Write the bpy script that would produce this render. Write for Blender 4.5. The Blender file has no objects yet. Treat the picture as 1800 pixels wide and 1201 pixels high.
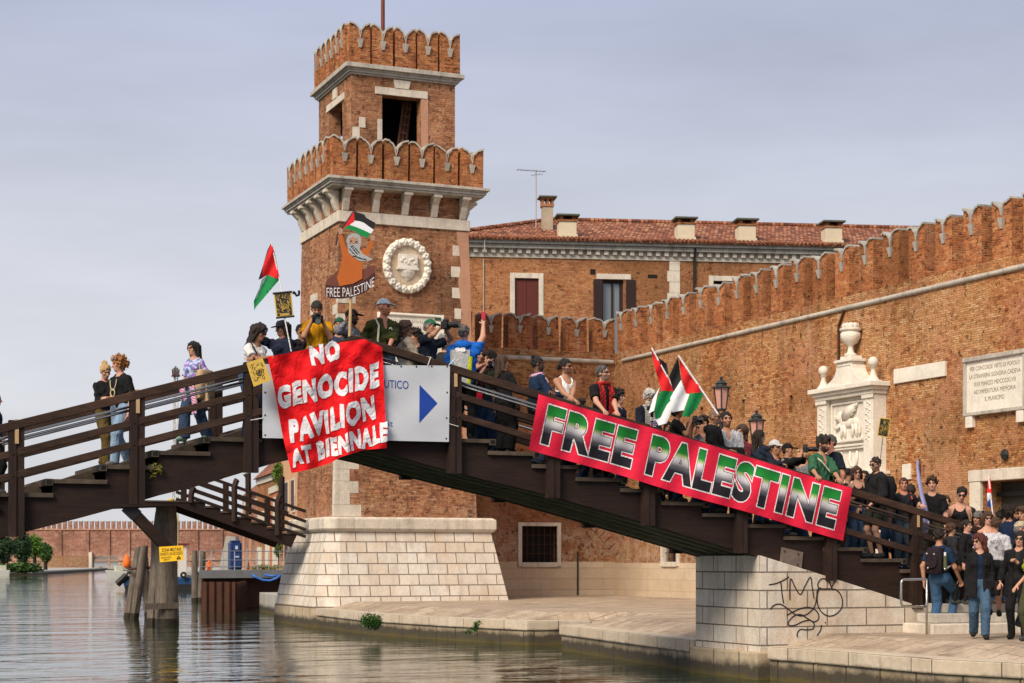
import bpy, bmesh, math, random
import numpy as np
from mathutils import Vector, Matrix
random.seed(7); np.random.seed(7)
C = bpy.context.scene.collection
SC = bpy.context.scene
# ---------------------------------------------------------------- camera
# The town grid: x runs along the footbridge, y runs away along the canal, z up.
YAW = math.radians(22.74); FPX = 3100.0; CX = 900.0; HY = 985.0; ZC = 1.56
SN, CN = math.sin(YAW), math.cos(YAW)
cam_d = bpy.data.cameras.new('camera'); cam = bpy.data.objects.new('camera', cam_d); C.objects.link(cam)
cam.location = (0, 0, ZC); cam.rotation_euler = (math.radians(90), 0, -YAW)
cam_d.sensor_width = 36; cam_d.lens = 36 * FPX / 1800; cam_d.shift_y = (HY - 600.5) / 1800
cam_d.clip_end = 6000; cam_d.clip_start = 0.2
cam_d.dof.use_dof = True; cam_d.dof.focus_distance = 31; cam_d.dof.aperture_fstop = 4.0
SC.camera = cam
# ---------------------------------------------------------------- sky and sun
SUN_EL, SUN_AZ = 42.0, 236.0     # elevation; direction the light comes from, clockwise from +y
wd = bpy.data.worlds.new('World'); SC.world = wd; wd.use_nodes = True
nt = wd.node_tree; nt.nodes.clear()
def wn(t, **k):
    n = nt.nodes.new(t)
    for a, b in k.items(): setattr(n, a, b)
    return n
wo = wn('ShaderNodeOutputWorld'); bg = wn('ShaderNodeBackground'); sky = wn('ShaderNodeTexSky')
sky.sky_type = 'NISHITA'; sky.sun_disc = False; sky.sun_elevation = math.radians(SUN_EL); sky.sun_rotation = math.radians(SUN_AZ)
sky.air_density = 1.0; sky.dust_density = 3.0; sky.ozone_density = 1.5
# thin even overcast over the sky
tc = wn('ShaderNodeTexCoord'); sep = wn('ShaderNodeSeparateXYZ'); nt.links.new(tc.outputs['Generated'], sep.inputs[0])
ramp = wn('ShaderNodeValToRGB'); nt.links.new(sep.outputs['Z'], ramp.inputs[0])
e = ramp.color_ramp.elements
e[0].position = 0.0; e[0].color = (0.665, 0.665, 0.69, 1)
e[1].position = 0.32; e[1].color = (0.395, 0.430, 0.565, 1)
m1 = e.new(0.15); m1.color = (0.605, 0.615, 0.672, 1)
m2 = e.new(1.0); m2.color = (0.50, 0.52, 0.58, 1)
mp = wn('ShaderNodeMapping'); mp.inputs['Scale'].default_value = (1.2, 1.2, 5.0); nt.links.new(tc.outputs['Generated'], mp.inputs[0])
cn = wn('ShaderNodeTexNoise'); cn.inputs['Scale'].default_value = 1.6; cn.inputs['Detail'].default_value = 5; cn.inputs['Roughness'].default_value = 0.55
nt.links.new(mp.outputs[0], cn.inputs[0])
cr = wn('ShaderNodeMapRange'); cr.inputs[1].default_value = 0.3; cr.inputs[2].default_value = 0.7; cr.inputs[3].default_value = 8.0; cr.inputs[4].default_value = 11.6
nt.links.new(cn.outputs[0], cr.inputs[0])
mul = wn('ShaderNodeVectorMath', operation='SCALE'); nt.links.new(ramp.outputs[0], mul.inputs[0]); nt.links.new(cr.outputs[0], mul.inputs['Scale'])
mx = wn('ShaderNodeMix', data_type='RGBA'); mx.inputs[0].default_value = 0.90
nt.links.new(sky.outputs[0], mx.inputs[6]); nt.links.new(mul.outputs[0], mx.inputs[7])
nt.links.new(mx.outputs[2], bg.inputs[0]); bg.inputs[1].default_value = 0.122; nt.links.new(bg.outputs[0], wo.inputs[0])
sun_d = bpy.data.lights.new('sun', 'SUN'); sun_d.energy = 4.7; sun_d.angle = math.radians(26); sun_d.color = (1.0, 0.87, 0.70)
sun = bpy.data.objects.new('sun', sun_d); C.objects.link(sun)
_a = math.radians(SUN_AZ); _e = math.radians(SUN_EL)
_dir = Vector((math.sin(_a) * math.cos(_e), math.cos(_a) * math.cos(_e), math.sin(_e)))
sun.rotation_euler = _dir.to_track_quat('Z', 'Y').to_euler()
vs = SC.view_settings
SC.display_settings.display_device = 'sRGB'; vs.view_transform = 'Standard'; vs.look = 'None'; vs.gamma = 1; vs.exposure = 0.0; vs.use_curve_mapping = False
SC.render.engine = 'CYCLES'; SC.cycles.max_bounces = 6; SC.cycles.use_denoising = True
SC.cycles.use_adaptive_sampling = True
try: SC.cycles.denoiser = 'OPENIMAGEDENOISE'
except Exception: pass
# ---------------------------------------------------------------- where a sight line of the survey meets a real plane
def ray(px, py):
    t = (px - CX) / FPX
    return SN + t * CN, CN - t * SN, (HY - py) / FPX
def at_y(px, py, y):
    r = ray(px, py); k = y / r[1]; return Vector((r[0] * k, y, ZC + r[2] * k))
def at_x(px, py, x):
    r = ray(px, py); k = x / r[0]; return Vector((x, r[1] * k, ZC + r[2] * k))
def at_z(px, py, z):
    r = ray(px, py); k = (z - ZC) / r[2]; return Vector((r[0] * k, r[1] * k, z))
def at_d(px, py, d):
    r = ray(px, py); return Vector((r[0] * d, r[1] * d, ZC + r[2] * d))
# ---------------------------------------------------------------- mesh building
class MB:
    def __init__(s): s.v = []; s.f = []; s.m = []; s.uv = None
    def add(s, vs, fs, mi=0):
        o = len(s.v); s.v += [tuple(p) for p in vs]
        for f in fs: s.f.append([o + i for i in f]); s.m.append(mi)
    def box(s, a, b, mi=0):
        (x0, y0, z0), (x1, y1, z1) = a, b
        x0, x1 = min(x0, x1), max(x0, x1); y0, y1 = min(y0, y1), max(y0, y1); z0, z1 = min(z0, z1), max(z0, z1)
        s.add([(x0,y0,z0),(x1,y0,z0),(x1,y1,z0),(x0,y1,z0),(x0,y0,z1),(x1,y0,z1),(x1,y1,z1),(x0,y1,z1)],
              [(0,3,2,1),(4,5,6,7),(0,1,5,4),(1,2,6,5),(2,3,7,6),(3,0,4,7)], mi)
        return s
    def hexa(s, bot, top, mi=0):
        n = len(bot); s.add(list(bot) + list(top), [tuple(reversed(range(n))), tuple(range(n, 2*n))] + [(i, (i+1)%n, n+(i+1)%n, n+i) for i in range(n)], mi); return s
    def beam(s, p0, p1, w, h, mi=0, up=(0,0,1)):
        p0, p1 = Vector(p0), Vector(p1); d = (p1-p0).normalized(); up = Vector(up); sd = d.cross(up).normalized(); u = sd.cross(d).normalized()
        q = [p0 + sd*a*w/2 + u*b*h/2 for a, b in ((-1,-1),(1,-1),(1,1),(-1,1))]; r = [p + (p1-p0) for p in q]
        s.add(q + r, [(0,1,2,3),(7,6,5,4),(0,4,5,1),(1,5,6,2),(2,6,7,3),(3,7,4,0)], mi); return s
    def prism(s, pts, fn, a, b, mi=0):
        n = len(pts); s.add([fn(p, a) for p in pts] + [fn(p, b) for p in pts],
            [tuple(range(n)), tuple(reversed(range(n, 2*n)))] + [(i, n+i, n+(i+1)%n, (i+1)%n) for i in range(n)], mi); return s
    def tube(s, pts, r, n=8, mi=0, caps=True):
        pts = [Vector(p) for p in pts]; rs = r if isinstance(r, (list, tuple)) else [r]*len(pts); rings = []
        d0 = (pts[1]-pts[0]).normalized(); ref = Vector((0,0,1)) if abs(d0.z) < .9 else Vector((1,0,0)); u = d0.cross(ref).normalized()
        for i, p in enumerate(pts):
            d = (pts[min(i+1, len(pts)-1)] - pts[max(i-1, 0)]).normalized()
            u = (u - d*u.dot(d)).normalized(); w = d.cross(u)
            rings.append([p + (u*math.cos(2*math.pi*k/n) + w*math.sin(2*math.pi*k/n))*rs[i] for k in range(n)])
        return s.loft(rings, mi, caps)
    def loft(s, rings, mi=0, caps=True):
        n = len(rings[0]); vs = [p for r in rings for p in r]; fs = []
        for i in range(len(rings)-1):
            for k in range(n): fs.append((i*n+k, i*n+(k+1)%n, (i+1)*n+(k+1)%n, (i+1)*n+k))
        if caps: fs.append(tuple(reversed(range(n)))); fs.append(tuple(range((len(rings)-1)*n, len(rings)*n)))
        s.add(vs, fs, mi); return s
    def lathe(s, prof, c=(0,0,0), n=16, mi=0, sx=1, sy=1):
        c = Vector(c); return s.loft([[c + Vector((math.cos(2*math.pi*k/n)*r*sx, math.sin(2*math.pi*k/n)*r*sy, z)) for k in range(n)] for r, z in prof], mi)
    def ball(s, c, r, n=10, mi=0):
        rx, ry, rz = r if isinstance(r, (tuple, list)) else (r, r, r); c = Vector(c); m = max(4, n//2)
        return s.loft([[c + Vector((math.cos(2*math.pi*k/n)*rx*math.sin(math.pi*(j+.02)/(m+.04)), math.sin(2*math.pi*k/n)*ry*math.sin(math.pi*(j+.02)/(m+.04)), -math.cos(math.pi*(j+.02)/(m+.04))*rz)) for k in range(n)] for j in range(m+1)], mi)
    def grid(s, fn, nu, nv, mi=0):
        s.add([fn(i/nu, j/nv) for j in range(nv+1) for i in range(nu+1)],
              [(j*(nu+1)+i, j*(nu+1)+i+1, (j+1)*(nu+1)+i+1, (j+1)*(nu+1)+i) for j in range(nv) for i in range(nu)], mi); return s
    def sheet(s, fn, nu, nv, th, mi=0):
        """a cloth with thickness: fn(u,v)->point, th a vector"""
        th = Vector(th); a = [Vector(fn(i/nu, j/nv)) for j in range(nv+1) for i in range(nu+1)]; n = len(a); w = nu+1
        fs = [(j*w+i, j*w+i+1, (j+1)*w+i+1, (j+1)*w+i) for j in range(nv) for i in range(nu)]
        back = [tuple(n+k for k in reversed(f)) for f in fs]
        rim = list(range(w)) + [j*w+nu for j in range(1, nv+1)] + [nv*w+i for i in range(nu-1, -1, -1)] + [j*w for j in range(nv-1, 0, -1)]
        sd = [(rim[(k+1)%len(rim)], rim[k], n+rim[k], n+rim[(k+1)%len(rim)]) for k in range(len(rim))]
        s.add(a + [p + th for p in a], fs + back + sd, mi); return s
    def build(s, name, mat=None, parent=None, smooth=False, bevel=0, uv=True, fix=True):
        me = bpy.data.meshes.new(name); me.from_pydata(s.v, [], s.f)
        mats = mat if isinstance(mat, (list, tuple)) else [mat]
        for m in mats:
            if m: me.materials.append(m)
        if len(mats) > 1: me.polygons.foreach_set('material_index', s.m)
        if fix:
            bm = bmesh.new(); bm.from_mesh(me); bmesh.ops.recalc_face_normals(bm, faces=bm.faces); bm.to_mesh(me); bm.free()
        if uv: box_uv(me)
        if smooth is True: me.polygons.foreach_set('use_smooth', [True]*len(me.polygons))
        elif smooth: 
            me.polygons.foreach_set('use_smooth', [True]*len(me.polygons)); me.set_sharp_from_angle(angle=math.radians(smooth))
        me.update()
        o = bpy.data.objects.new(name, me); C.objects.link(o)
        if parent: o.parent = parent; o.matrix_parent_inverse = world(parent).inverted()
        if bevel:
            b = o.modifiers.new('bevel', 'BEVEL'); b.width = bevel; b.segments = 2; b.limit_method = 'ANGLE'
        return o
def world(o):
    m = o.matrix_basis.copy()
    while o.parent:
        m = o.matrix_parent_inverse @ m; o = o.parent; m = o.matrix_basis @ m
    return m
def box_uv(me):
    nl = len(me.loops); nv = len(me.vertices)
    co = np.empty(nv*3, np.float32); me.vertices.foreach_get('co', co); co = co.reshape(-1, 3)
    vi = np.empty(nl, np.int32); me.loops.foreach_get('vertex_index', vi)
    npg = len(me.polygons); no = np.empty(npg*3, np.float32); me.polygons.foreach_get('normal', no); no = no.reshape(-1, 3)
    lt = np.empty(npg, np.int32); me.polygons.foreach_get('loop_total', lt)
    nl_ = np.repeat(no, lt, axis=0); p = co[vi]; a = np.abs(nl_)
    uv = np.empty((nl, 2), np.float32)
    up = a[:, 2] > .8; xx = (a[:, 0] >= a[:, 1]) & ~up; yy = ~up & ~xx
    uv[up] = p[up][:, :2]; uv[xx, 0] = p[xx, 1]; uv[xx, 1] = p[xx, 2]; uv[yy, 0] = p[yy, 0]; uv[yy, 1] = p[yy, 2]
    l = me.uv_layers.new(name='UVMap'); l.data.foreach_set('uv', uv.ravel())
def thing(name, label, cat, loc=(0,0,0), group=None, rz=0):
    o = bpy.data.objects.new(name, None); C.objects.link(o); o.location = loc; o.rotation_euler = (0, 0, rz); o.empty_display_size = .2
    return tag(o, label, cat, group)
def tag(o, label, cat, group=None):
    o['label'] = label; o['category'] = cat
    if group: o['group'] = group
    return o
def struct(o, kind='structure', label=None):
    o['kind'] = kind
    if label: o['label'] = label
    return o
def copy_tree(o, parent=None):
    c = o.copy(); C.objects.link(c)
    if parent: c.parent = parent; c.matrix_parent_inverse = o.matrix_parent_inverse.copy()
    for ch in o.children: copy_tree(ch, c)
    return c
# ---------------------------------------------------------------- writing
_tc = {}
def text_mesh(txt, bold=0.0, space=1.0):
    """flat letters as (verts, tris) with cap height 1, starting at x=0"""
    k = (txt, bold, space)
    if k in _tc: return _tc[k]
    cu = bpy.data.curves.new('t', 'FONT'); cu.body = txt; cu.size = 1; cu.offset = bold; cu.space_character = space; cu.resolution_u = 4
    o = bpy.data.objects.new('t', cu); C.objects.link(o); bpy.context.view_layer.update()
    me = bpy.data.meshes.new_from_object(o.evaluated_get(bpy.context.evaluated_depsgraph_get()))
    bpy.data.objects.remove(o)
    bm = bmesh.new(); bm.from_mesh(me); bmesh.ops.triangulate(bm, faces=bm.faces)
    vs = [v.co.copy() for v in bm.verts]; bm.verts.index_update(); fs = [[v.index for v in f.verts] for f in bm.faces]
    bm.free(); bpy.data.meshes.remove(me)
    _tc[k] = (vs, fs); return _tc[k]
CAPH = 0.729 * 0.95
def text_on(mb, txt, fn, bold=0.0, cuts=0, mi=0, space=1.0):
    """fn(u in 0..1 across the line, v in 0..1 of cap height) -> point; letters cut into strips so that they follow the cloth"""
    vs, fs = text_mesh(txt, bold, space); v0, _ = text_mesh(txt, 0.0, space)
    x0 = min(p.x for p in v0); x1 = max(p.x for p in v0); h = max(p.y for p in v0)
    bm = bmesh.new(); bv = [bm.verts.new(((p.x-x0)/(x1-x0), p.y/h, 0)) for p in vs]
    for f in fs:
        try: bm.faces.new([bv[i] for i in f])
        except ValueError: pass
    for k in range(1, cuts):
        g = bm.verts[:] + bm.edges[:] + bm.faces[:]; bmesh.ops.bisect_plane(bm, geom=g, plane_co=(k/cuts, 0, 0), plane_no=(1, 0, 0))
    if cuts:
        for k in (1, 2, 3):
            g = bm.verts[:] + bm.edges[:] + bm.faces[:]; bmesh.ops.bisect_plane(bm, geom=g, plane_co=(0, k/4, 0), plane_no=(0, 1, 0))
    bm.verts.index_update()
    uvv = [(v.co.x, v.co.y) for v in bm.verts]
    o = len(mb.v); mb.v += [tuple(fn(u, v)) for u, v in uvv]
    mb.tuv = getattr(mb, 'tuv', []) + uvv
    for f in bm.faces: mb.f.append([o + v.index for v in f.verts]); mb.m.append(mi)
    bm.free()
# ---------------------------------------------------------------- materials
class NT:
    def __init__(s, name):
        s.mat = bpy.data.materials.new(name); s.mat.use_nodes = True; s.t = s.mat.node_tree
        s.b = s.t.nodes['Principled BSDF']; s.b.inputs['Specular IOR Level'].default_value = .25
    def n(s, t, ins=None, **k):
        x = s.t.nodes.new(t)
        for a, b in k.items(): setattr(x, a, b)
        for a, b in (ins or {}).items(): s.put(x.inputs[a], b)
        return x
    def put(s, sock, v):
        if isinstance(v, bpy.types.NodeSocket): s.t.links.new(v, sock)
        else:
            if isinstance(v, (tuple, list)) and len(v) == 3 and sock.type == 'RGBA': v = (*v, 1)
            sock.default_value = v
    def set(s, **k):
        for a, b in k.items(): s.put(s.b.inputs[a.replace('_', ' ')], b)
        return s
    def coord(s, kind='UV', scale=(1,1,1)):
        o = s.n('ShaderNodeTexCoord').outputs[kind]
        return s.n('ShaderNodeMapping', {0: o, 'Scale': scale}).outputs[0] if tuple(scale) != (1,1,1) else o
    def pos(s, scale=(1,1,1)):
        o = s.n('ShaderNodeNewGeometry').outputs['Position']
        return s.n('ShaderNodeMapping', {0: o, 'Scale': scale}).outputs[0]
    def noise(s, vec, scale=5, detail=4, rough=.55, dist=0):
        return s.n('ShaderNodeTexNoise', {'Vector': vec, 'Scale': scale, 'Detail': detail, 'Roughness': rough, 'Distortion': dist}).outputs[0]
    def ramp(s, fac, stops, interp='LINEAR'):
        r = s.n('ShaderNodeValToRGB', {0: fac}); r.color_ramp.interpolation = interp; e = r.color_ramp.elements
        e[0].position, e[0].color = stops[0][0], self_c(stops[0][1]); e[1].position, e[1].color = stops[-1][0], self_c(stops[-1][1])
        for p, c in stops[1:-1]: x = e.new(p); x.color = self_c(c)
        return r.outputs[0]
    def mix(s, f, a, b, mode='MIX'):
        m = s.n('ShaderNodeMix', data_type='RGBA', blend_type=mode); s.put(m.inputs[0], f); s.put(m.inputs[6], a); s.put(m.inputs[7], b); return m.outputs[2]
    def math(s, op, a, b=0.0, c=0.0):
        m = s.n('ShaderNodeMath', operation=op); s.put(m.inputs[0], a); s.put(m.inputs[1], b); s.put(m.inputs[2], c); return m.outputs[0]
    def rng(s, v, a, b, c=0.0, d=1.0):
        return s.n('ShaderNodeMapRange', {0: v, 1: a, 2: b, 3: c, 4: d}).outputs[0]
    def bump(s, h, st=.4, dist=.02, nrm=None):
        b = s.n('ShaderNodeBump', {'Strength': st, 'Distance': dist, 'Height': h})
        if nrm is not None: s.put(b.inputs['Normal'], nrm)
        return b.outputs[0]
    def sepz(s, vec): return s.n('ShaderNodeSeparateXYZ', {0: vec}).outputs
def self_c(c):
    if isinstance(c, (int, float)): return (c, c, c, 1)
    return tuple(c) if len(c) == 4 else (*c, 1)
def lin(r, g, b):
    f = lambda v: (v/255/12.92 if v/255 <= .04045 else ((v/255+.055)/1.055)**2.4)
    return (f(r), f(g), f(b))
def brick(name, pal, mortar, bw=.25, rh=.062, stain=.45, patch=None, patch_t=.66, rough_wall=.5, low=None, salt=.5, wash=None):
    k = NT(name); uv = k.coord('UV'); P = k.pos()
    w = k.n('ShaderNodeTexNoise', {'Vector': uv, 'Scale': .9, 'Detail': 2.0}).outputs[1]; wv = k.n('ShaderNodeVectorMath', {0: w, 1: (.5,.5,.5)}, operation='SUBTRACT').outputs[0]
    wv = k.n('ShaderNodeVectorMath', {0: wv, 'Scale': .10*rough_wall}, operation='SCALE').outputs[0]
    w2 = k.n('ShaderNodeTexNoise', {'Vector': uv, 'Scale': 14.0, 'Detail': 2.0}).outputs[1]; w2 = k.n('ShaderNodeVectorMath', {0: w2, 1: (.5,.5,.5)}, operation='SUBTRACT').outputs[0]
    w2 = k.n('ShaderNodeVectorMath', {0: w2, 'Scale': .022*rough_wall}, operation='SCALE').outputs[0]
    v2 = k.n('ShaderNodeVectorMath', {0: k.n('ShaderNodeVectorMath', {0: uv, 1: wv}, operation='ADD').outputs[0], 1: w2}, operation='ADD').outputs[0]
    bt = k.n('ShaderNodeTexBrick', {'Vector': v2, 'Scale': 1.0, 'Color1': (0,0,0), 'Color2': (1,1,1), 'Mortar': (.5,.5,.5), 'Mortar Size': .009, 'Mortar Smooth': .3, 'Bias': 0.0, 'Brick Width': bw, 'Row Height': rh})
    rnd = bt.outputs[0]; fac = bt.outputs[1]
    big = k.noise(P, .30, 5, .62); mid = k.noise(P, 1.7, 6, .7); clus = k.noise(P, 6.5, 4, .65); fine = k.noise(uv, 30, 4, .7)
    t = k.math('ADD', k.math('MULTIPLY', rnd, .50), k.math('MULTIPLY', k.rng(mid, .32, .68), .30)); t = k.math('ADD', t, k.math('MULTIPLY', k.rng(clus, .34, .66), .34)); t = k.math('SUBTRACT', t, .04); t = k.math('ADD', t, k.math('MULTIPLY_ADD', fine, .24, -.15))
    col = k.ramp(t, pal)
    if low: col = k.mix(k.rng(big, .42, .58), col, k.ramp(t, low))
    col = k.mix(k.math('MULTIPLY', k.math('MULTIPLY', fac, k.rng(mid, .35, .6, .45, .95)), 1.0), col, mortar)
    mean = tuple(sum(p[1][i] for p in pal[1:4])/len(pal[1:4]) for i in range(3)); col = k.mix(k.rng(k.noise(P, .62, 5, .68), .46, .60, 0, .32), col, mean)
    gl = k.noise(P, .22, 5, .66); col = k.mix(k.rng(gl, .47, .62, 0, .58), col, tuple(c*.42 for c in mean))
    if wash: col = k.mix(k.rng(k.noise(P, .55, 6, .75), .50, .64, 0, .55), col, wash)
    if patch: col = k.mix(k.rng(k.noise(P, 1.1, 6, .72), patch_t, patch_t+.05, 0, .85), col, patch)
    run = k.noise(k.pos((1.5, 1.5, .16)), 1.0, 7, .7); col = k.mix(k.rng(run, .53, .74, 0, stain), col, (.040, .028, .022))
    col = k.mix(k.rng(k.noise(k.pos((1.9, 1.9, .20)), 1.3, 7, .72), .60, .74, 0, salt), col, (.58,.46,.36))
    zl = k.math('ADD', k.sepz(P)[2], k.math('MULTIPLY', k.noise(P, .7, 5, .7), -5.0)); col = k.mix(k.math('MULTIPLY', k.rng(zl, 1.2, -.6), k.rng(k.noise(P, 2.6, 6, .75), .42, .62, 0, salt*1.4)), col, (.62,.47,.36))
    er = k.rng(k.noise(P, 4.6, 5, .74), .585, .655); er2 = k.math('MULTIPLY', er, k.rng(rnd, .25, .65)); col = k.mix(k.math('MULTIPLY', er2, .85), col, (.055, .022, .014))
    k.set(Base_Color=col, Roughness=.92, Specular_IOR_Level=.12)
    h = k.math('SUBTRACT', k.math('ADD', k.math('MULTIPLY', fine, .5), k.math('MULTIPLY', clus, 1.0)), k.math('MULTIPLY', fac, 1.1)); h = k.math('SUBTRACT', h, k.math('MULTIPLY', er2, 1.9)); h = k.math('MULTIPLY_ADD', rnd, .45, h)
    k.set(Normal=k.bump(h, 1.0, .06)); return k.mat
def stone(name, base, dark, scale=1.0, blocks=None, stain=.6, joint=(.10,.08,.06), tide=None, hatch=0.0, rough=.8, warm=None):
    k = NT(name); uv = k.coord('UV'); P = k.pos()
    n1 = k.noise(P, 1.1*scale, 6, .65); n2 = k.noise(P, 9*scale, 5, .7); run = k.noise(k.pos((2.2*scale, 2.2*scale, .3*scale)), 1.5, 6, .65)
    col = k.mix(k.rng(n1, .35, .7), base, tuple(c*.78 for c in base)); col = k.mix(k.rng(n2, .45, .8, 0, .35), col, dark)
    h = k.math('MULTIPLY', n2, .5)
    if warm: col = k.mix(k.rng(k.noise(P, .8, 5, .7), .5, .68, 0, .75), col, warm)
    col = k.mix(k.rng(run, .5, .76, 0, stain), col, dark)
    if blocks:
        bw, rh, off, ms = blocks
        bt = k.n('ShaderNodeTexBrick', {'Vector': uv, 'Scale': 1.0, 'Color1': (0,0,0), 'Color2': (1,1,1), 'Mortar': (.5,.5,.5), 'Mortar Size': ms, 'Mortar Smooth': .3, 'Bias': 0.0, 'Brick Width': bw, 'Row Height': rh}, offset=off)
        col = k.mix(k.math('MULTIPLY', bt.outputs[0], .55), col, tuple(c*q for c, q in zip(base, (.74,.66,.56)))); col = k.mix(k.math('MULTIPLY', bt.outputs[1], .95), col, joint)
        h = k.math('SUBTRACT', h, k.math('MULTIPLY', bt.outputs[1], 1.6)); h = k.math('MULTIPLY_ADD', bt.outputs[0], .5, h)
    if hatch:
        wv = k.n('ShaderNodeTexWave', {'Vector': uv, 'Scale': 9.0, 'Distortion': 1.5, 'Detail': 2.0}, wave_type='BANDS', bands_direction='DIAGONAL').outputs[1]
        h = k.math('MULTIPLY_ADD', wv, hatch, h); col = k.mix(k.math('MULTIPLY', wv, .22*hatch), col, dark)
    if tide is not None:
        z = k.math('ADD', k.sepz(P)[2], k.math('MULTIPLY', k.math('SUBTRACT', k.noise(P, 2.4, 5, .7), .5), .34))
        col = k.mix(k.rng(z, tide, tide-.15, 0, .93), col, (.040, .034, .024)); col = k.mix(k.rng(z, tide-.26, tide-.36, 0, .75), col, (.11, .085, .022))
    k.set(Base_Color=col, Roughness=rough, Normal=k.bump(h, .7, .03)); return k.mat
def plain(name, c, rough=.6, var=.2, scale=6, metal=0.0, bump=0.0, spec=.3):
    k = NT(name); n = k.noise(k.coord('Object'), scale, 4, .6); dk = tuple(x*(1-var) for x in c); lt = tuple(min(1, x*(1+var*.6)) for x in c)
    k.set(Base_Color=k.mix(n, dk, lt), Roughness=rough, Metallic=metal, Specular_IOR_Level=spec)
    if bump == .25:
        c_ = k.noise(k.coord('Object', (1, 1, .55)), 13, 3, .55, 1.2); k.set(Normal=k.bump(c_, .75, .05))
    elif bump: k.set(Normal=k.bump(n, bump, .02))
    return k.mat
def wood(name, c, c2, grain=(1, 14, 14), rough=.7, wear=.4):
    k = NT(name); P = k.pos(grain); n = k.noise(P, 2.2, 8, .8, .5); n2 = k.noise(k.pos(tuple(.5 + .12*g for g in grain)), 1.5, 6, .7)
    col = k.mix(k.rng(n, .3, .7), c, c2); col = k.mix(k.rng(n2, .48, .70, 0, wear), col, tuple(x*2.4 for x in c2)); col = k.mix(k.rng(k.noise(k.pos(grain), 5.0, 4, .7), .62, .72, 0, .8), col, tuple(x*.3 for x in c))
    col = k.mix(k.rng(k.noise(k.pos((.8,.8,2.5)), 1.0, 6, .72), .54, .70, 0, .45), col, tuple(.6*x+.5*sum(c2)/3 for x in c2)); k.set(Base_Color=col, Roughness=rough, Normal=k.bump(n, .7, .014), Specular_IOR_Level=.25); return k.mat
M = {}
M['brick_tower'] = brick('tower_brick', [(.15,(.12,.045,.026)),(.38,(.30,.115,.055)),(.55,(.41,.18,.088)),(.75,(.50,.275,.15)),(1,(.60,.41,.27))], (.40,.26,.17), patch=(.56,.40,.27), patch_t=.69, stain=.6, wash=(.55,.25,.13))
M['brick_low'] = brick('worn_red_brick', [(.15,(.17,.05,.025)),(.4,(.40,.13,.055)),(.6,(.50,.20,.085)),(.8,(.57,.32,.14)),(1,(.62,.42,.24))], (.42,.27,.17), rough_wall=.9, low=[(.15,(.17,.06,.024)),(.5,(.50,.24,.085)),(1,(.66,.44,.22))], patch=(.60,.43,.29), patch_t=.67, stain=.5, wash=(.50,.20,.11))
M['brick_wall'] = brick('ochre_brick', [(.15,(.20,.066,.022)),(.36,(.45,.20,.078)),(.56,(.56,.295,.13)),(.76,(.64,.395,.20)),(1,(.72,.52,.33))], (.27,.155,.08), rough_wall=1.0, low=[(.15,(.17,.045,.016)),(.42,(.42,.135,.042)),(.66,(.56,.25,.09)),(.85,(.63,.37,.17)),(1,(.70,.48,.28))], stain=.5, patch=(.66,.50,.36), patch_t=.69, salt=.45, wash=(.56,.27,.16))
M['brick_merlon'] = brick('red_orange_brick', [(.15,(.14,.036,.015)),(.42,(.40,.115,.036)),(.64,(.52,.18,.058)),(.85,(.58,.28,.12)),(1,(.62,.40,.24))], (.50,.33,.20), stain=.6, salt=.4)
M['brick_house'] = brick('house_brick', [(.2,(.30,.10,.042)),(.5,(.46,.185,.075)),(1,(.55,.28,.13))], (.50,.32,.20), bw=.26, rh=.08, rough_wall=.25, stain=.3, salt=.2)
M['brick_far'] = brick('hazed_far_brick', [(.2,(.22,.10,.075)),(.5,(.33,.155,.11)),(1,(.42,.25,.18))], (.32,.2,.15), bw=1.2, rh=.4, stain=.5, patch=(.45,.29,.20), patch_t=.58)  # palette greyed, distance haze put into the brick colour
M['istria'] = stone('istrian_stone', (.68,.61,.51), (.16,.13,.10), stain=.55)
M['istria_grey'] = stone('grey_istrian_stone', (.50,.46,.40), (.09,.085,.075), stain=.75)
M['marble'] = stone('white_marble', (.78,.73,.64), (.33,.27,.20), stain=.22, scale=1.4)
M['pedestal'] = stone('ashlar_stone', (.71,.66,.59), (.22,.17,.13), blocks=(.70,.362,.5,.018), stain=.55, joint=(.17,.13,.10), tide=-.18, warm=(.56,.41,.29))
M['pier'] = stone('tooled_ashlar', (.73,.67,.59), (.18,.13,.09), blocks=(.86,.335,.5,.014), stain=.62, joint=(.14,.11,.08), tide=-.22, hatch=.22, warm=(.50,.36,.24))
M['quay'] = stone('quay_stone', (.60,.52,.41), (.15,.12,.09), blocks=(1.7,3.0,.5,.012), stain=.5, tide=-.20)
M['quay_low'] = stone('lower_quay_stone', (.50,.41,.29), (.14,.11,.075), blocks=(.95,3.0,.5,.02), stain=.5, tide=-.25, scale=1.5)
M['render'] = stone('cream_render', (.62,.50,.37), (.35,.26,.18), stain=.35, blocks=(2.3,.42,.5,.005), joint=(.36,.27,.2))
M['plaster'] = stone('pink_plaster', (.50,.27,.17), (.30,.17,.11), stain=.4)
M['concrete'] = stone('grey_concrete', (.42,.40,.36), (.12,.11,.09), stain=.6, tide=-.25)
M['wood'] = wood('dark_stained_wood', (.009,.0048,.0036), (.027,.0125,.0085), wear=.3)
M['rail'] = wood('worn_lit_rail_wood', (.016,.0085,.006), (.055,.028,.018), wear=.5)  # worn wood, colour also lifted for light falling on the rail tops
M['wood_post'] = wood('post_wood', (.012,.0065,.0048), (.034,.017,.012), (14, 14, 1.2), wear=.35)
M['tread'] = wood('weathered_tread', (.030,.022,.016), (.085,.062,.044), (2, 12, 2))
M['soffit'] = wood('mossy_soffit_wood', (.05,.055,.035), (.125,.125,.085), (1, 12, 12))
M['pile'] = wood('bleached_pile_wood', (.045,.036,.028), (.19,.155,.125), (9, 9, .55), rough=.9, wear=.3)
M['palewood'] = plain('pale_wood', (.50,.33,.17), .7, .25, 12)
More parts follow.
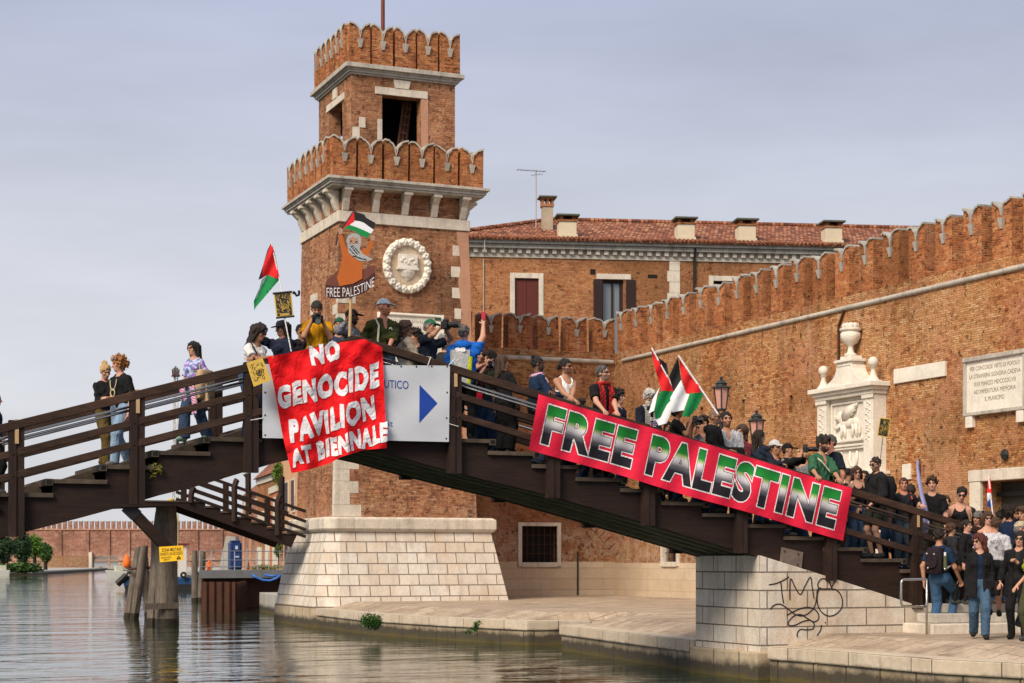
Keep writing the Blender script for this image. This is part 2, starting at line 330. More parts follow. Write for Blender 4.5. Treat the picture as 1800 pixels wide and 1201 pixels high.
M['steel'] = plain('stainless_steel', (.55,.55,.54), .28, .1, 3, metal=1.0)
M['rust'] = plain('rusty_steel', (.075,.030,.019), .85, .6, 3, bump=.3)
M['iron'] = plain('dark_iron', (.018,.020,.020), .5, .4, 8)
M['lampiron'] = plain('lamp_iron', (.030,.034,.033), .45, .3, 6)
M['black'] = plain('black_plastic', (.012,.012,.013), .45, .2)
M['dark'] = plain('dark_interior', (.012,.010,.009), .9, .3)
M['shutter'] = plain('red_brown_shutter', (.105,.020,.014), .6, .35, 9)
M['shutter_dark'] = plain('dark_brown_shutter', (.030,.014,.013), .55, .3, 9)
def glassy(name, c, rough=.05):
    k = NT(name); k.set(Base_Color=c, Roughness=rough, Specular_IOR_Level=.9); return k.mat
M['pane'] = glassy('window_glass', (.14,.17,.19))
M['lampglass'] = (lambda k: (k.set(Base_Color=(.80,.42,.34,1), Roughness=.25, Transmission_Weight=.35, Specular_IOR_Level=.5), k.mat)[1])(NT('pink_lamp_glass'))
M['flagpole'] = plain('red_brown_paint', (.16,.035,.018), .5, .2)
def tiles():
    k = NT('roof_tiles'); uv = k.coord('UV'); 
    bt = k.n('ShaderNodeTexBrick', {'Vector': uv, 'Scale': 1.0, 'Color1': (0,0,0), 'Color2': (1,1,1), 'Mortar': (0,0,0), 'Mortar Size': .025, 'Mortar Smooth': .6, 'Brick Width': .21, 'Row Height': .40}, offset=0.5)
    n = k.noise(k.pos(), 1.7, 5, .7); t = k.math('MULTIPLY_ADD', bt.outputs[0], .65, k.math('MULTIPLY', n, .5))
    col = k.ramp(t, [(.15,(.045,.025,.018)),(.4,(.20,.062,.030)),(.65,(.30,.105,.050)),(.9,(.40,.20,.115)),(1,(.46,.29,.18))])
    k.set(Base_Color=k.mix(k.math('MULTIPLY', bt.outputs[1], .8), col, (.03,.015,.01)), Roughness=.85, Normal=k.bump(k.math('MULTIPLY_ADD', bt.outputs[1], -1.0, n), .6, .05)); return k.mat
M['tiles'] = tiles()
def paving():
    k = NT('trachyte_paving'); P = k.pos(); 
    bt = k.n('ShaderNodeTexBrick', {'Vector': P, 'Scale': 1.0, 'Color1': (0,0,0), 'Color2': (1,1,1), 'Mortar': (0,0,0), 'Mortar Size': .014, 'Mortar Smooth': .2, 'Brick Width': .8, 'Row Height': .40}, offset=.43)
    n = k.noise(P, 1.2, 6, .7); f = k.noise(P, 14, 5, .7)
    col = k.mix(bt.outputs[0], (.40,.31,.22), (.50,.40,.30)); col = k.mix(k.rng(n, .42, .66, 0, .75), col, (.24,.175,.125)); col = k.mix(k.rng(f, .48, .74, 0, .6), col, (.15,.115,.085)); col = k.mix(k.rng(k.noise(P, .35, 6, .75), .52, .66, 0, .55), col, (.13,.10,.075))
    col = k.mix(k.math('MULTIPLY', bt.outputs[1], .5), col, (.10,.08,.06))
    k.set(Base_Color=col, Roughness=.75, Normal=k.bump(k.math('MULTIPLY_ADD', bt.outputs[1], -1.0, f), .4, .015)); return k.mat
M['paving'] = paving()
def water():
    k = NT('canal_water'); P = k.pos()
    a = k.noise(k.n('ShaderNodeMapping', {0: P, 'Rotation': (0,0,-YAW), 'Scale': (.75, 1.15, 1)}).outputs[0], 1.0, 5, .52, .6)
    b = k.noise(k.n('ShaderNodeMapping', {0: P, 'Rotation': (0,0,-YAW+.15), 'Scale': (.13, .5, 1)}).outputs[0], 1.0, 3, .5, .3)
    c = k.noise(P, .06, 3, .5)
    h = k.math('MULTIPLY_ADD', a, k.rng(c, .35, .65, .35, 1.1), k.math('MULTIPLY', b, 1.6))
    k.set(Base_Color=(.016,.032,.016,1), Roughness=.02, IOR=1.33, Specular_IOR_Level=.5, Normal=k.bump(h, 1.0, .036)); return k.mat
M['water'] = water()
_fab = {}
def fabric(c, rough=.9, var=.25, scale=9):
    k = (tuple(round(x, 4) for x in c), rough, var, scale)
    if k not in _fab: _fab[k] = plain('fabric', c, rough, var, scale, bump=.25, spec=.15)
    return _fab[k]
# ================================================================ ground and water
ZW = -.62
mb = MB(); mb.grid(lambda u, v: (-900 + 1800*u, -40 + 2400*v, ZW), 4, 4)
struct(mb.build('water', M['water'], uv=False))
QA = [(16.4, 55.6), (16.2, 49.6), (16.95, 45.0), (17.9, 41.6), (19.6, 41.5)]
QB = [(19.6, 39.1), (17.6, 38.9), (17.15, 35.0), (16.72, 31.3), (16.66, 30.45)]
QC = [(16.72, 27.78), (16.92, 26.5), (17.05, 23.3), (17.6, 21.8), (19.2, 13.0)]
def qx(y):
    pts = QA + QB + QC
    for (x0, y0), (x1, y1) in zip(pts[:-1], pts[1:]):
        if y1 <= y <= y0 and y0 > y1: return x0 + (x1-x0)*(y0-y)/(y0-y1)
    return pts[0][0] if y > pts[0][1] else pts[-1][0]
def ground_z(x, y):
    d = x - qx(y) - .5
    return max(0.0, min(.2, .2*d/.8))
ys = sorted(set([13 + .5*i for i in range(100)] + [39.1, 39.09, 41.5, 41.51, 30.44, 27.79, 62.2]))
mb = MB()
rows = [[(qx(y)+.46, y, -.004), (qx(y)+.9, y, .1), (qx(y)+1.3, y, .2), (24.0, y, .2), (31.0, y, .2)] for y in ys]
mb.add([p for r in rows for p in r], [(i*5+k, i*5+k+1, (i+1)*5+k+1, (i+1)*5+k) for i in range(len(rows)-1) for k in range(4)])
struct(mb.build('pavement', M['paving'], uv=False))
def quay(name, pts, label, low=-2.2):
    t = thing(name, label, 'quay wall', (pts[0][0], pts[0][1], 0))
    def side(a, w):   # strip polygon: outer edge and the edge w inside
        out = []; n = len(a)
        for i, p in enumerate(a):
            q0 = Vector(a[max(i-1, 0)]); q1 = Vector(a[min(i+1, n-1)]); d = (q1-q0).normalized(); nn = Vector((-d.y, d.x))
            if nn.x < 0 and abs(nn.x) > .15: nn = -nn
            out.append((p[0]+nn.x*w, p[1]+nn.y*w))
        return out
    a = side(pts, -.06); b = side(pts, .52); a2 = pts; b2 = side(pts, .8)
    cp = MB(); lw = MB()
    for i in range(len(pts)-1):
        cp.hexa([(*a[i], -.25), (*a[i+1], -.25), (*b[i+1], -.25), (*b[i], -.25)], [(*a[i], 0), (*a[i+1], 0), (*b[i+1], 0), (*b[i], 0)])
        lw.hexa([(*a2[i], low), (*a2[i+1], low), (*b2[i+1], low), (*b2[i], low)], [(*a2[i], -.255), (*a2[i+1], -.255), (*b2[i+1], -.255), (*b2[i], -.255)])
    cp.build('coping', M['quay'], t, bevel=.03); lw.build('lower_wall', M['quay_low'], t, bevel=.02)
quay('quay_wall', QA, 'pale stone quay edge running from the tower foot to the inlet, with two green weed tufts')
quay('quay_wall', QB, 'short stone quay edge between the inlet and the bridge pier')
quay('quay_wall', QC, 'nearest stone quay edge in front of the bridge pier, dark at the waterline')
mb = MB(); mb.box((19.62, 39.0, -2.2), (20.1, 41.6, -.02)); tag(mb.build('inlet_wall', M['quay_low']), 'short stone wall at the back of the quay inlet', 'quay wall')
# block at the tower's far foot
mb = MB(); mb.hexa([(17.9,62.0,-2),(24,62.0,-2),(24,73,-2),(19.0,73,-2)], [(17.9,62.0,.2),(24,62.0,.2),(24,73,.2),(19.0,73,.2)]); 
mb.hexa([(18.6,62.0,.2),(24,62.0,.2),(24,72.4,.2),(19.6,72.4,.2)], [(19.3,62.0,.5),(24,62.0,.5),(24,71.9,.5),(20.1,71.9,.5)])
tag(mb.build('mooring_block', M['concrete'], bevel=.03), 'low weathered stone landing block behind the tower foot', 'quay block')

# ================================================================ merlons with a swallow tail
def tail(w, h, d, n=6):
    """outline of one merlon, width w, height h, notch depth d"""
    pts = [(-w/2, 0), (w/2, 0), (w/2, h)]
    for i in range(1, n+1):
        u = i/n; pts.append((w/2*(1-u), h - d*(1-math.sqrt(max(0, 1-u*u)))))
    for i in range(n-1, -1, -1):
        u = i/n; pts.append((-w/2*(1-u), h - d*(1-math.sqrt(max(0, 1-u*u)))))
    return pts
def merlon(parent, c, axis, w, h, d, th, mat, out, cap_mat, jit=0.0):
    """a merlon standing at c; axis: unit vector along the wall, out: unit vector outward"""
    c = Vector(c); A = Vector(axis); O = Vector(out); h = h + random.uniform(-jit, jit); w = w + random.uniform(-jit, jit)*.5
    pts = [(p[0] + random.uniform(-jit, jit)*.6, p[1] + (random.uniform(-jit, jit)*.7 if p[1] > .1 else 0)) for p in tail(w, h, d)]; tw_ = random.uniform(-jit, jit)*.5; A = (A + O*tw_).normalized(); mb = MB(); fn = lambda p, q: c + A*p[0] + O*q + Vector((0, 0, p[1]))
    mb.prism(pts, fn, 0, -th); m = mb.build('merlon', mat, parent, uv=True)
    cp = MB(); top = pts[2:]
    ring = []
    for i, p in enumerate(top):
        q0 = top[max(i-1, 0)]; q1 = top[min(i+1, len(top)-1)]; dx, dz = q1[0]-q0[0], q1[1]-q0[1]; L = math.hypot(dx, dz); nx, nz = dz/L, -dx/L
        if nz < 0: nx, nz = -nx, -nz
        if i == len(top)//2: nx, nz = 0, 1
        t = .06
        ring.append([fn((p[0], p[1]+.004), .05), fn((p[0]+nx*t*.5, p[1]+t), .05), fn((p[0]+nx*t*.5, p[1]+t), -th-.03), fn((p[0], p[1]+.004), -th-.03)])
    cp.loft(ring)
    k = fn((0, h-d), 0); cb = MB(); cb.hexa([k+A*(-.045)+Vector((0,0,-.3)), k+A*.045+Vector((0,0,-.3)), k+A*.045+O*.04+Vector((0,0,-.3)), k+A*-.045+O*.04+Vector((0,0,-.3))],
        [k+A*(-.10)+Vector((0,0,-.02)), k+A*.10+Vector((0,0,-.02)), k+A*.10+O*.09+Vector((0,0,-.02)), k+A*-.10+O*.09+Vector((0,0,-.02))])
    cp.v += []; o = len(cp.v); cp.v += cb.v; cp.f += [[o+i for i in f] for f in cb.f]; cp.m += cb.m
    cp.build('coping', cap_mat, m)
    return m
def holes_wall(u0, u1, v0, v1, holes):
    """rectangles of u0..u1, v0..v1 left over around rectangular holes"""
    us = sorted(set([u0, u1] + [h[0] for h in holes] + [h[1] for h in holes])); out = []
    for a, b in zip(us[:-1], us[1:]):
        m = (a+b)/2; hs = sorted([h for h in holes if h[0] < m < h[1]], key=lambda h: h[2]); z = v0
        for h in hs:
            if h[2] > z: out.append((a, b, z, h[2]))
            z = h[3]
        if z < v1: out.append((a, b, z, v1))
    return out
# ================================================================ the tower
tw = thing('brick_tower', 'tall brick tower with two crenellated tiers, a wreath relief and a battered white stone foot', 'tower', (19.7, 58.6, 0))
def frust(mb, b, t, zb, zt, mi=0):
    mb.hexa([(*p, zb) for p in b], [(*p, zt) for p in t], mi); return mb
def rectp(x0, x1, y0, y1): return [(x0, y0), (x1, y0), (x1, y1), (x0, y1)]
# pedestal, battered, with its front left corner cut off
mb = MB()
PB = [(17.1,55.4),(23.15,55.4),(23.15,62.0),(16.42,60.9),(16.3,55.85)]; PT = [(17.34,56.06),(22.72,56.06),(22.72,61.6),(17.0,60.9),(16.95,56.3)]
f = lambda z: [tuple(a + (b-a)*(z-.03)/2.5 for a, b in zip(p, q)) for p, q in zip(PB, PT)]
frust(mb, f(.03), f(2.50), .03, 2.50); mb.build('pedestal', M['pedestal'], tw, bevel=.02)
mb = MB(); fz = f(.0); out = [(p[0]+(p[0]-19.7)*.03, p[1]+(p[1]-58.6)*.035) for p in fz]; mb.hexa([(*p, -2.0) for p in out], [(*p, .028) for p in fz]); mb.build('pedestal_footing', M['quay_low'], tw)
def grow(pts, d, c=(19.8, 58.8)):
    return [(p[0] + math.copysign(d, p[0]-c[0]), p[1] + math.copysign(d, p[1]-c[1])) for p in pts]
mb = MB(); a = f(2.5)
frust(mb, grow(a, .05), grow(a, .14), 2.503, 2.60); frust(mb, grow(a, .14), grow(a, .14), 2.601, 2.93); frust(mb, grow(a, .14), grow(a, .02), 2.931, 3.0)
mb.build('pedestal_cap', M['istria'], tw, bevel=.02)
# lower shaft
SB = rectp(17.2, 22.3, 56.35, 60.85); ST = rectp(17.42, 22.02, 56.45, 61.0)
mb = MB(); frust(mb, SB, ST, 3.0, 12.85); mb.build('shaft', M['brick_tower'], tw)
def shaft_face(z):  # front y, left x, right x of the lower shaft at height z
    k = (z-3.0)/9.85; return 56.35+.1*k, 17.2+.22*k, 22.3-.28*k
mb = MB(); mb.box((17.36, 56.39, 12.853), (22.08, 61.06, 13.22)); mb.build('stone_band', M['istria'], tw, bevel=.015)
mb = MB(); mb.box((17.45, 56.48, 13.221), (21.99, 60.97, 13.95)); mb.build('corbel_storey', M['brick_tower'], tw)
def corbel(c, out):
    A = Vector((-out[1], out[0], 0)); O = Vector((*out, 0)); c = Vector(c)
    prof = [(-.02,0),(.10,.02),(.16,.16),(.22,.30),(.24,.42),(.34,.50),(.44,.60),(.46,.67),(.46,.71),(-.02,.71)]
    mb = MB(); mb.prism(prof, lambda p, q: c + O*p[0] + A*q + Vector((0,0,p[1])), -.11, .11)
    mb.prism([(.20,.62),(.50,.62),(.50,.725),(.20,.725)], lambda p, q: c + O*p[0] + A*q + Vector((0,0,p[1])), -.15, .15)
    mb.build('corbel', M['istria'], tw, bevel=.012)
for i in range(5): corbel((17.62 + i*1.05, 56.48, 13.22), (0, -1))
for i in range(5): corbel((17.45, 56.72 + i*1.0, 13.22), (-1, 0))
for i in range(4): corbel((21.99, 56.9 + i*1.15, 13.22), (1, 0))
def cornice(x0, x1, y0, y1, z, steps, name, mat):
    mb = MB(); zz = z
    for g, h in steps: mb.box((x0-g, y0-g, zz), (x1+g, y1+g, zz+h-.002)); zz += h
    return mb.build(name, mat, tw, bevel=.012)
cornice(17.0, 22.42, 55.95, 61.45, 13.95, [(.0,.07),(.06,.08),(.10,.05),(.16,.10)], 'lower_cornice', M['istria_grey'])
Z1 = 14.25
mb = MB(); mb.box((17.3, 56.2, 14.2), (22.1, 61.2, Z1+.02)); mb.build('terrace', M['concrete'], tw)
n = 6; L = 22.4-16.98
for i in range(n): merlon(tw, (16.98 + L*(i+.5)/n, 55.9, Z1), (1,0,0), L/n-.085, 1.30, .50, .34, M['brick_merlon'], (0,-1,0), M['istria_grey'], .03)
for i in range(n): merlon(tw, (16.98 + L*(i+.5)/n, 61.5, Z1), (1,0,0), L/n-.085, 1.30, .50, .34, M['brick_merlon'], (0,1,0), M['istria_grey'], .03)
n = 7; L = 61.12-56.28
for i in range(n):
    merlon(tw, (16.95, 56.28 + L*(i+.5)/n, Z1), (0,1,0), L/n-.075, 1.30, .45, .34, M['brick_merlon'], (-1,0,0), M['istria_grey'], .03)
    merlon(tw, (22.45, 56.28 + L*(i+.5)/n, Z1), (0,1,0), L/n-.075, 1.30, .45, .34, M['brick_merlon'], (1,0,0), M['istria_grey'], .03)
# upper shaft: four walls with openings
X0, X1, Y0, Y1, ZB, ZT = 17.88, 21.6, 56.6, 60.4, 14.27, 17.86; T = .42
fw = [(18.97, 20.36, 15.35, 17.28)]; lw_ = [(57.6, 59.15, 15.45, 17.2)]; bw_ = [(18.4, 19.35, 15.2, 16.7)]
mb = MB()
for a, b, c, d in holes_wall(X0, X1, ZB, ZT, fw): mb.box((a, Y0, c), (b, Y0+T, d))
for a, b, c, d in holes_wall(X0, X1, ZB, ZT, bw_): mb.box((a, Y1-T, c), (b, Y1, d))
for a, b, c, d in holes_wall(Y0+T, Y1-T, ZB, ZT, lw_): mb.box((X0, a, c), (X0+T, b, d))
for a, b, c, d in holes_wall(Y0+T, Y1-T, ZB, ZT, []): mb.box((X1-T, a, c), (X1, b, d))
mb.build('upper_shaft', M['brick_tower'], tw)
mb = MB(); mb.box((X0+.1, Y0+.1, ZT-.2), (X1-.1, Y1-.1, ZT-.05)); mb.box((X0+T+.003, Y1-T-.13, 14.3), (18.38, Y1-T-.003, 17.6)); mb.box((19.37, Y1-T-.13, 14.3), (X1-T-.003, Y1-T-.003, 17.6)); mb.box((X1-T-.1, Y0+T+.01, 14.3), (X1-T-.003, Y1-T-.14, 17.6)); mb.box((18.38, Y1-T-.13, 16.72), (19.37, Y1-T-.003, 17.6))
mb.build('shade_lining', M['dark'], tw)  # ceiling and dark sheets added so the upper room looks shaded
mb = MB()
for a, b in ((18.72, 19.66), (19.664, 20.6)): mb.box((a, Y0-.03, 17.284), (b, Y0+.3, 17.284+.25))
mb.hexa([(19.42,Y0-.05,17.538),(19.92,Y0-.05,17.538),(19.92,Y0+.2,17.538),(19.42,Y0+.2,17.538)], [(19.36,Y0-.05,17.82),(19.98,Y0-.05,17.82),(19.98,Y0+.2,17.82),(19.36,Y0+.2,17.82)])
mb.build('window_lintel', M['istria'], tw, bevel=.01)
mb = MB(); mb.box((X0-.03, 57.35, 17.204), (X0+.3, 59.4, 17.44)); mb.box((X0-.05, 58.15, 17.444), (X0+.2, 58.6, 17.8)); mb.build('window_lintel', M['istria'], tw, bevel=.01)
mb = MB(); mb.box((18.80, Y0-.012, 15.3), (18.968, Y0+.2, 16.45)); mb.build('window_jamb', M['istria'], tw)
mb = MB(); mb.box((20.362, Y0-.012, 15.5), (20.62, Y0+.35, 17.28)); mb.build('window_jamb', M['plaster'], tw)
# fallen timbers inside
mb = MB()
for i in range(3): mb.beam((19.7+i*.17, 57.3+.1*i, 15.2), (20.1+i*.12, 57.6, 17.4), .07, .07)
for i in range(7): mb.beam((19.72+.06*i, 57.3, 15.4+.28*i), (19.95+.05*i, 57.35, 15.4+.28*i), .05, .04)
mb.build('broken_ladder', plain('old_ladder_wood', (.16,.07,.045), .8, .4), tw)
# quoins: pale stone blocks set just proud of the brick
def quoin(x0, x1, z0, z1, y, face='y'):
    mb = MB()
    if face == 'y': mb.box((x0, y-.012, z0), (x1, y+.2, z1))
    else: mb.box((y-.012, x0, z0), (y+.2, x1, z1))
    mb.build('quoin', M['istria'], tw, bevel=.006)
for z0, z1, x1 in ((16.1,16.45,18.38),(15.72,16.1,18.18),(15.38,15.72,18.40),(15.05,15.38,18.18),(14.75,15.05,18.4)): quoin(17.92 if x1 < 18.3 or z0 > 16.05 else 17.92, x1, z0+.004, z1, Y0) if z0 < 16.05 else quoin(18.15, x1, z0, z1, Y0)
for z0 in (11.98, 11.25, 10.53, 9.82): 
    yy, xl, xr = shaft_face(z0); quoin(xr-.62+random.uniform(-.06,.06), xr-.34, z0, z0+.36, yy+.004)
mb = MB()   # pink plaster strip on the right-hand corner
for i in range(13):
    z0 = 5.4 + i*.57; yy, xl, xr = shaft_face(z0); y2, _, xr2 = shaft_face(z0+.57); w = .36 + .07*math.sin(i*2.1) ; w2 = .36 + .07*math.sin((i+1)*2.1)
    mb.hexa([(xr-w, yy-.018, z0), (xr+.012, yy-.018, z0), (xr+.012, yy+.4, z0), (xr-w, yy+.4, z0)], [(xr2-w2, y2-.018, z0+.57), (xr2+.012, y2-.018, z0+.57), (xr2+.012, y2+.4, z0+.57), (xr2-w2, y2+.4, z0+.57)])
mb.build('plaster_strip', M['plaster'], tw)
for k, (z0, wd_) in enumerate(((3.02,.95),(3.42,.55),(3.80,.84),(4.2,.52),(4.6,.84),(5.0,.55),(5.4,.95),(5.8,.55))): 
    yy, xl, xr = shaft_face(z0); quoin(xl-.004, xl+wd_, z0, z0+.392, yy+.002)
for k in range(3):
    z0 = 8.7 + k*.72; yy, xl, xr = shaft_face(z0); quoin(xl-.004, xl+.62, z0, z0+.36, yy+.002); quoin(yy+.02, yy+.55, z0+.362, z0+.70, xl+.002, 'x')
for k in range(3):
    z0 = 6.2 + k*1.7; yy, xl, xr = shaft_face(z0); quoin(58.8, 59.5, z0+2.2, z0+2.9, xl+.004, 'x') if k == 1 else None
mb = MB(); mb.box((17.6, 56.3, 17.86), (21.85, 60.7, 17.9)); 
zz = 17.86
mb = MB()
for g, h in ((.06,.06),(.12,.08),(.16,.05),(.26,.15)): mb.box((X0-g, Y0-g, zz), (X1+g, Y1+g, zz+h-.002)); zz += h
mb.build('upper_cornice', M['istria_grey'], tw, bevel=.012)
Z2 = 18.2
n = 5; L = X1-X0+.30
for i in range(n):
    merlon(tw, (X0-.15+L*(i+.5)/n, Y0-.18, Z2), (1,0,0), L/n-.075, 1.32, .48, .30, M['brick_merlon'], (0,-1,0), M['istria_grey'], .02)
    merlon(tw, (X0-.15+L*(i+.5)/n, Y1+.18, Z2), (1,0,0), L/n-.075, 1.32, .48, .30, M['brick_merlon'], (0,1,0), M['istria_grey'], .02)
n = 6; L = Y1-Y0-.26
for i in range(n):
    merlon(tw, (X0-.18, Y0+.13+L*(i+.5)/n, Z2), (0,1,0), L/n-.065, 1.32, .42, .30, M['brick_merlon'], (-1,0,0), M['istria_grey'], .02)
    merlon(tw, (X1+.18, Y0+.13+L*(i+.5)/n, Z2), (0,1,0), L/n-.065, 1.32, .42, .30, M['brick_merlon'], (1,0,0), M['istria_grey'], .02)
mb = MB(); mb.tube([(19.6, 58.4, 18.2), (19.6, 58.4, 24.5)], [.075, .06], 10); tag(mb.build('flagpole', M['flagpole'], smooth=40), 'red brown flagpole standing on top of the brick tower', 'flagpole')
# wreath and shield
c = at_y(715, 468, 56.42); r = .86
wr = thing('wreath_relief', 'white stone wreath of rosettes round a shield on the tower front', 'relief', c)
mb = MB(); mb.prism([(math.cos(t)*.98*r, math.sin(t)*1.06*r) for t in [2*math.pi*i/32 for i in range(32)]], lambda p, q: (c.x+p[0], c.y+q, c.z+p[1]), -.02, .1); mb.build('disc', M['render'], wr)
for i in range(20):
    t = 2*math.pi*(i+.5)/20; cc = c + Vector((math.cos(t)*.86*r, -.07, math.sin(t)*.94*r)); mb = MB(); ax = Vector((math.cos(t), 0, math.sin(t))); sd_ = Vector((-math.sin(t), 0, math.cos(t)))
    for o_, r_ in ((-.055, .085), (.055, .085)): mb.ball(cc + ax*o_*1.1, (r_, .09, r_), 8); mb.ball(cc + sd_*o_*.9 + Vector((0,-.02,0)), (.07,.08,.07), 8)
    mb.build('rosette', M['marble'], wr, smooth=True)
mb = MB(); mb.tube([c + Vector((math.cos(t)*.86*r, .0, math.sin(t)*.94*r)) for t in [2*math.pi*i/40 for i in range(41)]], .125, 10); mb.build('ring', M['marble'], wr, smooth=True)
mb = MB(); mb.box((c.x-.33, c.y-.16, c.z-.06), (c.x+.33, c.y+.02, c.z+.38)); mb.box((c.x-.37, c.y-.18, c.z-.14), (c.x+.37, c.y+.02, c.z-.063))
mb.lathe([(.05,-.50),(.10,-.44),(.20,-.36),(.28,-.22),(.30,-.143)], (c.x, c.y-.02, c.z), 14, sy=.55)
for i in range(7): mb.ball((c.x-.24+.08*i, c.y-.16, c.z+.15+.08*math.sin(i*1.7)), (.07,.04,.055), 6)
mb.build('shield', M['marble'], wr, bevel=.02)
# inscribed tablet on the tower
a = at_y(663, 548, 56.40); b = at_y(780, 652, 56.40)
tb = thing('inscribed_tablet', 'white stone tablet with rounded rope border behind the people on the bridge top', 'tablet', ((a.x+b.x)/2, 56.4, b.z))
mb = MB(); mb.box((a.x, 56.33, b.z), (b.x, 56.5, a.z)); mb.build('slab', M['marble'], tb, bevel=.03)
mb = MB(); e_ = .06; pts = [(a.x+.1,a.z-e_),(b.x-.15,a.z-e_),(b.x-e_,a.z-.15),(b.x-e_,b.z+e_),(a.x+e_,b.z+e_),(a.x+e_,a.z-.15),(a.x+.1,a.z-e_)]
mb.tube([(p[0], 56.32, p[1]) for p in pts], .055, 8); mb.build('rope_border', M['marble'], tb, smooth=50)

p = at_y(770, 558, 56.31); mb = MB(); mb.box((p.x-.11, p.y, p.z-.11), (p.x+.11, p.y+.03, p.z+.11)); mb.build('green_plate', plain('green_enamel', (.03,.10,.06), .5, .2), tb)
rnd = random.Random(5); mb = MB()
for i in range(5):
    u = a.x + .25
    while u < b.x - .35:
        w_ = rnd.uniform(.02, .05); mb.box((u, 56.322, a.z-.32-.19*i), (u+w_*.5, 56.326, a.z-.32-.19*i+.09)); u += w_+.03
mb.build('worn_carving', plain('carved_grey', (.36,.31,.25), .9, .3), tb)
# ================================================================ the long crenellated wall (x = 30.4) and its return behind the tower (y = 62.1)
WX, WY = 30.4, 62.1
lw = thing('crenellated_wall', 'long ochre brick wall with swallow-tailed merlons and a white string course', 'wall', (WX, 45, 0))
gate = (32.0, 39.35, .2, 3.70)
slits = []
for px, y0, y1 in ((1233, 742, 716), (1306, 735, 702), (1390, 726, 695)):
    p0 = at_x(px, y0, WX); p1 = at_x(px, y1, WX); slits.append((p0.y-.11, p0.y+.11, p0.z, p1.z))
win2 = (56.9, 58.0, 1.5, 2.85)
mb = MB()
for a, b, c, d in holes_wall(20.0, WY, .1, 9.66, [gate, win2] + slits): mb.box((WX, a, c), (WX+.7, b, d))
mb.build('wall_body', M['brick_wall'], lw)
mb = MB(); mb.box((WX-.03, 56.0, .18), (WX+.2, 56.86, 1.46)); mb.box((WX-.03, 39.9, .18), (WX+.2, 56.0, 1.46)); mb.box((WX-.03, 58.04, .18), (WX+.2, WY, 1.46)); mb.box((WX-.03, 56.86, .18), (WX+.2, 58.04, 1.40)); mb.build('plinth', M['render'], lw)
mb = MB(); mb.tube([(WX-.02, y, 9.3) for y in [20+i*.9 for i in range(47)]] , [.074 + random.uniform(-.007, .007) for i in range(47)], 10); mb.build('string_course', M['istria_grey'], lw, smooth=60)
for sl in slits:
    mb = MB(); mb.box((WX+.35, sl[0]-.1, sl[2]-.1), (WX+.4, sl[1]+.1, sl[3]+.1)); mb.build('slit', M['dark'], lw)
y = 61.55; 
while y > 21:
    merlon(lw, (WX+.02, y, 9.66), (0,1,0), .78, 1.52, .42, .55, M['brick_merlon'], (-1,0,0), M['concrete'], .05); y -= 1.277
# gate
mb = MB(); mb.box((WX-.12, 31.5, 3.704), (WX+.3, 39.85, 4.02)); mb.build('gate_lintel', M['istria'], lw, bevel=.02)
mb = MB(); mb.box((WX-.10, 39.352, .2), (WX+.3, 39.82, 3.70)); mb.build('gate_jamb', M['istria'], lw, bevel=.02)
mb = MB(); mb.box((WX+.62, 31, .2), (WX+.8, 39.5, 3.9)); mb.build('gate_panel', plain('dark_olive_door', (.045,.042,.030), .6, .3), lw)
mb = MB(); mb.box((WX+.45, 31, 3.3), (WX+.55, 39.34, 3.42)); mb.build('gate_rail', M['iron'], lw)
mb = MB()
for i in range(44):
    t = math.radians(20 + i*3.2); mb.beam((WX-.006, 35.9 + math.cos(t)*4.7, 1.35 + math.sin(t)*3.4), (WX-.006, 35.9 + math.cos(t)*5.25, 1.35 + math.sin(t)*3.95), .19, .03, up=(1,0,0))
mb.build('relieving_arch', M['brick_wall'], lw)
for yy in (38.35, 36.5):
    mb = MB(); mb.ball((WX-.06, yy, 4.38), (.10,.14,.16), 8); mb.build('iron_boss', M['iron'], lw)
# barred window in the long wall
def barred(parent, fn, u0, u1, z0, z1):
    """fn(u, depth, z): depth out of the wall"""
    def bx(m, ua, ub, da, db, za, zb): m.hexa([fn(ua,da,za),fn(ub,da,za),fn(ub,db,za),fn(ua,db,za)], [fn(ua,da,zb),fn(ub,da,zb),fn(ub,db,zb),fn(ua,db,zb)])
    mb = MB(); bx(mb, u0-.16, u0, -.2, .05, z0-.16, z1+.14); bx(mb, u1, u1+.16, -.2, .05, z0-.16, z1+.14); bx(mb, u0+.001, u1-.001, -.2, .048, z1, z1+.138); bx(mb, u0+.001, u1-.001, -.2, .07, z0-.18, z0)
    w = mb.build('window_frame', M['istria'], parent, bevel=.012)
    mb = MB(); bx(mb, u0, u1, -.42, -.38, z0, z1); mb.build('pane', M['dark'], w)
    mb = MB()
    for i in range(1, 6): u = u0 + (u1-u0)*i/6; mb.tube([fn(u, -.06, z0), fn(u, -.06, z1)], .014, 6)
    for i in range(1, 4): z = z0 + (z1-z0)*i/4; mb.tube([fn(u0, -.075, z), fn(u1, -.075, z)], .012, 6)
    mb.build('window_bars', M['rust'], w)
barred(lw, lambda u, d, z: (WX-.03-d, u, z), win2[0]+.02, win2[1]-.02, win2[2], win2[3])
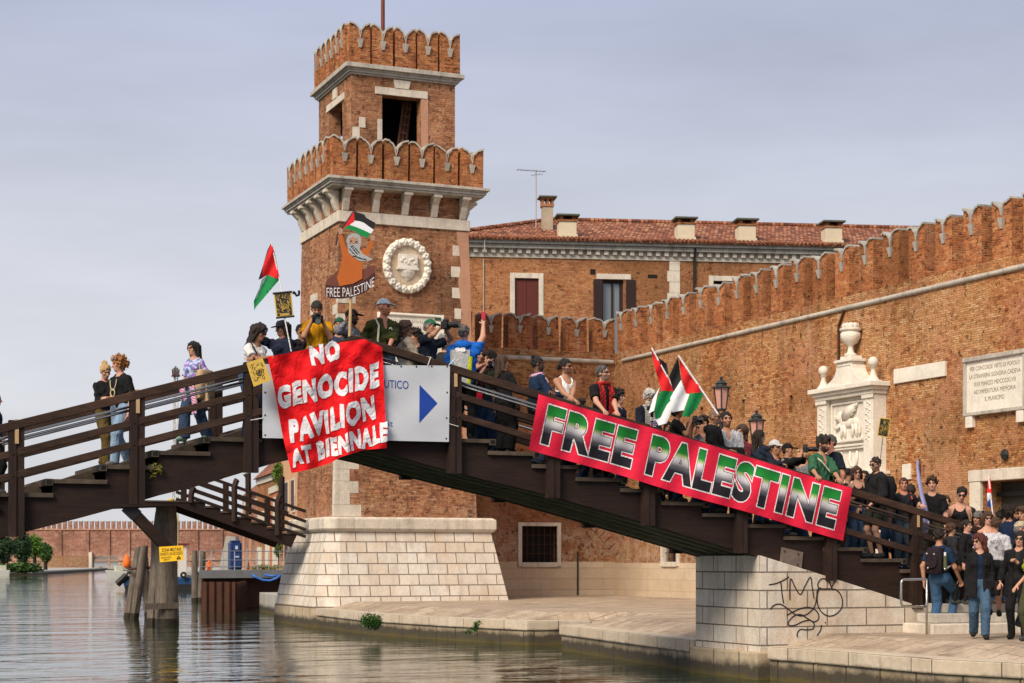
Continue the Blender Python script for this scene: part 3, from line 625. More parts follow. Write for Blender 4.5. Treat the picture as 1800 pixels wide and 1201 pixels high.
# return wall
rw = thing('crenellated_wall', 'short brick return wall beside the tower, with a barred square window and swallow-tailed merlons', 'wall', (26.3, WY, 0))
win1 = (26.42, 27.9, 1.48, 2.87)
mb = MB()
for a, b, c, d in holes_wall(21.5, WX-.002, .1, 9.66, [win1]): mb.box((a, WY, c), (b, WY+.7, d))
mb.build('wall_body', M['brick_low'], rw)
mb = MB(); mb.box((22.3, WY-.03, .18), (26.24, WY+.2, 1.50)); mb.box((26.24, WY-.03, .18), (28.08, WY+.2, 1.30)); mb.box((28.08, WY-.03, .18), (WX-.03, WY+.2, 1.50)); mb.build('plinth', M['render'], rw)
mb = MB(); mb.tube([(21.5+i*.6, WY-.02, 9.3) for i in range(15)] + [(WX-.1, WY-.02, 9.3)], .088, 10); mb.build('string_course', M['istria_grey'], rw, smooth=60)
barred(rw, lambda u, d, z: (u, WY-.03-d, z), win1[0], win1[1], win1[2], win1[3])
mb = MB(); mb.tube([(28.75, WY-.09, .2), (28.75, WY-.09, 1.9)], .03, 6); mb.build('drain_pipe', M['iron'], rw)
mb = MB()
for i in range(9): mb.beam((28.35+.21*i, WY-.012, 3.15-.03*i*i*.55), (28.62+.21*i, WY-.012, 3.40-.03*i*i*.55), .24, .05, up=(0,1,0))
mb.build('blocked_arch', M['brick_wall'], rw)
for i in range(7): merlon(rw, (22.75 + i*1.2, WY+.02, 9.66), (1,0,0), .88, 1.28, .40, .52, M['brick_merlon'], (0,-1,0), M['concrete'], .05)
# patched parapet above the string course between the merlons is part of the body
# ================================================================ stone tablets on the long wall
a = at_x(1574, 650, WX); b = at_x(1664, 673, WX)
mb = MB(); mb.box((WX-.07, b.y, a.z-.42), (WX+.05, a.y, a.z+.0)); tag(mb.build('stone_tablet', M['marble'], bevel=.01), 'blank oblong white tablet between the lion monument and the inscribed plaque', 'tablet')
pq = thing('inscribed_plaque', 'large framed stone plaque with five lines of carved lettering above the gate', 'plaque', (WX, 38.7, 5.5))
y1, y0, z0, z1 = 39.95, 37.55, 5.62, 7.0
mb = MB(); mb.box((WX-.08, y0, z0), (WX+.05, y1, z1)); mb.build('slab', M['marble'], pq)
mb = MB(); 
for q in (((WX-.16,y0-.12,z1),(WX+.05,y1+.12,z1+.12)), ((WX-.14,y0-.1,z0-.1),(WX+.05,y1+.1,z0-.002)), ((WX-.13,y1+.001,z0),(WX+.05,y1+.11,z1-.002)), ((WX-.13,y0-.11,z0),(WX+.05,y0-.001,z1-.002))): mb.box(*q)
mb.build('frame', M['istria_grey'], pq, bevel=.015)
for yy in (y1-.25, y0): 
    mb = MB(); mb.box((WX-.12, yy-.02, z0-.42), (WX+.05, yy+.27, z0-.104)); mb.build('bracket', M['marble'], pq, bevel=.01)
ink = plain('carved_letter_shadow', (.22,.17,.12), .9, .2)
for i, (s, wd_) in enumerate((('PER CONCORDE VIRTU DI POPOLO', .93), ('LA STRANIERA SIGNORIA CADEVA', .96), ('XXII MARZO MDCCCXLVIII', .78), ('AD IMPERITURA MEMORIA', .78), ('IL MUNICIPIO', .36))):
    zz = z1 - .26 - i*.215; m_ = (y0+y1)/2; h = (y1-y0-.14)*wd_
    mb = MB(); text_on(mb, s, lambda u, v, zz=zz, h=h: (WX-.084, m_ + h/2 - h*u, zz + .115*v)); mb.build('carved_line', ink, pq, uv=False, fix=False)
# ================================================================ lion monument
mo = thing('lion_monument', 'white stone monument with winged lion relief, curved pediment and urn on the wall', 'monument', (WX-.4, 45.3, .2))
XF = 29.92; YL, YR = 46.85, 43.85; YC = (YL+YR)/2
def mbox(n, q, mat=M['marble'], bev=.015):
    mb = MB()
    for a, b in q: mb.box(a, b)
    return mb.build(n, mat, mo, bevel=bev)
mbox('base', [((XF-.06, YR-.08, .2), (WX, YL+.08, 4.02)), ((XF-.12, YR-.14, 4.022), (WX, YL+.14, 4.10)), ((XF-.18, YR-.2, 4.102), (WX, YL+.2, 4.2))])
mbox('lower_panel', [((XF+.08, YR+.52, 4.202), (WX, YL-.52, 4.90))])
for q in (.36, .64):
    mb = MB(); yy = YR + (YL-YR)*q; mb.tube([(XF+.06, yy+.18, 4.84), (XF+.03, yy+.2, 4.6), (XF+.04, yy+.1, 4.40), (XF+.04, yy-.08, 4.38), (XF+.03, yy-.18, 4.52), (XF+.05, yy-.2, 4.84)], .045, 6)
    mb.build('swag', M['marble'], mo, smooth=True)
mbox('shelf', [((XF-.02, YR+.51, 4.902), (WX, YL-.51, 4.98)), ((XF-.06, YR+.51, 4.982), (WX, YL-.51, 5.05))])
mbox('panel', [((XF+.16, YR+.52, 5.052), (WX, YL-.52, 6.48))])
mbox('panel_frame', [((XF+.09, YR+.60, 5.16), (XF+.158, YR+.66, 6.36)), ((XF+.09, YL-.66, 5.16), (XF+.158, YL-.60, 6.36)), ((XF+.09, YR+.662, 6.30), (XF+.158, YL-.662, 6.358)), ((XF+.02, YR+.662, 5.14), (XF+.158, YL-.662, 5.22))])
for yy in (YR, YL-.48):
    mbox('pilaster', [((XF, yy, 4.202), (WX, yy+.5, 6.48))])
    mb = MB(); random.seed(3)
    for i in range(22): mb.ball((XF-.005, yy+.25+.09*math.sin(i*1.9), 5.12+i*.056), (.025, .035+.02*(i%3), .032), 6)
    mb.build('carved_vine', M['marble'], mo, smooth=True)
    mbox('pilaster_capital', [((XF-.05, yy-.04, 6.36), (XF-.002, yy+.54, 6.478))])
mbox('cornice', [((XF-.06, YR-.05, 6.482), (WX, YL+.05, 6.60)), ((XF-.14, YR-.11, 6.602), (WX, YL+.11, 6.70)), ((XF-.24, YR-.2, 6.702), (WX, YL+.2, 6.84))])
pts = [(1.36,0)]
for i in range(9):
    t = i/8; pts.append((1.20 - .78*math.sin(t*math.pi/2), .12 + .62*(1-math.cos(t*math.pi/2))))
pts += [(-p[0], p[1]) for p in reversed(pts)]
mb = MB(); mb.prism(pts, lambda p, q: (q, YC+p[0], 6.844+p[1]*.82), XF-.02, WX); mb.build('pediment', M['marble'], mo, bevel=.01)
mbox('urn_plinth', [((XF-.02, YC-.38, 7.408), (WX, YC+.38, 7.55)), ((XF-.08, YC-.46, 7.552), (WX, YC+.46, 7.64)), ((XF+.04, YC-.3, 7.642), (WX-.04, YC+.3, 7.74))])
mb = MB(); mb.lathe([(.19,7.742),(.20,7.79),(.10,7.86),(.08,8.0),(.10,8.08),(.20,8.14),(.30,8.30),(.31,8.42),(.26,8.48),(.33,8.53),(.33,8.58),(.28,8.60)], (XF+.22, YC, 0), 20)
for i in range(9): t = i*.7; mb.ball((XF+.22+.16*math.cos(t), YC+.16*math.sin(t), 8.65), (.12,.12,.11), 7)
mb.build('urn', M['marble'], mo, smooth=50)
for yy in (YR+.16, YL-.16):
    mb = MB(); mb.lathe([(.22,6.844),(.20,6.88),(.12,7.0),(.07,7.15),(.08,7.24),(.12,7.27),(.05,7.29)], (XF+.12, yy, 0), 14); mb.ball((XF+.12, yy, 7.43), .16, 12); mb.build('ball_finial', M['marble'], mo, smooth=50)
mb = MB(); X = XF+.13
X = XF+.15
def rel(y, z, ry, rz, rx=.07): mb.ball((X, y, z), (rx, ry, rz), 12)
ZL = 5.66
rel(YC-.05, ZL+.06, .40, .15); rel(YC+.24, ZL+.08, .20, .19, .09); rel(YC-.36, ZL+.05, .17, .17, .08); rel(YC+.44, ZL+.26, .16, .19, .10); rel(YC+.50, ZL+.25, .11, .11, .15); rel(YC+.59, ZL+.20, .06, .055, .13)
for yy, yb in ((YC+.30, YC+.36), (YC+.20, YC+.16), (YC-.30, YC-.24), (YC-.42, YC-.46)):
    mb.tube([(X-.01, yy, ZL+.0), (X-.03, (yy+yb)/2-.02, ZL-.2), (X-.02, yb, ZL-.40)], [.085, .05, .042], 8); mb.ball((X-.03, yb+.04, ZL-.41), (.05,.075,.035), 8)
mb.tube([(X-.02, YC+.34, ZL+.05), (X-.05, YC+.56, ZL-.08), (X-.04, YC+.68, ZL-.06)], [.07,.05,.045], 8)
mb.tube([(X-.02, YC-.50, ZL+.08), (X-.03, YC-.64, ZL-.06), (X-.03, YC-.66, ZL-.26), (X-.03, YC-.60, ZL-.34)], [.035,.028,.025,.04], 6)
wing = [(.22,.12),(.28,.30),(.20,.50),(-.10,.60),(-.55,.66),(-.50,.56),(-.40,.50),(-.44,.42),(-.30,.38),(-.30,.30),(-.14,.26),(-.02,.16)]
mb.prism(wing, lambda p, q: (q, YC+p[0], ZL+p[1]*.95), X-.085, X+.02)
mb.build('lion_relief', M['marble'], mo, smooth=True)
# stone above gate side and small white tablet
mb = MB(); p = at_x(1595, 828, WX); mb.box((WX-.05, p.y-.2, p.z-.25), (WX+.05, p.y+.2, p.z+.2)); tag(mb.build('small_tablet', M['marble'], bevel=.01), 'small square white tablet on the brick behind the man in the dark shirt', 'tablet')
mb = MB(); mb.tube([at_x(1484, 545, WX-.05), at_x(1474, 573, WX-.05), at_x(1474, 640, WX-.05)], .045, 6); tag(mb.build('wall_cable', M['rust']), 'rusty brown cable on the brick behind the monument urn', 'cable')
# ================================================================ house behind the wall
hs = thing('brick_house', 'brick building behind the crenellated wall, with tiled roof, dentil cornice and chimneys', 'house', at_d(1100, 900, 85) )
pa = at_d(700, 453, 83.6); pb = at_d(1700, 453, 87.0); HU = Vector((pb.x-pa.x, pb.y-pa.y, 0)).normalized(); HO = Vector((HU.y, -HU.x, 0))   # along, outward
if HO.dot(Vector((0,-1,0))) < 0: HO = -HO
HB = Vector((pa.x, pa.y, 0))
def hp(px, py, out=0.0):
    """survey point on the house front"""
    r = ray(px, py); n = HO; k = ((HB - Vector((0,0,0))).dot(n) + out) / (r[0]*n.x + r[1]*n.y); q = Vector((r[0]*k, r[1]*k, ZC + r[2]*k)); return (q-HB).dot(HU), q.z
def hq(u, out, z): return HB + HU*u + HO*out + Vector((0,0,z))
def hbox(mb, u0, u1, o0, o1, z0, z1): mb.hexa([hq(u0,o0,z0),hq(u1,o0,z0),hq(u1,o1,z0),hq(u0,o1,z0)], [hq(u0,o0,z1),hq(u1,o0,z1),hq(u1,o1,z1),hq(u0,o1,z1)])
UL, UR = hp(770, 600)[0], hp(1800, 600)[0]
ZBAND = hp(900, 453)[1]; ZGUT = hp(900, 424)[1]
w1 = (*[hp(905, 489)[0], hp(947, 489)[0]], 8.0, hp(905, 489)[1]); w2 = (hp(1059, 492)[0], hp(1096, 492)[0], 8.0, hp(1059, 492)[1]); w3 = (hp(1254, 494)[0], hp(1296, 494)[0], 8.0, hp(1254, 494)[1])
huv = None
def hbuild(mb, name, mat, bevel=0, parent=None):
    o = mb.build(name, mat, parent or hs, bevel=bevel)
    return o
mb = MB()
for a, b, c, d in holes_wall(UL, UR, 0, ZBAND, [w1, w2, w3]): hbox(mb, a, b, -.5, 0, c, d)
hbox(mb, UL, UL+.4, -11, -.501, 0, ZBAND)
hbuild(mb, 'front_wall', M['brick_house'])
mb = MB(); hbox(mb, UL-.06, UR, -.5, .06, ZBAND, ZBAND+.18); hbox(mb, UL-.05, UR, -.5, .05, ZBAND+.182, ZBAND+.40)
hbuild(mb, 'frieze', M['istria'])
u = UL
while u < UR: mb = MB(); hbox(mb, u, u+.2, .051, .22, ZBAND+.19, ZBAND+.40); u += .42; hbuild(mb, 'dentil', M['istria'])
mb = MB(); hbox(mb, UL-.3, UR, -.5, .34, ZBAND+.402, ZBAND+.60); hbox(mb, UL-.42, UR, -.5, .50, ZBAND+.602, ZGUT); hbuild(mb, 'cornice', M['istria_grey'], .02)
ZR = ZGUT; RD = 6.2; RH = 2.25; u_h = hp(1005, 400)[0]
mb = MB(); mb.add([hq(UL-.5, .62, ZR), hq(UR, .62, ZR), hq(UR, -RD, ZR+RH), hq(u_h, -RD, ZR+RH), hq(UL-.5, -2*RD, ZR), hq(UR, -2*RD, ZR), hq(UL-.5, .62, ZR-.05), hq(UR,.62,ZR-.05)], [(0,1,2,3), (0,3,4), (3,2,5,4), (0,1,7,6)])
rf = hbuild(mb, 'roof', M['tiles'])
me = rf.data; l = me.uv_layers[0].data
for pol in me.polygons:
    for li in pol.loop_indices:
        q = me.vertices[me.loops[li].vertex_index].co - HB; l[li].uv = (q.dot(HU), -q.dot(HO)*1.06) if pol.index != 1 else (q.dot(HO), q.dot(HU))
# courses of rounded tiles along the eave and ridge
mb = MB(); u = UL-.5
while u < UR: p = hq(u, .60, ZR+.03); mb.tube([p + HO*.08, p - HO*.5 + Vector((0,0,.18))], .085, 6); u += .21
hbuild(mb, 'eave_tiles', M['tiles'], 0, rf)
mb = MB(); mb.tube([hq(u_h-.2, -RD, ZR+RH+.03), hq(UR, -RD, ZR+RH+.03)], .13, 8); mb.tube([hq(UL-.5, .62, ZR+.05), hq(u_h, -RD, ZR+RH+.05)], .12, 8); hbuild(mb, 'ridge_tiles', M['tiles'], 0, rf)
def hwin(w, kind):
    u0, u1, z0, z1 = w; mb = MB()
    if kind != 2:
        g = .23; hbox(mb, u0-g, u0, -.2, .04, z0, z1+.25); hbox(mb, u1, u1+g, -.2, .04, z0, z1+.25); hbox(mb, u0+.001, u1-.001, -.2, .038, z1+.001, z1+.248)
    else: hbox(mb, u0-.3, u1+.36, -.2, .04, z1+.03, z1+.29)
    fr = hbuild(mb, 'window_frame', M['istria'], .01)
    mb = MB(); hbox(mb, u0+.002, u1-.002, -.32, -.28, z0, z1); hbuild(mb, 'pane', M['pane'] if kind == 2 else M['dark'], 0, fr)
    if kind == 1:
        for a, b in ((u0+.01, (u0+u1)/2-.006), ((u0+u1)/2+.006, u1-.01)): mb = MB(); hbox(mb, a, b, -.14, -.08, z0, z1-.01); hbuild(mb, 'shutter', M['shutter'], .01, fr)
    if kind == 3: mb = MB(); hbox(mb, u0+.01, u1-.01, -.14, -.08, z0, z1-.12); hbox(mb, (u0+u1)/2-.05, (u0+u1)/2+.05, -.07, -.04, z0, z1-.1); hbuild(mb, 'shutter', M['shutter'], .01, fr)
    if kind == 2:
        m_ = (u0+u1)/2; mb = MB(); hbox(mb, m_-.05, m_+.05, -.26, -.2, z0, z1); hbox(mb, u0+.003, u0+.07, -.26, -.2, z0, z1); hbox(mb, u1-.16, u1-.003, -.27, -.2, z0, z1); hbox(mb, u0+.07, u1-.16, -.26, -.2, z1-.13, z1-.003); hbuild(mb, 'sash', M['shutter_dark'], 0, fr)
        for a, b in ((u0-.44, u0-.01), (u1+.12, u1+.58)): mb = MB(); hbox(mb, a, b, .01, .06, z0, z1+.02); [hbox(mb, a+.06, b-.06, .061, .07, z0+.12*i, z0+.12*i+.07) for i in range(int((z1-z0)/.12))]; hbuild(mb, 'shutter', M['shutter_dark'], 0, fr)
hwin(w1, 1); hwin(w2, 2); hwin(w3, 3)
mb = MB(); q0 = hp(1173, 460)[0]; z = 6.0; k = 0
while z < ZBAND-.01: hbox(mb, q0-(.0 if k % 2 else -.1), q0+.62, -.1, .03, z, min(z+.52, ZBAND-.002)); z += .53; k += 1
hbuild(mb, 'quoins', M['istria'], .008)
mb = MB(); d0 = hp(1219, 470)[0]; mb.tube([hq(d0, .4, ZGUT-.2), hq(d0, .14, ZBAND-.1), hq(d0, .12, 5)], .06, 8); hbuild(mb, 'downpipe', M['iron'])
mb = MB(); d0 = hp(850, 470)[0]; mb.tube([hq(d0, .6, ZGUT+.1), hq(d0, .5, ZBAND+.2), hq(d0, .05, ZBAND-.1), hq(d0, .05, 5)], .025, 6); hbuild(mb, 'lightning_rod_wire', M['istria_grey'])
for px, py, w_, h_ in ((1042, 478, .26, .26), (1147, 486, .46, .17)):
    u, z = hp(px, py); mb = MB(); hbox(mb, u-w_/2, u+w_/2, -.3, .012, z-h_/2, z+h_/2); hbuild(mb, 'vent', M['dark'])
cream = plain('cream_plaster', (.60,.52,.38), .9, .2, 2); slab = plain('mossy_slab', (.10,.11,.085), .9, .3)
for px in (1001, 1210, 1318, 1471):
    u, _ = hp(px, 420); z0 = ZGUT+.30; mb = MB(); hbox(mb, u-.48, u+.48, -1.3, -.42, z0-.4, z0+.18); hbox(mb, u-.42, u+.42, -1.25, -.45, z0+.182, z0+.80); ch = hbuild(mb, 'chimney', cream, .01, rf)
    mb = MB(); hbox(mb, u-.47, u+.47, -1.3, -.4, z0+.802, z0+.87); hbox(mb, u-.36, u-.22, -1.2, -.5, z0+.872, z0+1.06); hbox(mb, u+.22, u+.36, -1.2, -.5, z0+.872, z0+1.06); hbox(mb, u-.22, u+.22, -1.1, -.9, z0+.872, z0+1.06); hbuild(mb, 'chimney_vent', M['brick_house'], 0, ch)
    mb = MB(); hbox(mb, u-.56, u+.56, -1.42, -.3, z0+1.062, z0+1.14); hbuild(mb, 'chimney_slab', slab, 0, ch)
u, _ = hp(977, 400); z0 = ZGUT+.6
mb = MB(); hbox(mb, u-.26, u+.26, -3.2, -2.7, z0, z0+1.65); ch = hbuild(mb, 'chimney', plain('stained_plaster', (.40,.33,.24), .9, .4, 2), .01, rf)
mb = MB(); hbox(mb, u-.31, u+.31, -3.25, -2.65, z0+1.652, z0+1.77); [hbox(mb, u+a, u+a+.12, -3.22, -2.68, z0+1.772, z0+2.0) for a in (-.30, -.06, .18)]; hbox(mb, u-.33, u+.33, -3.26, -2.64, z0+2.002, z0+2.08); hbuild(mb, 'chimney_vent', M['brick_house'], 0, ch)
mb = MB(); hbox(mb, u-.44, u+.44, -3.4, -2.5, z0+2.082, z0+2.15); hbuild(mb, 'chimney_slab', slab, 0, ch)
# antenna
an = thing('aerial', 'thin television aerial on the roof beside the tall chimney', 'aerial', hq(hp(958, 390)[0], -3.2, ZGUT+1))
u, _ = hp(958, 390); z1 = 1.56 + (985-304)*88.3/3100
mb = MB(); mb.tube([hq(u, -3.2, ZGUT+.6), hq(u, -3.2, z1)], .03, 6); mb.build('mast', M['istria_grey'], an)
mb = MB(); mb.tube([hq(u-.95, -3.2, z1-.02), hq(u+.5, -3.2, z1-.08)], .014, 5)
for i in range(9): mb.tube([hq(u-.9+.16*i, -3.5, z1-.02-.006*i+.02), hq(u-.9+.16*i, -2.9, z1-.02-.006*i-.02)], .010, 5)
mb.tube([hq(u-.25, -3.2, z1-.28), hq(u+.35, -3.2, z1-.2)], .012, 5); mb.build('boom', M['iron'], an)
# ================================================================ the wooden footbridge
YN, YF = 28.0, 30.4
def nx(px): return at_y(px, 900, YN).x
TREADS = []       # (x0, x1, z top)
for a, b, z in ((-95,0,2.38),(0,94,2.60),(94,189,2.82),(189,280,3.06),(280,370,3.30),(370,460,3.54)): TREADS.append((nx(a), nx(b), z))
x = nx(-95); z = 2.38
L_ = []
for i in range(7): L_.append((x-.845, x, z-.22)); x -= .845; z -= .22
TREADS = list(reversed(L_)) + TREADS
TREADS += [(nx(460), 8.17, 3.77), (8.17, 9.63, 3.99), (9.63, 10.47, 3.83), (10.47, nx(858), 3.63)]
e_ = [858, 935, 1012, 1090, 1162, 1234, 1310, 1378, 1447, 1514, 1582]
for i, z in enumerate((3.43, 3.22, 3.01, 2.83, 2.61, 2.41, 2.22, 2.0, 1.80, 1.59)): TREADS.append((nx(e_[i]), nx(e_[i+1]), z))
x = nx(1582); z = 1.59
for i in range(4): z -= .205; TREADS.append((x, x+.845, z)); x += .845
XEND = x
def deck_z(x):
    for a, b, z in TREADS:
        if a <= x < b: return z
    return TREADS[-1][2]-.1 if x > 10 else TREADS[0][2]
BOT = [(-200,985),(-95,962),(0,946),(70,929),(140,911),(210,892),(280,871),(350,854),(420,833),(480,815),(560,797),(640,789),(700,802),(760,819),(860,845),(960,869),(1080,903),(1214,943),(1332,978),(1460,1018),(1560,1050),(1660,1083)]
BOT = [(at_y(a, b, YN).x, at_y(a, b, YN).z) for a, b in BOT]
BOT = [(TREADS[0][0], BOT[0][1]-.285*(BOT[0][0]-TREADS[0][0]))] + BOT + [(XEND, BOT[-1][1]-.245*(XEND-BOT[-1][0]))]
def bot_z(x):
    for (a, za), (b, zb) in zip(BOT[:-1], BOT[1:]):
        if a <= x <= b: return za + (zb-za)*(x-a)/(b-a)
    return BOT[-1][1]
br = thing('footbridge', 'dark wooden footbridge with stepped deck and slatted railings crossing the canal', 'bridge', (9, 29.2, 0))
top = []
for a, b, z in TREADS: top += [(a, z-.075), (b, z-.075)]
prof = top + [p for p in reversed(BOT)]
mb = MB(); mb.prism(prof, lambda p, q: (p[0], q, p[1]), YN+.03, YN+.19); mb.build('stringer', M['wood'], br)
mb = MB(); mb.prism(prof, lambda p, q: (p[0], q, p[1]), YF-.19, YF-.03); mb.build('stringer', M['wood'], br)
def follow(y0, y1, up0, up1, name, mat):
    mb = MB(); mb.loft([[(x, y0, z+up0), (x, y1, z+up0), (x, y1, z+up1), (x, y0, z+up1)] for x, z in BOT]); return mb.build(name, mat, br)
follow(YN+.2, YN+.36, .03, .20, 'soffit_beam', M['soffit'])
for y0 in (28.62, 29.12, 29.62): follow(y0, y0+.2, .05, .32, 'soffit_beam', M['soffit'])
follow(YF-.42, YF-.2, .01, .2, 'soffit_beam', M['soffit'])
follow(YN+.37, YF-.43, .33, .38, 'soffit_boards', M['soffit'])
for i, (a, b, z) in enumerate(TREADS):
    left = b < 8.2; mb = MB(); e = -.07 if left else .0; w = .07 if not left else 0
    mb.box((a+e+.002, YN-.03, z-.07), (b+w-.002, YF+.03, z)); t = mb.build('tread', M['tread'], br, bevel=.008)
    xe = (a+e) if left else (b+w); mb = MB(); s = -1 if left else 1
    mb.box((xe-.055, YN-.045, z-.10), (xe+.055, YF+.04, z+.004)); n_ = mb.build('nosing', M['tread'], t)
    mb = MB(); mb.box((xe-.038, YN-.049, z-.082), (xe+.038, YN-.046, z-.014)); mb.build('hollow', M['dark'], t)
    if left and 2 < i < 13:   # boards that ramp each step
        mb = MB(); z1 = z + .21; mb.hexa([(b-.62, YN+.75, z+.003), (b-.075, YN+.75, z+.003), (b-.075, YF-.35, z+.003), (b-.62, YF-.35, z+.003)], [(b-.62, YN+.75, z+.02), (b-.075, YN+.75, z1), (b-.075, YF-.35, z1), (b-.62, YF-.35, z+.02)]); mb.build('ramp_board', M['tread'], br)
    rz = TREADS[i-1][2] if i else z-.2
def rail_z(x): return 4.73 + .285*(x-7.05) if x < 8.95 else 5.27 - .2455*(x-8.95)
XA = TREADS[0][0]
POSTX = [nx(p) for p in (28, 240, 440)] + [28*.318] + [nx(p) for p in (797, 970, 1137, 1300, 1457, 1608)]
d = POSTX[1]-POSTX[0]; POSTX = [POSTX[0]-d*k for k in (3, 2, 1)] + POSTX + [POSTX[-1]+1.92]
plug = {round(nx(p), 3) for p in (28, 240, 797, 1608)}
for y0, y1, s in ((YN-.115, YN+.03, -1), (YF-.03, YF+.115, 1)):
    for x in POSTX:
        zt = rail_z(x)+.005; zb = bot_z(x)-.04
        mb = MB()
        for a, b, q in ((-.115, -.005, .0), (.005, .115, .018)): mb.box((x+a, y0+(q if s < 0 else 0), zb), (x+b, y1-(q if s > 0 else 0), zt-(.02 if a > 0 else 0)))
        if s < 0:
            for bz in (.07, .52, .86): [mb.ball((x+q, y0-.004, zt-bz), (.016,.012,.016), 6) for q in (-.06, .06)]
        p = mb.build('post', M['wood_post'], br, bevel=.008)
        if s < 0 and round(x, 3) in plug:
            mb = MB(); mb.box((x-.03, y0-.006, zt-.36), (x+.028, y0+.05, zt+.012)); mb.build('pale_filler', M['palewood'], p)
    yr = (y0+y1)/2 + .01*s
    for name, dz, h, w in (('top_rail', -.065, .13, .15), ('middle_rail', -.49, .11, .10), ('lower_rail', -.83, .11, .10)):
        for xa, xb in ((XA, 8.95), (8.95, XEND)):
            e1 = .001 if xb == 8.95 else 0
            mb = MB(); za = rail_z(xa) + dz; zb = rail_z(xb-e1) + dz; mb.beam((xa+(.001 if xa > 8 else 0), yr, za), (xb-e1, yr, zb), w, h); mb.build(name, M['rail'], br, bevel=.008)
    yi = y1 + .05 if s < 0 else y0 - .05
    for dz in (-.215, -.275) if s < 0 else (-.24,):
        for xa, xb in ((XA, 8.9), (9.0, XEND)):
            mb = MB(); mb.tube([(xa, yi, rail_z(xa)+dz), (xb, yi, rail_z(xb)+dz)], .021, 8); mb.build('steel_handrail', M['steel'], br, smooth=True)
# patch plate on the stringer
mb = MB(); q = [at_y(a, b, YN+.01) for a, b in ((1374,962),(1411,971),(1408,999),(1371,994))]; mb.hexa([p + Vector((0,.018,0)) for p in q], [p + Vector((0,-.02,0)) for p in q])
mb.build('patch_plate', plain('rusty_grey_plate', (.17,.13,.11), .8, .6, 5), br)
mb = MB()
for a, b in ((1379,969),(1403,974),(1402,992),(1377,988)): p = at_y(a, b, YN-.014); mb.ball(p, .02, 6)
mb.build('plate_bolts', M['rust'], br)
# ---------------------------------------------------------------- pier
pr = thing('bridge_pier', 'pale ashlar pier under the right end of the footbridge, with black sprayed scribble', 'pier', (18.5, 29.1, .2))
xs = [16.62 + .45*i for i in range(11)]; mb = MB()
mb.prism([(xs[0], -2.2), (xs[-1], -2.2)] + [(x, bot_z(x)+.02) for x in reversed(xs)], lambda p, q: (p[0], q, p[1]), YN-.06, YF-.02); mb.build('ashlar_body', M['pier'], pr, bevel=.01)
mb = MB(); mb.box((16.5, YN-.14, -2.2), (21.0, YF+.05, -.12)); mb.build('footing', M['quay_low'], pr, bevel=.03)
strokes = [[(718,255),(760,248),(810,228),(850,203)], [(795,230),(800,270),(805,320),(815,378)], [(857,355),(856,290),(862,215),(890,270),(925,320),(955,265),(992,205),(1003,270),(1015,345)],
 [(1130,275),(1115,235),(1085,216),(1060,220),(1042,245),(1043,270),(1060,282),(1130,282),(1165,292),(1195,330),(1202,390),(1175,437),(1125,462),(1075,445),(1042,395),(1036,335),(1046,290),(1060,275)], [(1158,230),(1140,255),(1130,278)],
 [(728,418),(745,395),(775,383),(805,388),(850,420),(890,450),(940,460),(985,438),(1020,395),(1032,340),(1038,290),(1060,275)],
 [(835,457),(880,432),(940,408),(1000,408),(1040,440),(1045,480),(1015,500),(975,480),(930,452),(885,460),(850,495),(850,522),(890,522),(940,498),(990,490),(1016,515),(1008,545),(970,553),(925,550),(905,575),(905,600)], [(1065,520),(1058,555),(1035,590)], [(1088,502),(1091,507)]]
def smooth_line(p, n=4):
    out = []
    for i in range(len(p)-1):
        p0, p1, p2, p3 = [Vector(p[max(0, min(len(p)-1, j))]) for j in (i-1, i, i+1, i+2)]
        for k in range(n):
            t = k/n; out.append(.5*((2*p1) + (p2-p0)*t + (2*p0-5*p1+4*p2-p3)*t*t + (3*p1-p0-3*p2+p3)*t**3))
    return out + [Vector(p[-1])]
gm = plain('black_spray_paint', (.012,.012,.012), .6, .2)
for s in strokes:
    mb = MB(); mb.tube([at_y(1160+p[0]/3.75, 960+p[1]/3.75, YN-.0605) for p in smooth_line([(a, b) for a, b in s])], .0125, 6); mb.build('graffiti_stroke', gm, pr)
# ---------------------------------------------------------------- landing steps and rails
ls = thing('landing_steps', 'three worn stone steps at the foot of the footbridge', 'steps', (21.5, 27.4, .2))
for i in range(3):
    x0 = 19.66 + .32*i; y0 = 26.9 + .34*i; mb = MB(); mb.box((x0, y0, .1 if i == 0 else .2+.18*i+.002), (25.5, YN-.15 if i < 2 else 28.6, .2+.18*(i+1))); mb.build('step', M['istria_grey'] if i else M['istria'], ls, bevel=.02)
mb = MB(); mb.box((21.2, 28.6, .1), (25.5, 31.5, .735)); mb.build('landing', M['istria_grey'], ls)
hp_ = thing('hoop_rail', 'bent stainless steel hoop rail at the end of the pier', 'rail', at_y(1628, 1110, 26.95))
a, b, c_, d_ = (at_y(x, y, 26.95) for x, y in ((1584,1019),(1629,1018),(1629,1066),(1584,1066))); r = .06
cr = lambda p, dx, dz: p + Vector((dx, 0, dz))
pts = [cr(b, 0, -.02), cr(b, -r*.3, 0), cr(a, r, 0), cr(a, r*.3, -r*.3), cr(a, 0, -r), cr(d_, 0, r), cr(d_, r*.3, r*.3), cr(d_, r, 0), c_]
mb = MB(); mb.tube(pts, .024, 8); mb.build('hoop', M['steel'], hp_, smooth=True)
mb = MB(); mb.tube([b, Vector((b.x, b.y, .18))], .024, 8); mb.build('upright', M['steel'], hp_, smooth=True)
mb = MB(); mb.tube([at_y(1660, 1001, 27.2), at_y(1712, 972, 27.75)], .022, 8); 
tag(mb.build('stair_handrail', M['steel'], smooth=True), 'slanting steel handrail above the stone steps behind the man with the backpack', 'handrail')
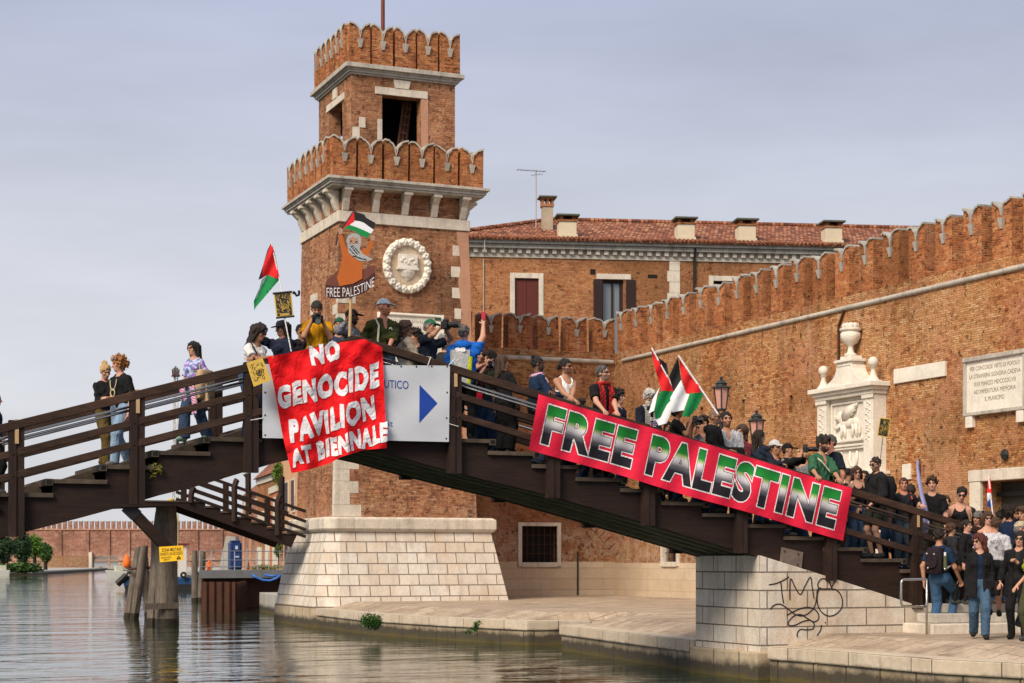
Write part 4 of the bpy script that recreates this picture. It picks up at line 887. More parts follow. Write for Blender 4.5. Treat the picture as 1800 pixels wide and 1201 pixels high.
# ---------------------------------------------------------------- leafy tufts
def leaf_mat(name, a, b):
    k = NT(name); n = k.noise(k.pos(), 9, 3); k.set(Base_Color=k.mix(k.rng(n, .3, .7), a, b), Roughness=.7, Subsurface_Weight=0.0); return k.mat
M['leaf_bright'] = leaf_mat('bright_leaf', (.045,.12,.012), (.12,.22,.03)); M['leaf_yellow'] = leaf_mat('yellow_green_leaf', (.10,.12,.012), (.25,.22,.04))
M['leaf_dark'] = leaf_mat('dark_leaf', (.010,.028,.010), (.035,.075,.022)); M['leaf_mid'] = leaf_mat('mid_leaf', (.025,.065,.012), (.075,.14,.03))
M['algae'] = leaf_mat('green_weed', (.012,.05,.004), (.03,.11,.010))
def leaves(c, r, n, s, seed=1, clump=None):
    rnd = random.Random(seed); mb = MB(); c = Vector(c); cl = [Vector([rnd.gauss(0, .45) for _ in range(3)]) for _ in range(clump or max(3, n//60))]
    for i in range(n):
        k = rnd.choice(cl); p = k + Vector([rnd.gauss(0, .28) for _ in range(3)])
        if p.length > 1: p = p.normalized()*(rnd.uniform(.8, 1.02) if rnd.random() < .82 else rnd.uniform(1.0, 1.28))
        p = Vector((p.x*r[0], p.y*r[1], p.z*r[2])) + c
        a = Vector([rnd.gauss(0, 1) for _ in range(3)]).normalized(); b = a.orthogonal().normalized(); w = s*rnd.uniform(.6, 1.3)
        mb.add([p-a*w, p+b*w*.5, p+a*w, p-b*w*.5], [(0,1,2,3)])
    return mb
def tuft(px, py, y, r, n, s, mat, label, seed, stemlen=.1):
    c = at_y(px, py, y) if isinstance(y, (int, float)) else y; t = thing('weed_tuft', label, 'weed', c)
    leaves(c, r, n, s, seed).build('foliage', mat, t, uv=False, fix=False)
    mb = MB()
    for k in range(4): mb.tube([c + Vector((0, .05, -r[2]*.6)), c + Vector((r[0]*.4*math.cos(k*1.6), .02, r[2]*.3*math.sin(k*1.6)))], .008, 5)
    mb.build('stem', M['leaf_dark'], t)
tuft(266, 824, YN-.02, (.17,.10,.15), 260, .022, M['leaf_yellow'], 'yellow green weed sprouting from the bridge beside a post', 3)
tuft(652, 1091, Vector((*at_z(652, 1091, -.1).xy, -.13)), (.33,.2,.24), 1500, .03, M['algae'], 'largest green weed tuft on the quay edge near the tower', 4)
tuft(839, 1101, Vector((*at_z(839, 1097, -.1).xy, -.15)), (.13,.12,.17), 500, .022, M['algae'], 'small round green weed tuft on the quay edge nearer the inlet', 5)
tuft(825, 1106, Vector((*at_z(825, 1098, -.1).xy, -.26)), (.12,.08,.09), 260, .02, M['algae'], 'smallest green weed tuft, low beside another one on the quay edge', 6)
M['wetwood'] = wood('wet_wood', (.010,.008,.005), (.035,.028,.018), (9, 9, .55), .5)
# ================================================================ second bridge, piles and the basin behind
sb = thing('stair_bridge', 'smaller wooden stair bridge running down to the white foot of the tower', 'bridge', at_d(420, 900, 59.5))
Y2, Y3 = 58.0, 60.2
def s2(px, py, y=Y2): return at_y(px, py, y)
steps2 = [s2(334+27*i, 882+9.3*i) for i in range(8)]
top = []
for i, p in enumerate(steps2[:-1]): top += [(p.x, p.z-.02), (steps2[i+1].x, p.z-.02)]
x_l = s2(180, 890).x; zdeck = s2(250, 882).z
low = [s2(512, 962), s2(309, 889), s2(180, 893)]
prof = [(x_l, zdeck), (steps2[0].x, zdeck)] + top + [(low[0].x, low[0].z)] + [(low[1].x, low[1].z), (low[2].x, low[2].z)]
for y in (Y2, Y3-.14):
    mb = MB(); mb.prism(prof, lambda p, q: (p[0], q, p[1]), y, y+.14); mb.build('stringer', M['wood'], sb)
for i, p in enumerate(steps2[:-1]):
    mb = MB(); mb.box((p.x-.02, Y2-.04, p.z-.018), (steps2[i+1].x+.03, Y3+.02, p.z+.04)); mb.build('tread', M['tread'], sb)
mb = MB(); mb.box((x_l, Y2-.03, zdeck), (steps2[0].x-.03, Y3+.02, zdeck+.05)); mb.build('deck', M['tread'], sb)
for px, t0, b0 in ((336, 856, 884), (412, 843, 917), (488, 870, 941)):
    a, b = s2(px, t0, Y2-.05), s2(px, b0, Y2-.05); mb = MB(); mb.tube([b, a - Vector((0,0,.25)), a + Vector((.06,0,-.06)), a + Vector((.10,0,0))], .10, 4); mb.build('post', M['wood_post'], sb)
for px, t0, b0 in ((323, 855, 880), (397, 850, 900), (470, 878, 925)):
    a, b = s2(px, t0, Y3), s2(px, b0, Y3); mb = MB(); mb.box((a.x-.09, Y3-.08, b.z), (a.x+.09, Y3+.08, a.z)); mb.build('post', M['wood_post'], sb)
for y in (Y2-.02, Y3-.02):
    sl = (steps2[-1].z-steps2[0].z)/(steps2[-1].x-steps2[0].x)
    for dz in (1.02, .68, .40, .16): 
        pz = steps2[0].z + dz; xa = steps2[0].x; xb = 16.7; mb = MB(); mb.beam((xa, y, pz), (xb, y, pz+sl*(xb-xa)), .09, .10); mb.build('rail', M['wood'], sb)
    for dz in (1.02, .55): mb = MB(); mb.beam((x_l, y, zdeck+dz), (steps2[0].x, y, zdeck+dz), .09, .10); mb.build('rail', M['wood'], sb)
a, b = s2(226, 893, Y2+.3), s2(296, 966, Y2+.3); mb = MB(); mb.beam(a, b, .3, .36); mb.build('strut', M['wood'], sb, bevel=.02)
mb = MB(); mb.beam(s2(222, 890, Y2+.3), s2(240, 907, Y2+.3), .33, .39); mb.build('strut_shoe', M['iron'], sb)
def pile(px0, py0, px1, py1, d, r, label, group='timber piles', parts=None, seed=1):
    """px0,py0: head; px1,py1: foot at the waterline"""
    h = at_d(px0, py0, d); f = at_d(px1, py1, d); f2 = f + (f-h).normalized()*1.0; rnd = random.Random(seed); t = thing('timber_pile', label, 'pile', f, group)
    rings = []; n = 14; off = [rnd.uniform(.88, 1.1) for _ in range(n)]
    for i in range(9):
        k = i/8; c = f2.lerp(h, k); rr = r*(1.06-.08*k)*(1 if i < 8 else .86)
        rings.append([c + Vector((math.cos(2*math.pi*j/n), math.sin(2*math.pi*j/n), 0))*rr*off[j]*(1+.04*math.sin(3*j+i)) for j in range(n)])
    mb = MB(); mb.loft(rings); mb.build('trunk', M['pile'], t, smooth=50)
    zt = -.62 - .06; mb = MB(); rings = []
    for z, q in ((zt-.8, 1.03), (zt+.18, 1.03), (zt+.28, 1.015)):
        k = (z-f2.z)/(h.z-f2.z); c = f2.lerp(h, k); rings.append([c + Vector((math.cos(2*math.pi*j/n), math.sin(2*math.pi*j/n), 0))*r*1.05*q*off[j] for j in range(n)])
    mb.loft(rings); mb.build('waterline_rot', M['wetwood'], t, smooth=50)
    return t, f, h
big, f, h = pile(291, 884, 293, 1101, 59.4, .36, 'thickest bleached timber pile carrying the stair bridge and the yellow notice', seed=2)
mb = MB(); c = at_d(301, 884, 58.9); mb.lathe([(.02,0),(.1,.02),(.1,.12),(.02,.14)], c, 10); mb.build('marker_lamp', plain('yellow_lamp', (.85,.55,.02), .3, .1), big)
mb = MB(); p = at_d(291, 1066, 59.0); mb.beam(p + Vector((-.75,-.1,0)), p + Vector((.45,.15,.02)), .16, .2); mb.build('brace', M['pile'], big)
pile(282, 900, 268, 1096, 59.9, .20, 'thin cracked pile leaning against the thickest pile', seed=3)
mb = MB(); q = [at_d(x, y, 57.7) for x, y in ((279.5,961.5),(321.5,959),(322.5,985),(281,988.5))]; n_ = (q[1]-q[0]).cross(q[3]-q[0]).normalized()
if n_.y > 0: n_ = -n_
sg = thing('warning_sign', 'yellow military zone notice nailed to the thickest pile', 'sign', q[3])
mb.hexa([p - n_*.02 for p in q], [p for p in q]); mb.build('board', plain('yellow_sign_paint', (.85,.50,.012), .5, .15), sg)
mb = MB(); L2 = lambda u, v: (q[3].lerp(q[2], u)).lerp(q[0].lerp(q[1], u), v) + n_*.004
for s, v0, hh, u0, u1 in (('ZONA MILITARE', .66, .22, .1, .93), ('DIVIETO DI ACCESSO', .40, .2, .04, .97), ('SORVEGLIANZA', .22, .10, .06, .50), ('ARMATA', .08, .09, .16, .42)):
    text_on(mb, s, lambda u, v: L2(u0+(u1-u0)*u, v0+hh*v), bold=.012)
for a, b in (((.72,.12),(.80,.30)),((.80,.30),(.88,.12)),((.88,.12),(.72,.12))): mb.beam(L2(*a), L2(*b), .03, .01, up=n_)
mb.build('lettering', M['black'], sg, uv=False, fix=False)
t1 = pile(245, 962, 226, 1086, 66, .165, 'left leaning pile of the bundle of three bound by a chain', 'bundled mooring piles', seed=4)
t2 = pile(254, 960, 236, 1086, 65.4, .16, 'middle pile of the bundle of three, bound by a chain', 'bundled mooring piles', seed=5)
t3 = pile(251, 960, 262, 1083, 66.4, .155, 'right upright pile of the bundle of three bound by a chain', 'bundled mooring piles', seed=6)
c = at_d(249, 999, 65.9); mb = MB(); mb.tube([c + Vector((math.cos(t)*.52, math.sin(t)*.45, .03*math.sin(3*t))) for t in [2*math.pi*i/20 for i in range(21)]], .045, 6); tag(mb.build('chain', M['rust']), 'rusty chain wrapped round the three bundled piles', 'chain')
pile(342, 968, 342, 1056, 92, .16, 'straight single pile right of the yellow notice', seed=7)
pile(357, 970, 352, 1054, 93, .15, 'slightly leaning single pile at the corner of the rusty sheet piling', seed=8)
# sheet piling
def corrug(p0, p1, z0, z1, name, label):
    p0, p1 = Vector(p0), Vector(p1); d = (p1-p0); L = d.length; d /= L; o = Vector((d.y, -d.x, 0)); n = max(2, int(L/.075)); mb = MB(); pts = []
    for i in range(n+1):
        s = (0, 0, .10, .10)[i % 4]; pts.append(p0 + d*L*i/n + o*s)
    for a, b in zip(pts[:-1], pts[1:]): mb.hexa([(a.x,a.y,z0),(b.x,b.y,z0),(b.x+o.x*-.03,b.y+o.y*-.03,z0),(a.x+o.x*-.03,a.y+o.y*-.03,z0)], [(a.x,a.y,z1),(b.x,b.y,z1),(b.x-o.x*.03,b.y-o.y*.03,z1),(a.x-o.x*.03,a.y-o.y*.03,z1)])
    return mb
p0 = at_d(354, 1077, 73.5); p1 = at_d(414, 1077, 73.5); p2 = at_d(455, 1040, 96)
mb = corrug((p0.x,p0.y,0), (p1.x,p1.y,0), -2, .66, '', ''); tag(mb.build('sheet_piling', M['rust']), 'front row of rusty corrugated sheet piling standing in the water', 'sheet piling')
mb = corrug((p1.x+.05,p1.y+.1,0), (p2.x,p2.y,0), -2, .62, '', ''); mb2 = corrug((p2.x,p2.y+.1,0), (at_d(520,1040,96).x, at_d(520,1040,96).y, 0), -2, .7, '', '')
mb.add(mb2.v, mb2.f); tag(mb.build('sheet_piling', M['rust']), 'rear row of rusty sheet piling in shadow under the platform', 'sheet piling')
# platform with railing
pf = thing('work_platform', 'grey steel platform with wire railing over the sheet piling', 'platform', at_d(430, 1003, 80))
A, B = at_d(351, 1010, 79), at_d(512, 1005, 82); z1 = 1.56 - 17.5*79/3100; mb = MB()
D = Vector((.42, .9, 0))*2.2
mb.hexa([(A.x,A.y,z1-.36),(B.x,B.y,z1-.36),(B.x+D.x,B.y+D.y,z1-.36),(A.x+D.x,A.y+D.y,z1-.36)], [(A.x,A.y,z1),(B.x,B.y,z1),(B.x+D.x,B.y+D.y,z1),(A.x+D.x,A.y+D.y,z1)]); mb.build('deck', plain('galvanised_beam', (.27,.27,.27), .5, .4, 2), pf)
mb = MB(); mb.hexa([(A.x+.2,A.y+.5,-.6),(B.x,B.y+.5,-.6),(B.x+D.x,B.y+D.y,-.6),(A.x+.2+D.x,A.y+D.y,-.6)], [(A.x+.2,A.y+.5,z1-.363),(B.x,B.y+.5,z1-.363),(B.x+D.x,B.y+D.y,z1-.363),(A.x+.2+D.x,A.y+D.y,z1-.363)]); mb.build('dark_underside', M['rust'], pf)  # dark box added under the deck, standing for its shaded gap
for i in range(9):
    p = A.lerp(B, i/8); mb = MB(); mb.tube([(p.x,p.y+.05,z1), (p.x,p.y+.05,z1+.88)], .022, 6); mb.build('rail_post', M['steel'], pf)
for dz in (.86, .45, .15): mb = MB(); mb.tube([(A.x,A.y+.05,z1+dz), (B.x,B.y+.05,z1+dz)], .02, 6); mb.build('rail', M['steel'], pf)
def P_(px, py, d): return at_d(px, py, d)
# blue portable cabin
c = P_(413, 1005, 83); bc = thing('portable_cabin', 'dark blue portable cabin behind the platform railing', 'cabin', c); bl = plain('blue_plastic', (.012,.030,.12), .4, .3, 2)
z0 = z1; w = .34
mb = MB(); mb.box((c.x-.28, c.y-.28, z0), (c.x+.28, c.y+.28, z0+1.28)); mb.build('body', bl, bc, bevel=.05)
mb = MB(); mb.box((c.x-.22, c.y-.22, z0+1.283), (c.x+.22, c.y+.22, z0+1.38)); mb.build('roof', bl, bc, bevel=.04)
mb = MB(); mb.box((c.x-.19, c.y-.31, z0+.1), (c.x+.19, c.y-.282, z0+.80)); mb.box((c.x-.17, c.y-.31, z0+.86), (c.x+.17, c.y-.282, z0+1.2)); mb.build('door', plain('lighter_blue_plastic', (.02,.05,.17), .4, .3, 2), bc)
mb = MB(); mb.box((c.x-.06, c.y-.325, z0+.96), (c.x+.06, c.y-.312, z0+1.12)); mb.box((c.x-.12, c.y-.325, z0+.58), (c.x+.12, c.y-.312, z0+.64)); mb.build('label_plate', plain('pale_label', (.55,.6,.66), .5), bc)
# concrete hopper
a = [P_(x, y, 100) for x, y in ((384,1003),(418,1003),(414,943),(397,943))]; mb = MB(); mb.hexa([p + Vector((.5,1.2,0)) for p in a], a); tag(mb.build('concrete_chute', M['concrete']), 'pale sloping concrete chute left of the blue cabin', 'chute')
orange = plain('orange_plastic', (.85,.16,.015), .6, .2)
def buoy(px, py0, py1, d, label, shape):
    b = P_(px, py1, d); h = (py1-py0)*d/3100; mb = MB(); mb.lathe([(h*.30*r, h*z) for r, z in shape], b, 12); tag(mb.build('orange_marker', orange, smooth=50), label, 'marker', 'orange markers')
cone = [(1,0),(1,.06),(.6,.08),(.12,1.0),(.02,1.01)]; bag = [(.2,0),(.7,.1),(.9,.35),(.75,.6),(.35,.9),(.1,1)]
buoy(368, 984, 1005, 79.5, 'orange bag shaped marker on the left of the platform', bag); buoy(437, 987, 1003, 83.5, 'small orange traffic cone right of the blue cabin', cone); buoy(223, 974, 1000, 120, 'tall orange marker behind the bundled piles', bag)
mb = leaves(Vector((P_(472, 1000, 83).x, P_(472, 1000, 83).y, z1+.1)), (.85,.3,.14), 900, .05, 9, 14); tag(mb.build('planter_greenery', M['leaf_yellow'], uv=False, fix=False), 'long low strip of green plants along the platform edge', 'plants')
mb = MB(); mb.tube([P_(x, y, 78.5) for x, y in ((442,1010),(450,1015),(462,1020),(475,1021),(486,1017),(494,1011))], .06, 8); mb.tube([P_(x, y, 78.7) for x, y in ((464,1011),(480,1013),(492,1012))], .055, 8); tag(mb.build('blue_hose', plain('blue_hose', (.03,.12,.40), .4), smooth=True), 'blue hose hanging below the platform edge', 'hose')
# barge
bg_ = thing('work_barge', 'blue flat work barge with white cabin moored behind the piles', 'boat', P_(285, 1038, 126)); d = 126
c0, c1 = P_(217, 1037, d), P_(352, 1037, d); mb = MB(); zt = 1.56 - 30*d/3100
mb.hexa([(c0.x+.2,c0.y,-1),(c1.x,c1.y,-1),(c1.x+1,c1.y+3,-1),(c0.x+1.2,c0.y+3,-1)], [(c0.x-.1,c0.y,zt),(c1.x,c1.y,zt),(c1.x+1,c1.y+3,zt),(c0.x+.9,c0.y+3,zt)]); mb.build('hull', plain('barge_blue', (.010,.055,.16), .5, .5, 1.5), bg_, bevel=.05)
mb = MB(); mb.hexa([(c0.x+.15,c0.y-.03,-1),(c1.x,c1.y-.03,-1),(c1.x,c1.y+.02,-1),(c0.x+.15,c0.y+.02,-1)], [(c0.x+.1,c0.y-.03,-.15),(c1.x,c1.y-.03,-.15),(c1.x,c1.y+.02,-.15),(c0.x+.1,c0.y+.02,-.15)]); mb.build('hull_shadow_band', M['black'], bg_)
k0, k1 = P_(302, 1013, d), P_(333, 1013, d); zc_ = 1.56 + 27*d/3100; mb = MB(); mb.box((k0.x, k0.y+.3, zt+.002), (k1.x, k0.y+2.2, zc_)); cb = mb.build('cabin', plain('white_gelcoat', (.75,.74,.72), .4, .1), bg_, bevel=.05)
mb = MB(); mb.box((k0.x-.15, k0.y+.15, zc_+.002), (k1.x+.15, k0.y+2.4, zc_+.12)); mb.build('cabin_roof', plain('dark_red_paint', (.2,.03,.02), .5), cb)
mb = MB(); [mb.box((k0.x+.15+.42*i, k0.y+.28, zc_-.7), (k0.x+.45+.42*i, k0.y+.299, zc_-.2)) for i in range(2)]; mb.build('cabin_window', M['pane'], cb)
for i, px in enumerate((226, 262, 272, 322, 345)): q_ = P_(px, 1012, d-.2); mb = MB(); mb.tube([q_ + Vector((.16*math.cos(t), -.1, .16*math.sin(t)+.05)) for t in [2*math.pi*j/12 for j in range(13)]], .09, 6); mb.build('tyre_fender', M['black'], bg_)
mb = MB(); mb.tube([P_(206,1027,d), P_(222,1012,d)], .25, 8); mb.build('bow_roller', M['black'], bg_)
# far wall
fw_ = thing('far_wall', 'long distant brick wall with crenellations across the basin, pierced by an arch', 'wall', P_(240, 1000, 395)); d = 395
W0, W1 = P_(-60, 1000, d), P_(449, 1000, d); U = Vector((W1.x-W0.x, W1.y-W0.y, 0)); WL = U.length; U.normalize(); N_ = Vector((U.y, -U.x, 0)); 
if N_.y > 0: N_ = -N_
zt = 1.56 + 55*d/3100; ux = lambda px: (P_(px, 1000, d)-W0).dot(U)
a0, a1 = ux(163), ux(208); za = 1.56 + 9*d/3100
def fbox(mb, u0, u1, o0, o1, z0, z1):
    q = lambda u, o, z: Vector((W0.x, W0.y, 0)) + U*u + N_*o + Vector((0,0,z)); mb.hexa([q(u0,o0,z0),q(u1,o0,z0),q(u1,o1,z0),q(u0,o1,z0)], [q(u0,o0,z1),q(u1,o0,z1),q(u1,o1,z1),q(u0,o1,z1)])
mb = MB(); fbox(mb, 0, a0, -1.5, 0, -1, zt); fbox(mb, a1, WL, -1.5, 0, -1, zt); fbox(mb, a0, a1, -1.5, 0, za-.2, zt); mb.build('wall_body', M['brick_far'], fw_)
mb = MB(); n = 12; q = lambda u, o, z: Vector((W0.x, W0.y, 0)) + U*u + N_*o + Vector((0,0,z)); cx = (a0+a1)/2; hw = (a1-a0)/2
mb.prism([(a0-.01, za+.2)] + [(cx + hw*math.cos(math.pi*(1-i/n)), za-1.3 + 1.25*math.sin(math.pi*i/n)) for i in range(n+1)] + [(a1+.01, za+.2)], lambda p, o: q(p[0], o, p[1]), -1.45, .05); mb.build('arch', M['brick_far'], fw_)
mb = MB(); fbox(mb, ux(80), a0-.5, .02, 1.0, -1, 1.56+8*d/3100); mb.build('low_bastion', M['brick_wall'], fw_)
mb = MB(); fbox(mb, a0-.6, a0+.05, -.1, 1.2, -1, za+.7); mb.build('arch_pier', M['istria'], fw_)
mb = MB(); [fbox(mb, ux(px), ux(px)+.5, .01, .35, 0, zt-.3) for px in (105, 153, 190, 225, 262, 300, 345, 388, 425)]; mb.build('buttresses', M['brick_far'], fw_)
mb = MB(); fbox(mb, 0, WL, .01, .2, zt-7.1, zt-6.9); fbox(mb, 0, WL, .01, .25, zt-.2, zt); mb.build('string_course', M['plaster'], fw_)
pu = 9.5*d/3100; u = .3
while u < WL: merlon(fw_, q(u, 0, zt), U, pu*.68, 1.75, .5, .5, M['brick_far'], N_, M['istria_grey']); u += pu
# lagoon shore seen through the arch
mb = MB(); c0, c1 = P_(120, 980, 1500), P_(260, 980, 1500); rnd = random.Random(4); n = 40
ridge = [3.5 + 3*rnd.random() for _ in range(n+1)]; pts = [c0.lerp(c1, i/n) for i in range(n+1)]
mb.loft([[(p.x, p.y, -1), (p.x, p.y+30, -1), (p.x, p.y+30, h_), (p.x, p.y, h_)] for p, h_ in zip(pts, ridge)]); struct(mb.build('far_shore', leaf_mat('distant_shore', (.12,.15,.14), (.25,.19,.17)), uv=False))
# left embankment with trees
mb = MB(); e0, e1, e2 = P_(-150, 1012, 250), P_(60, 1009, 262), P_(190, 1003, 385); 
pl = [(e0.x,e0.y),(e1.x,e1.y),(e2.x,e2.y),(e2.x-30,e2.y+60),(e0.x-60,e0.y+160)]; mb.hexa([(*p, -1) for p in pl], [(*p, -.08) for p in pl]); struct(mb.build('embankment', M['concrete']))
mb = MB(); mb.grid(lambda u, v: tuple(Vector((e0.x-5,e0.y+6,.02)).lerp(Vector((e1.x-3,e1.y+8,.02)), u) + Vector((0, 40*v, .8*v))), 8, 4); struct(mb.build('grass', M['leaf_mid'], uv=False), 'stuff', 'strip of green grass on the far left bank')
def tree(px, py, d, w, h, mat, label, seed, n=2600, base=1003, conif=False):
    b = P_(px, base, d); b.z = 0; c = P_(px, py, d); t = thing('tree', label, 'tree', b, 'trees on the far left bank')
    mb = MB(); mb.tube([b, b.lerp(c, .6), c], [.35, .25, .1], 8); rnd = random.Random(seed)
    for k in range(6): a = rnd.uniform(0, 6.28); mb.tube([b.lerp(c, .5+.07*k), c + Vector((math.cos(a)*w*.6, math.sin(a)*w*.6, rnd.uniform(-.2,.5)*h))], [.14,.04], 6)
    mb.build('trunk', M['wood_post'], t)
    leaves(c, (w, w, h), n, .24, seed, 34).build('crown', mat, t, uv=False, fix=False)
tree(6, 968, 262, 1.8, 2.2, M['leaf_dark'], 'dark round evergreen at the left edge of the picture', 11); tree(38, 962, 268, 1.35, 2.4, M['leaf_dark'], 'dark green evergreen, tallest on the left bank', 12)
tree(61, 962, 275, 1.15, 2.0, M['leaf_bright'], 'bright yellow green young tree beside the tallest evergreen', 13, 1600); tree(80, 972, 285, 1.1, 1.6, M['leaf_mid'], 'mid green small tree at the right end of the row on the bank', 14, 1300)
mb = leaves(P_(38, 998, 258), (2.9, 1.0, .65), 2200, .3, 15, 24); tag(mb.build('hedge', M['leaf_mid'], uv=False, fix=False), 'low grey green hedge in front of the trees on the bank', 'hedge')
def smallboat(px, py, d, L, label):
    b = P_(px, py, d); t = thing('moored_boat', label, 'boat', b); mb = MB()
    mb.hexa([(b.x-L*.42,b.y,-.7),(b.x+L*.45,b.y,-.7),(b.x+L*.45,b.y+1.4,-.7),(b.x-L*.42,b.y+1.4,-.7)], [(b.x-L*.55,b.y-.1,.35),(b.x+L*.5,b.y-.1,.2),(b.x+L*.5,b.y+1.5,.2),(b.x-L*.55,b.y+1.5,.35)]); mb.build('hull', plain('boat_white', (.62,.62,.56), .5, .2), t, bevel=.05)
    mb = MB(); mb.box((b.x-L*.1, b.y+.2, .26), (b.x+L*.3, b.y+1.2, .85)); mb.build('cabin', plain('boat_cream', (.5,.5,.40), .5, .2), t, bevel=.05)
smallboat(207, 1010, 215, 2.3, 'small cream boat left of the work barge'); smallboat(3, 1012, 240, 2.2, 'white boat stern at the left picture edge below the trees')
# lattice mast
lm = thing('lattice_mast', 'tall pale lattice mast rising behind the footbridge', 'mast', P_(307, 1000, 142)); d = 142
for i, (dx, dy) in enumerate(((-.2,0),(.2,0),(0,.35))):
    a = P_(307, 1012, d) + Vector((dx*1.4, dy, 0)); b = P_(309, 660, d) + Vector((dx*.75, dy*.7, 0)); mb = MB(); mb.tube([a, b], .05, 6); mb.build('leg', plain('pale_mast_paint', (.55,.55,.52), .5), lm)
a = P_(307, 1012, d); b = P_(309, 660, d); mb = MB(); n = 44
for i in range(n):
    k0, k1 = i/n, (i+1)/n; s = 1 if i % 2 else -1; mb.tube([a.lerp(b, k0) + Vector((.25*s*(1-.45*k0), 0, 0)), a.lerp(b, k1) + Vector((-.25*s*(1-.45*k1), .1, 0))], .02, 4)
mb.build('lattice', M['istria_grey'], lm)
c = P_(309, 660, d); mb = MB(); mb.box((c.x-.3, c.y-.3, c.z-.1), (c.x+.3, c.y+.3, c.z)); [mb.tube([(c.x+.12*i, c.y, c.z), (c.x+.13*i, c.y, c.z+.5+.12*(2-abs(i)))], .06, 5) for i in (-2,-1,0,1,2)]; mb.build('head', M['rust'], lm)
mb = MB(); c = P_(307, 780, d); mb.tube([c + Vector((.2,0,-.5)), c + Vector((.25,0,.4))], .14, 6); mb.build('pulley_box', M['iron'], lm)
mb = MB(); mb.tube([P_(312, 1000, 125), P_(312, 905, 125)], .05, 6); tag(mb.build('yellow_pole', plain('cream_pole', (.65,.55,.25), .5)), 'thin cream pole right of the thickest pile', 'pole')
# houses beyond the second bridge
def fhouse(px0, px1, py_top, d0, d1, label, mat, roof=None, wins=(), name='brick_building', trims=()):
    a = P_(px0, 1000, d0); b = P_(px1, 1000, d1); t = thing(name, label, 'building', a); u = Vector((b.x-a.x, b.y-a.y, 0)); L = u.length; u.normalize(); o = Vector((u.y,-u.x,0)); o = o if o.dot(-a) > 0 else -o
    zt = 1.56 + (985-py_top)*(d0+d1)/2/3100; q = lambda s, w, z: Vector((a.x,a.y,0)) + u*s + o*w + Vector((0,0,z))
    bx = lambda mb, s0, s1, w0, w1, z0, z1: mb.hexa([q(s0,w0,z0),q(s1,w0,z0),q(s1,w1,z0),q(s0,w1,z0)], [q(s0,w0,z1),q(s1,w0,z1),q(s1,w1,z1),q(s0,w1,z1)])
    mb = MB(); bx(mb, 0, L, -8, 0, -1, zt); mb.build('wall', mat, t)
    if roof: mb = MB(); mb.add([q(-.3,.4,zt-.01), q(L+.3,.4,zt-.01), q(L+.3,-4,zt+roof), q(-.3,-4,zt+roof), q(-.3,-8.4,zt), q(L+.3,-8.4,zt)], [(0,1,2,3),(3,2,5,4),(0,3,4),(1,5,2)]); mb.build('roof', M['tiles'], t)
    for s0, s1, z0, z1 in wins: mb = MB(); bx(mb, L*s0-.12, L*s1+.12, .01, .08, zt*z0-.15, zt*z1+.12); w = mb.build('window_surround', M['istria'], t); mb = MB(); bx(mb, L*s0, L*s1, .081, .10, zt*z0, zt*z1); mb.build('shutter', M['shutter_dark'], w)
    for s0, s1, z0, z1, m in trims: mb = MB(); bx(mb, L*s0, L*s1, .012, .12, zt*z0, zt*z1); mb.build('trim', m, t)
    return t
fhouse(428, 470, 868, 240, 215, 'distant brick shed with buttresses beyond the stair bridge', M['brick_far'], 3.5, trims=((0,.06,0,1,M['plaster']),(.3,.36,0,1,M['plaster']),(.62,.68,0,1,M['plaster']),(0,1,.88,.93,M['istria']),(.7,.98,0,.35,M['istria'])))
fhouse(452, 482, 838, 172, 160, 'brick house with red tiled roof and stone coping beyond the stair bridge', M['brick_low'], 4.2, trims=((0,1,.94,1.0,M['istria']),(.1,.9,.56,.66,M['istria']),(.05,.3,0,.3,M['istria']),(.55,.95,.1,.34,M['istria'])))
fhouse(474, 499, 858, 150, 138, 'orange brick gable with white pilaster, overgrown with ivy', plain('orange_plaster', (.48,.17,.065), .9, .3, .6), 0, trims=((.30,.62,0,.72,M['istria']),(0,1,.96,1.03,M['istria']),(.34,.58,.72,.9,M['istria'])))
fhouse(495, 535, 795, 132, 118, 'pale orange house with shutters, nearest the tower', plain('pale_orange_plaster', (.58,.34,.19), .9, .25, .6), 0, ((.2,.34,.55,.78),(.5,.62,.55,.78),(.2,.34,.12,.35)))
c = P_(490, 840, 131); iv = thing('ivy', 'bright green ivy hanging from the orange gable', 'ivy', c); leaves(c, (.55,.4,1.2), 900, .10, 21, 12).build('foliage', M['leaf_bright'], iv, uv=False, fix=False); mb = MB(); mb.tube([c + Vector((0,.2,1)), c + Vector((.1,.2,-1.5))], .04, 5); mb.build('stem', M['wood_post'], iv)
c = P_(490, 960, 131); iv = thing('ivy', 'dull green ivy at the foot of the orange gable', 'ivy', c); leaves(c, (.3,.3,1.1), 500, .10, 22, 8).build('foliage', M['leaf_mid'], iv, uv=False, fix=False); mb = MB(); mb.tube([c + Vector((0,.2,1)), c + Vector((.05,.2,-1.5))], .04, 5); mb.build('stem', M['wood_post'], iv)
mb = MB(); mb.tube([P_(495, 935, 66), P_(495, 838, 66)], .12, 8); tag(mb.build('dark_post', M['wood_post']), 'dark upright timber post between the stair bridge and the tower', 'post')
mb = MB(); mb.tube([P_(437, 905, 64), P_(436, 832, 64), P_(430, 838, 64)], .11, 6); tag(mb.build('gallows_post', M['wood_post']), 'dark timber post with a bent head behind the stair bridge rails', 'post')
# far bank ground under those houses
g = [P_(300, 1003, 260), P_(360, 1004, 200), P_(520, 1012, 100), P_(700, 1012, 100)]; mb = MB(); pl = [(p.x, p.y) for p in g] + [(g[3].x+60, g[3].y+200), (g[0].x+20, g[0].y+200)]
mb.hexa([(*p, -1.2) for p in pl], [(*p, .1) for p in pl]); struct(mb.build('far_bank', M['concrete']))
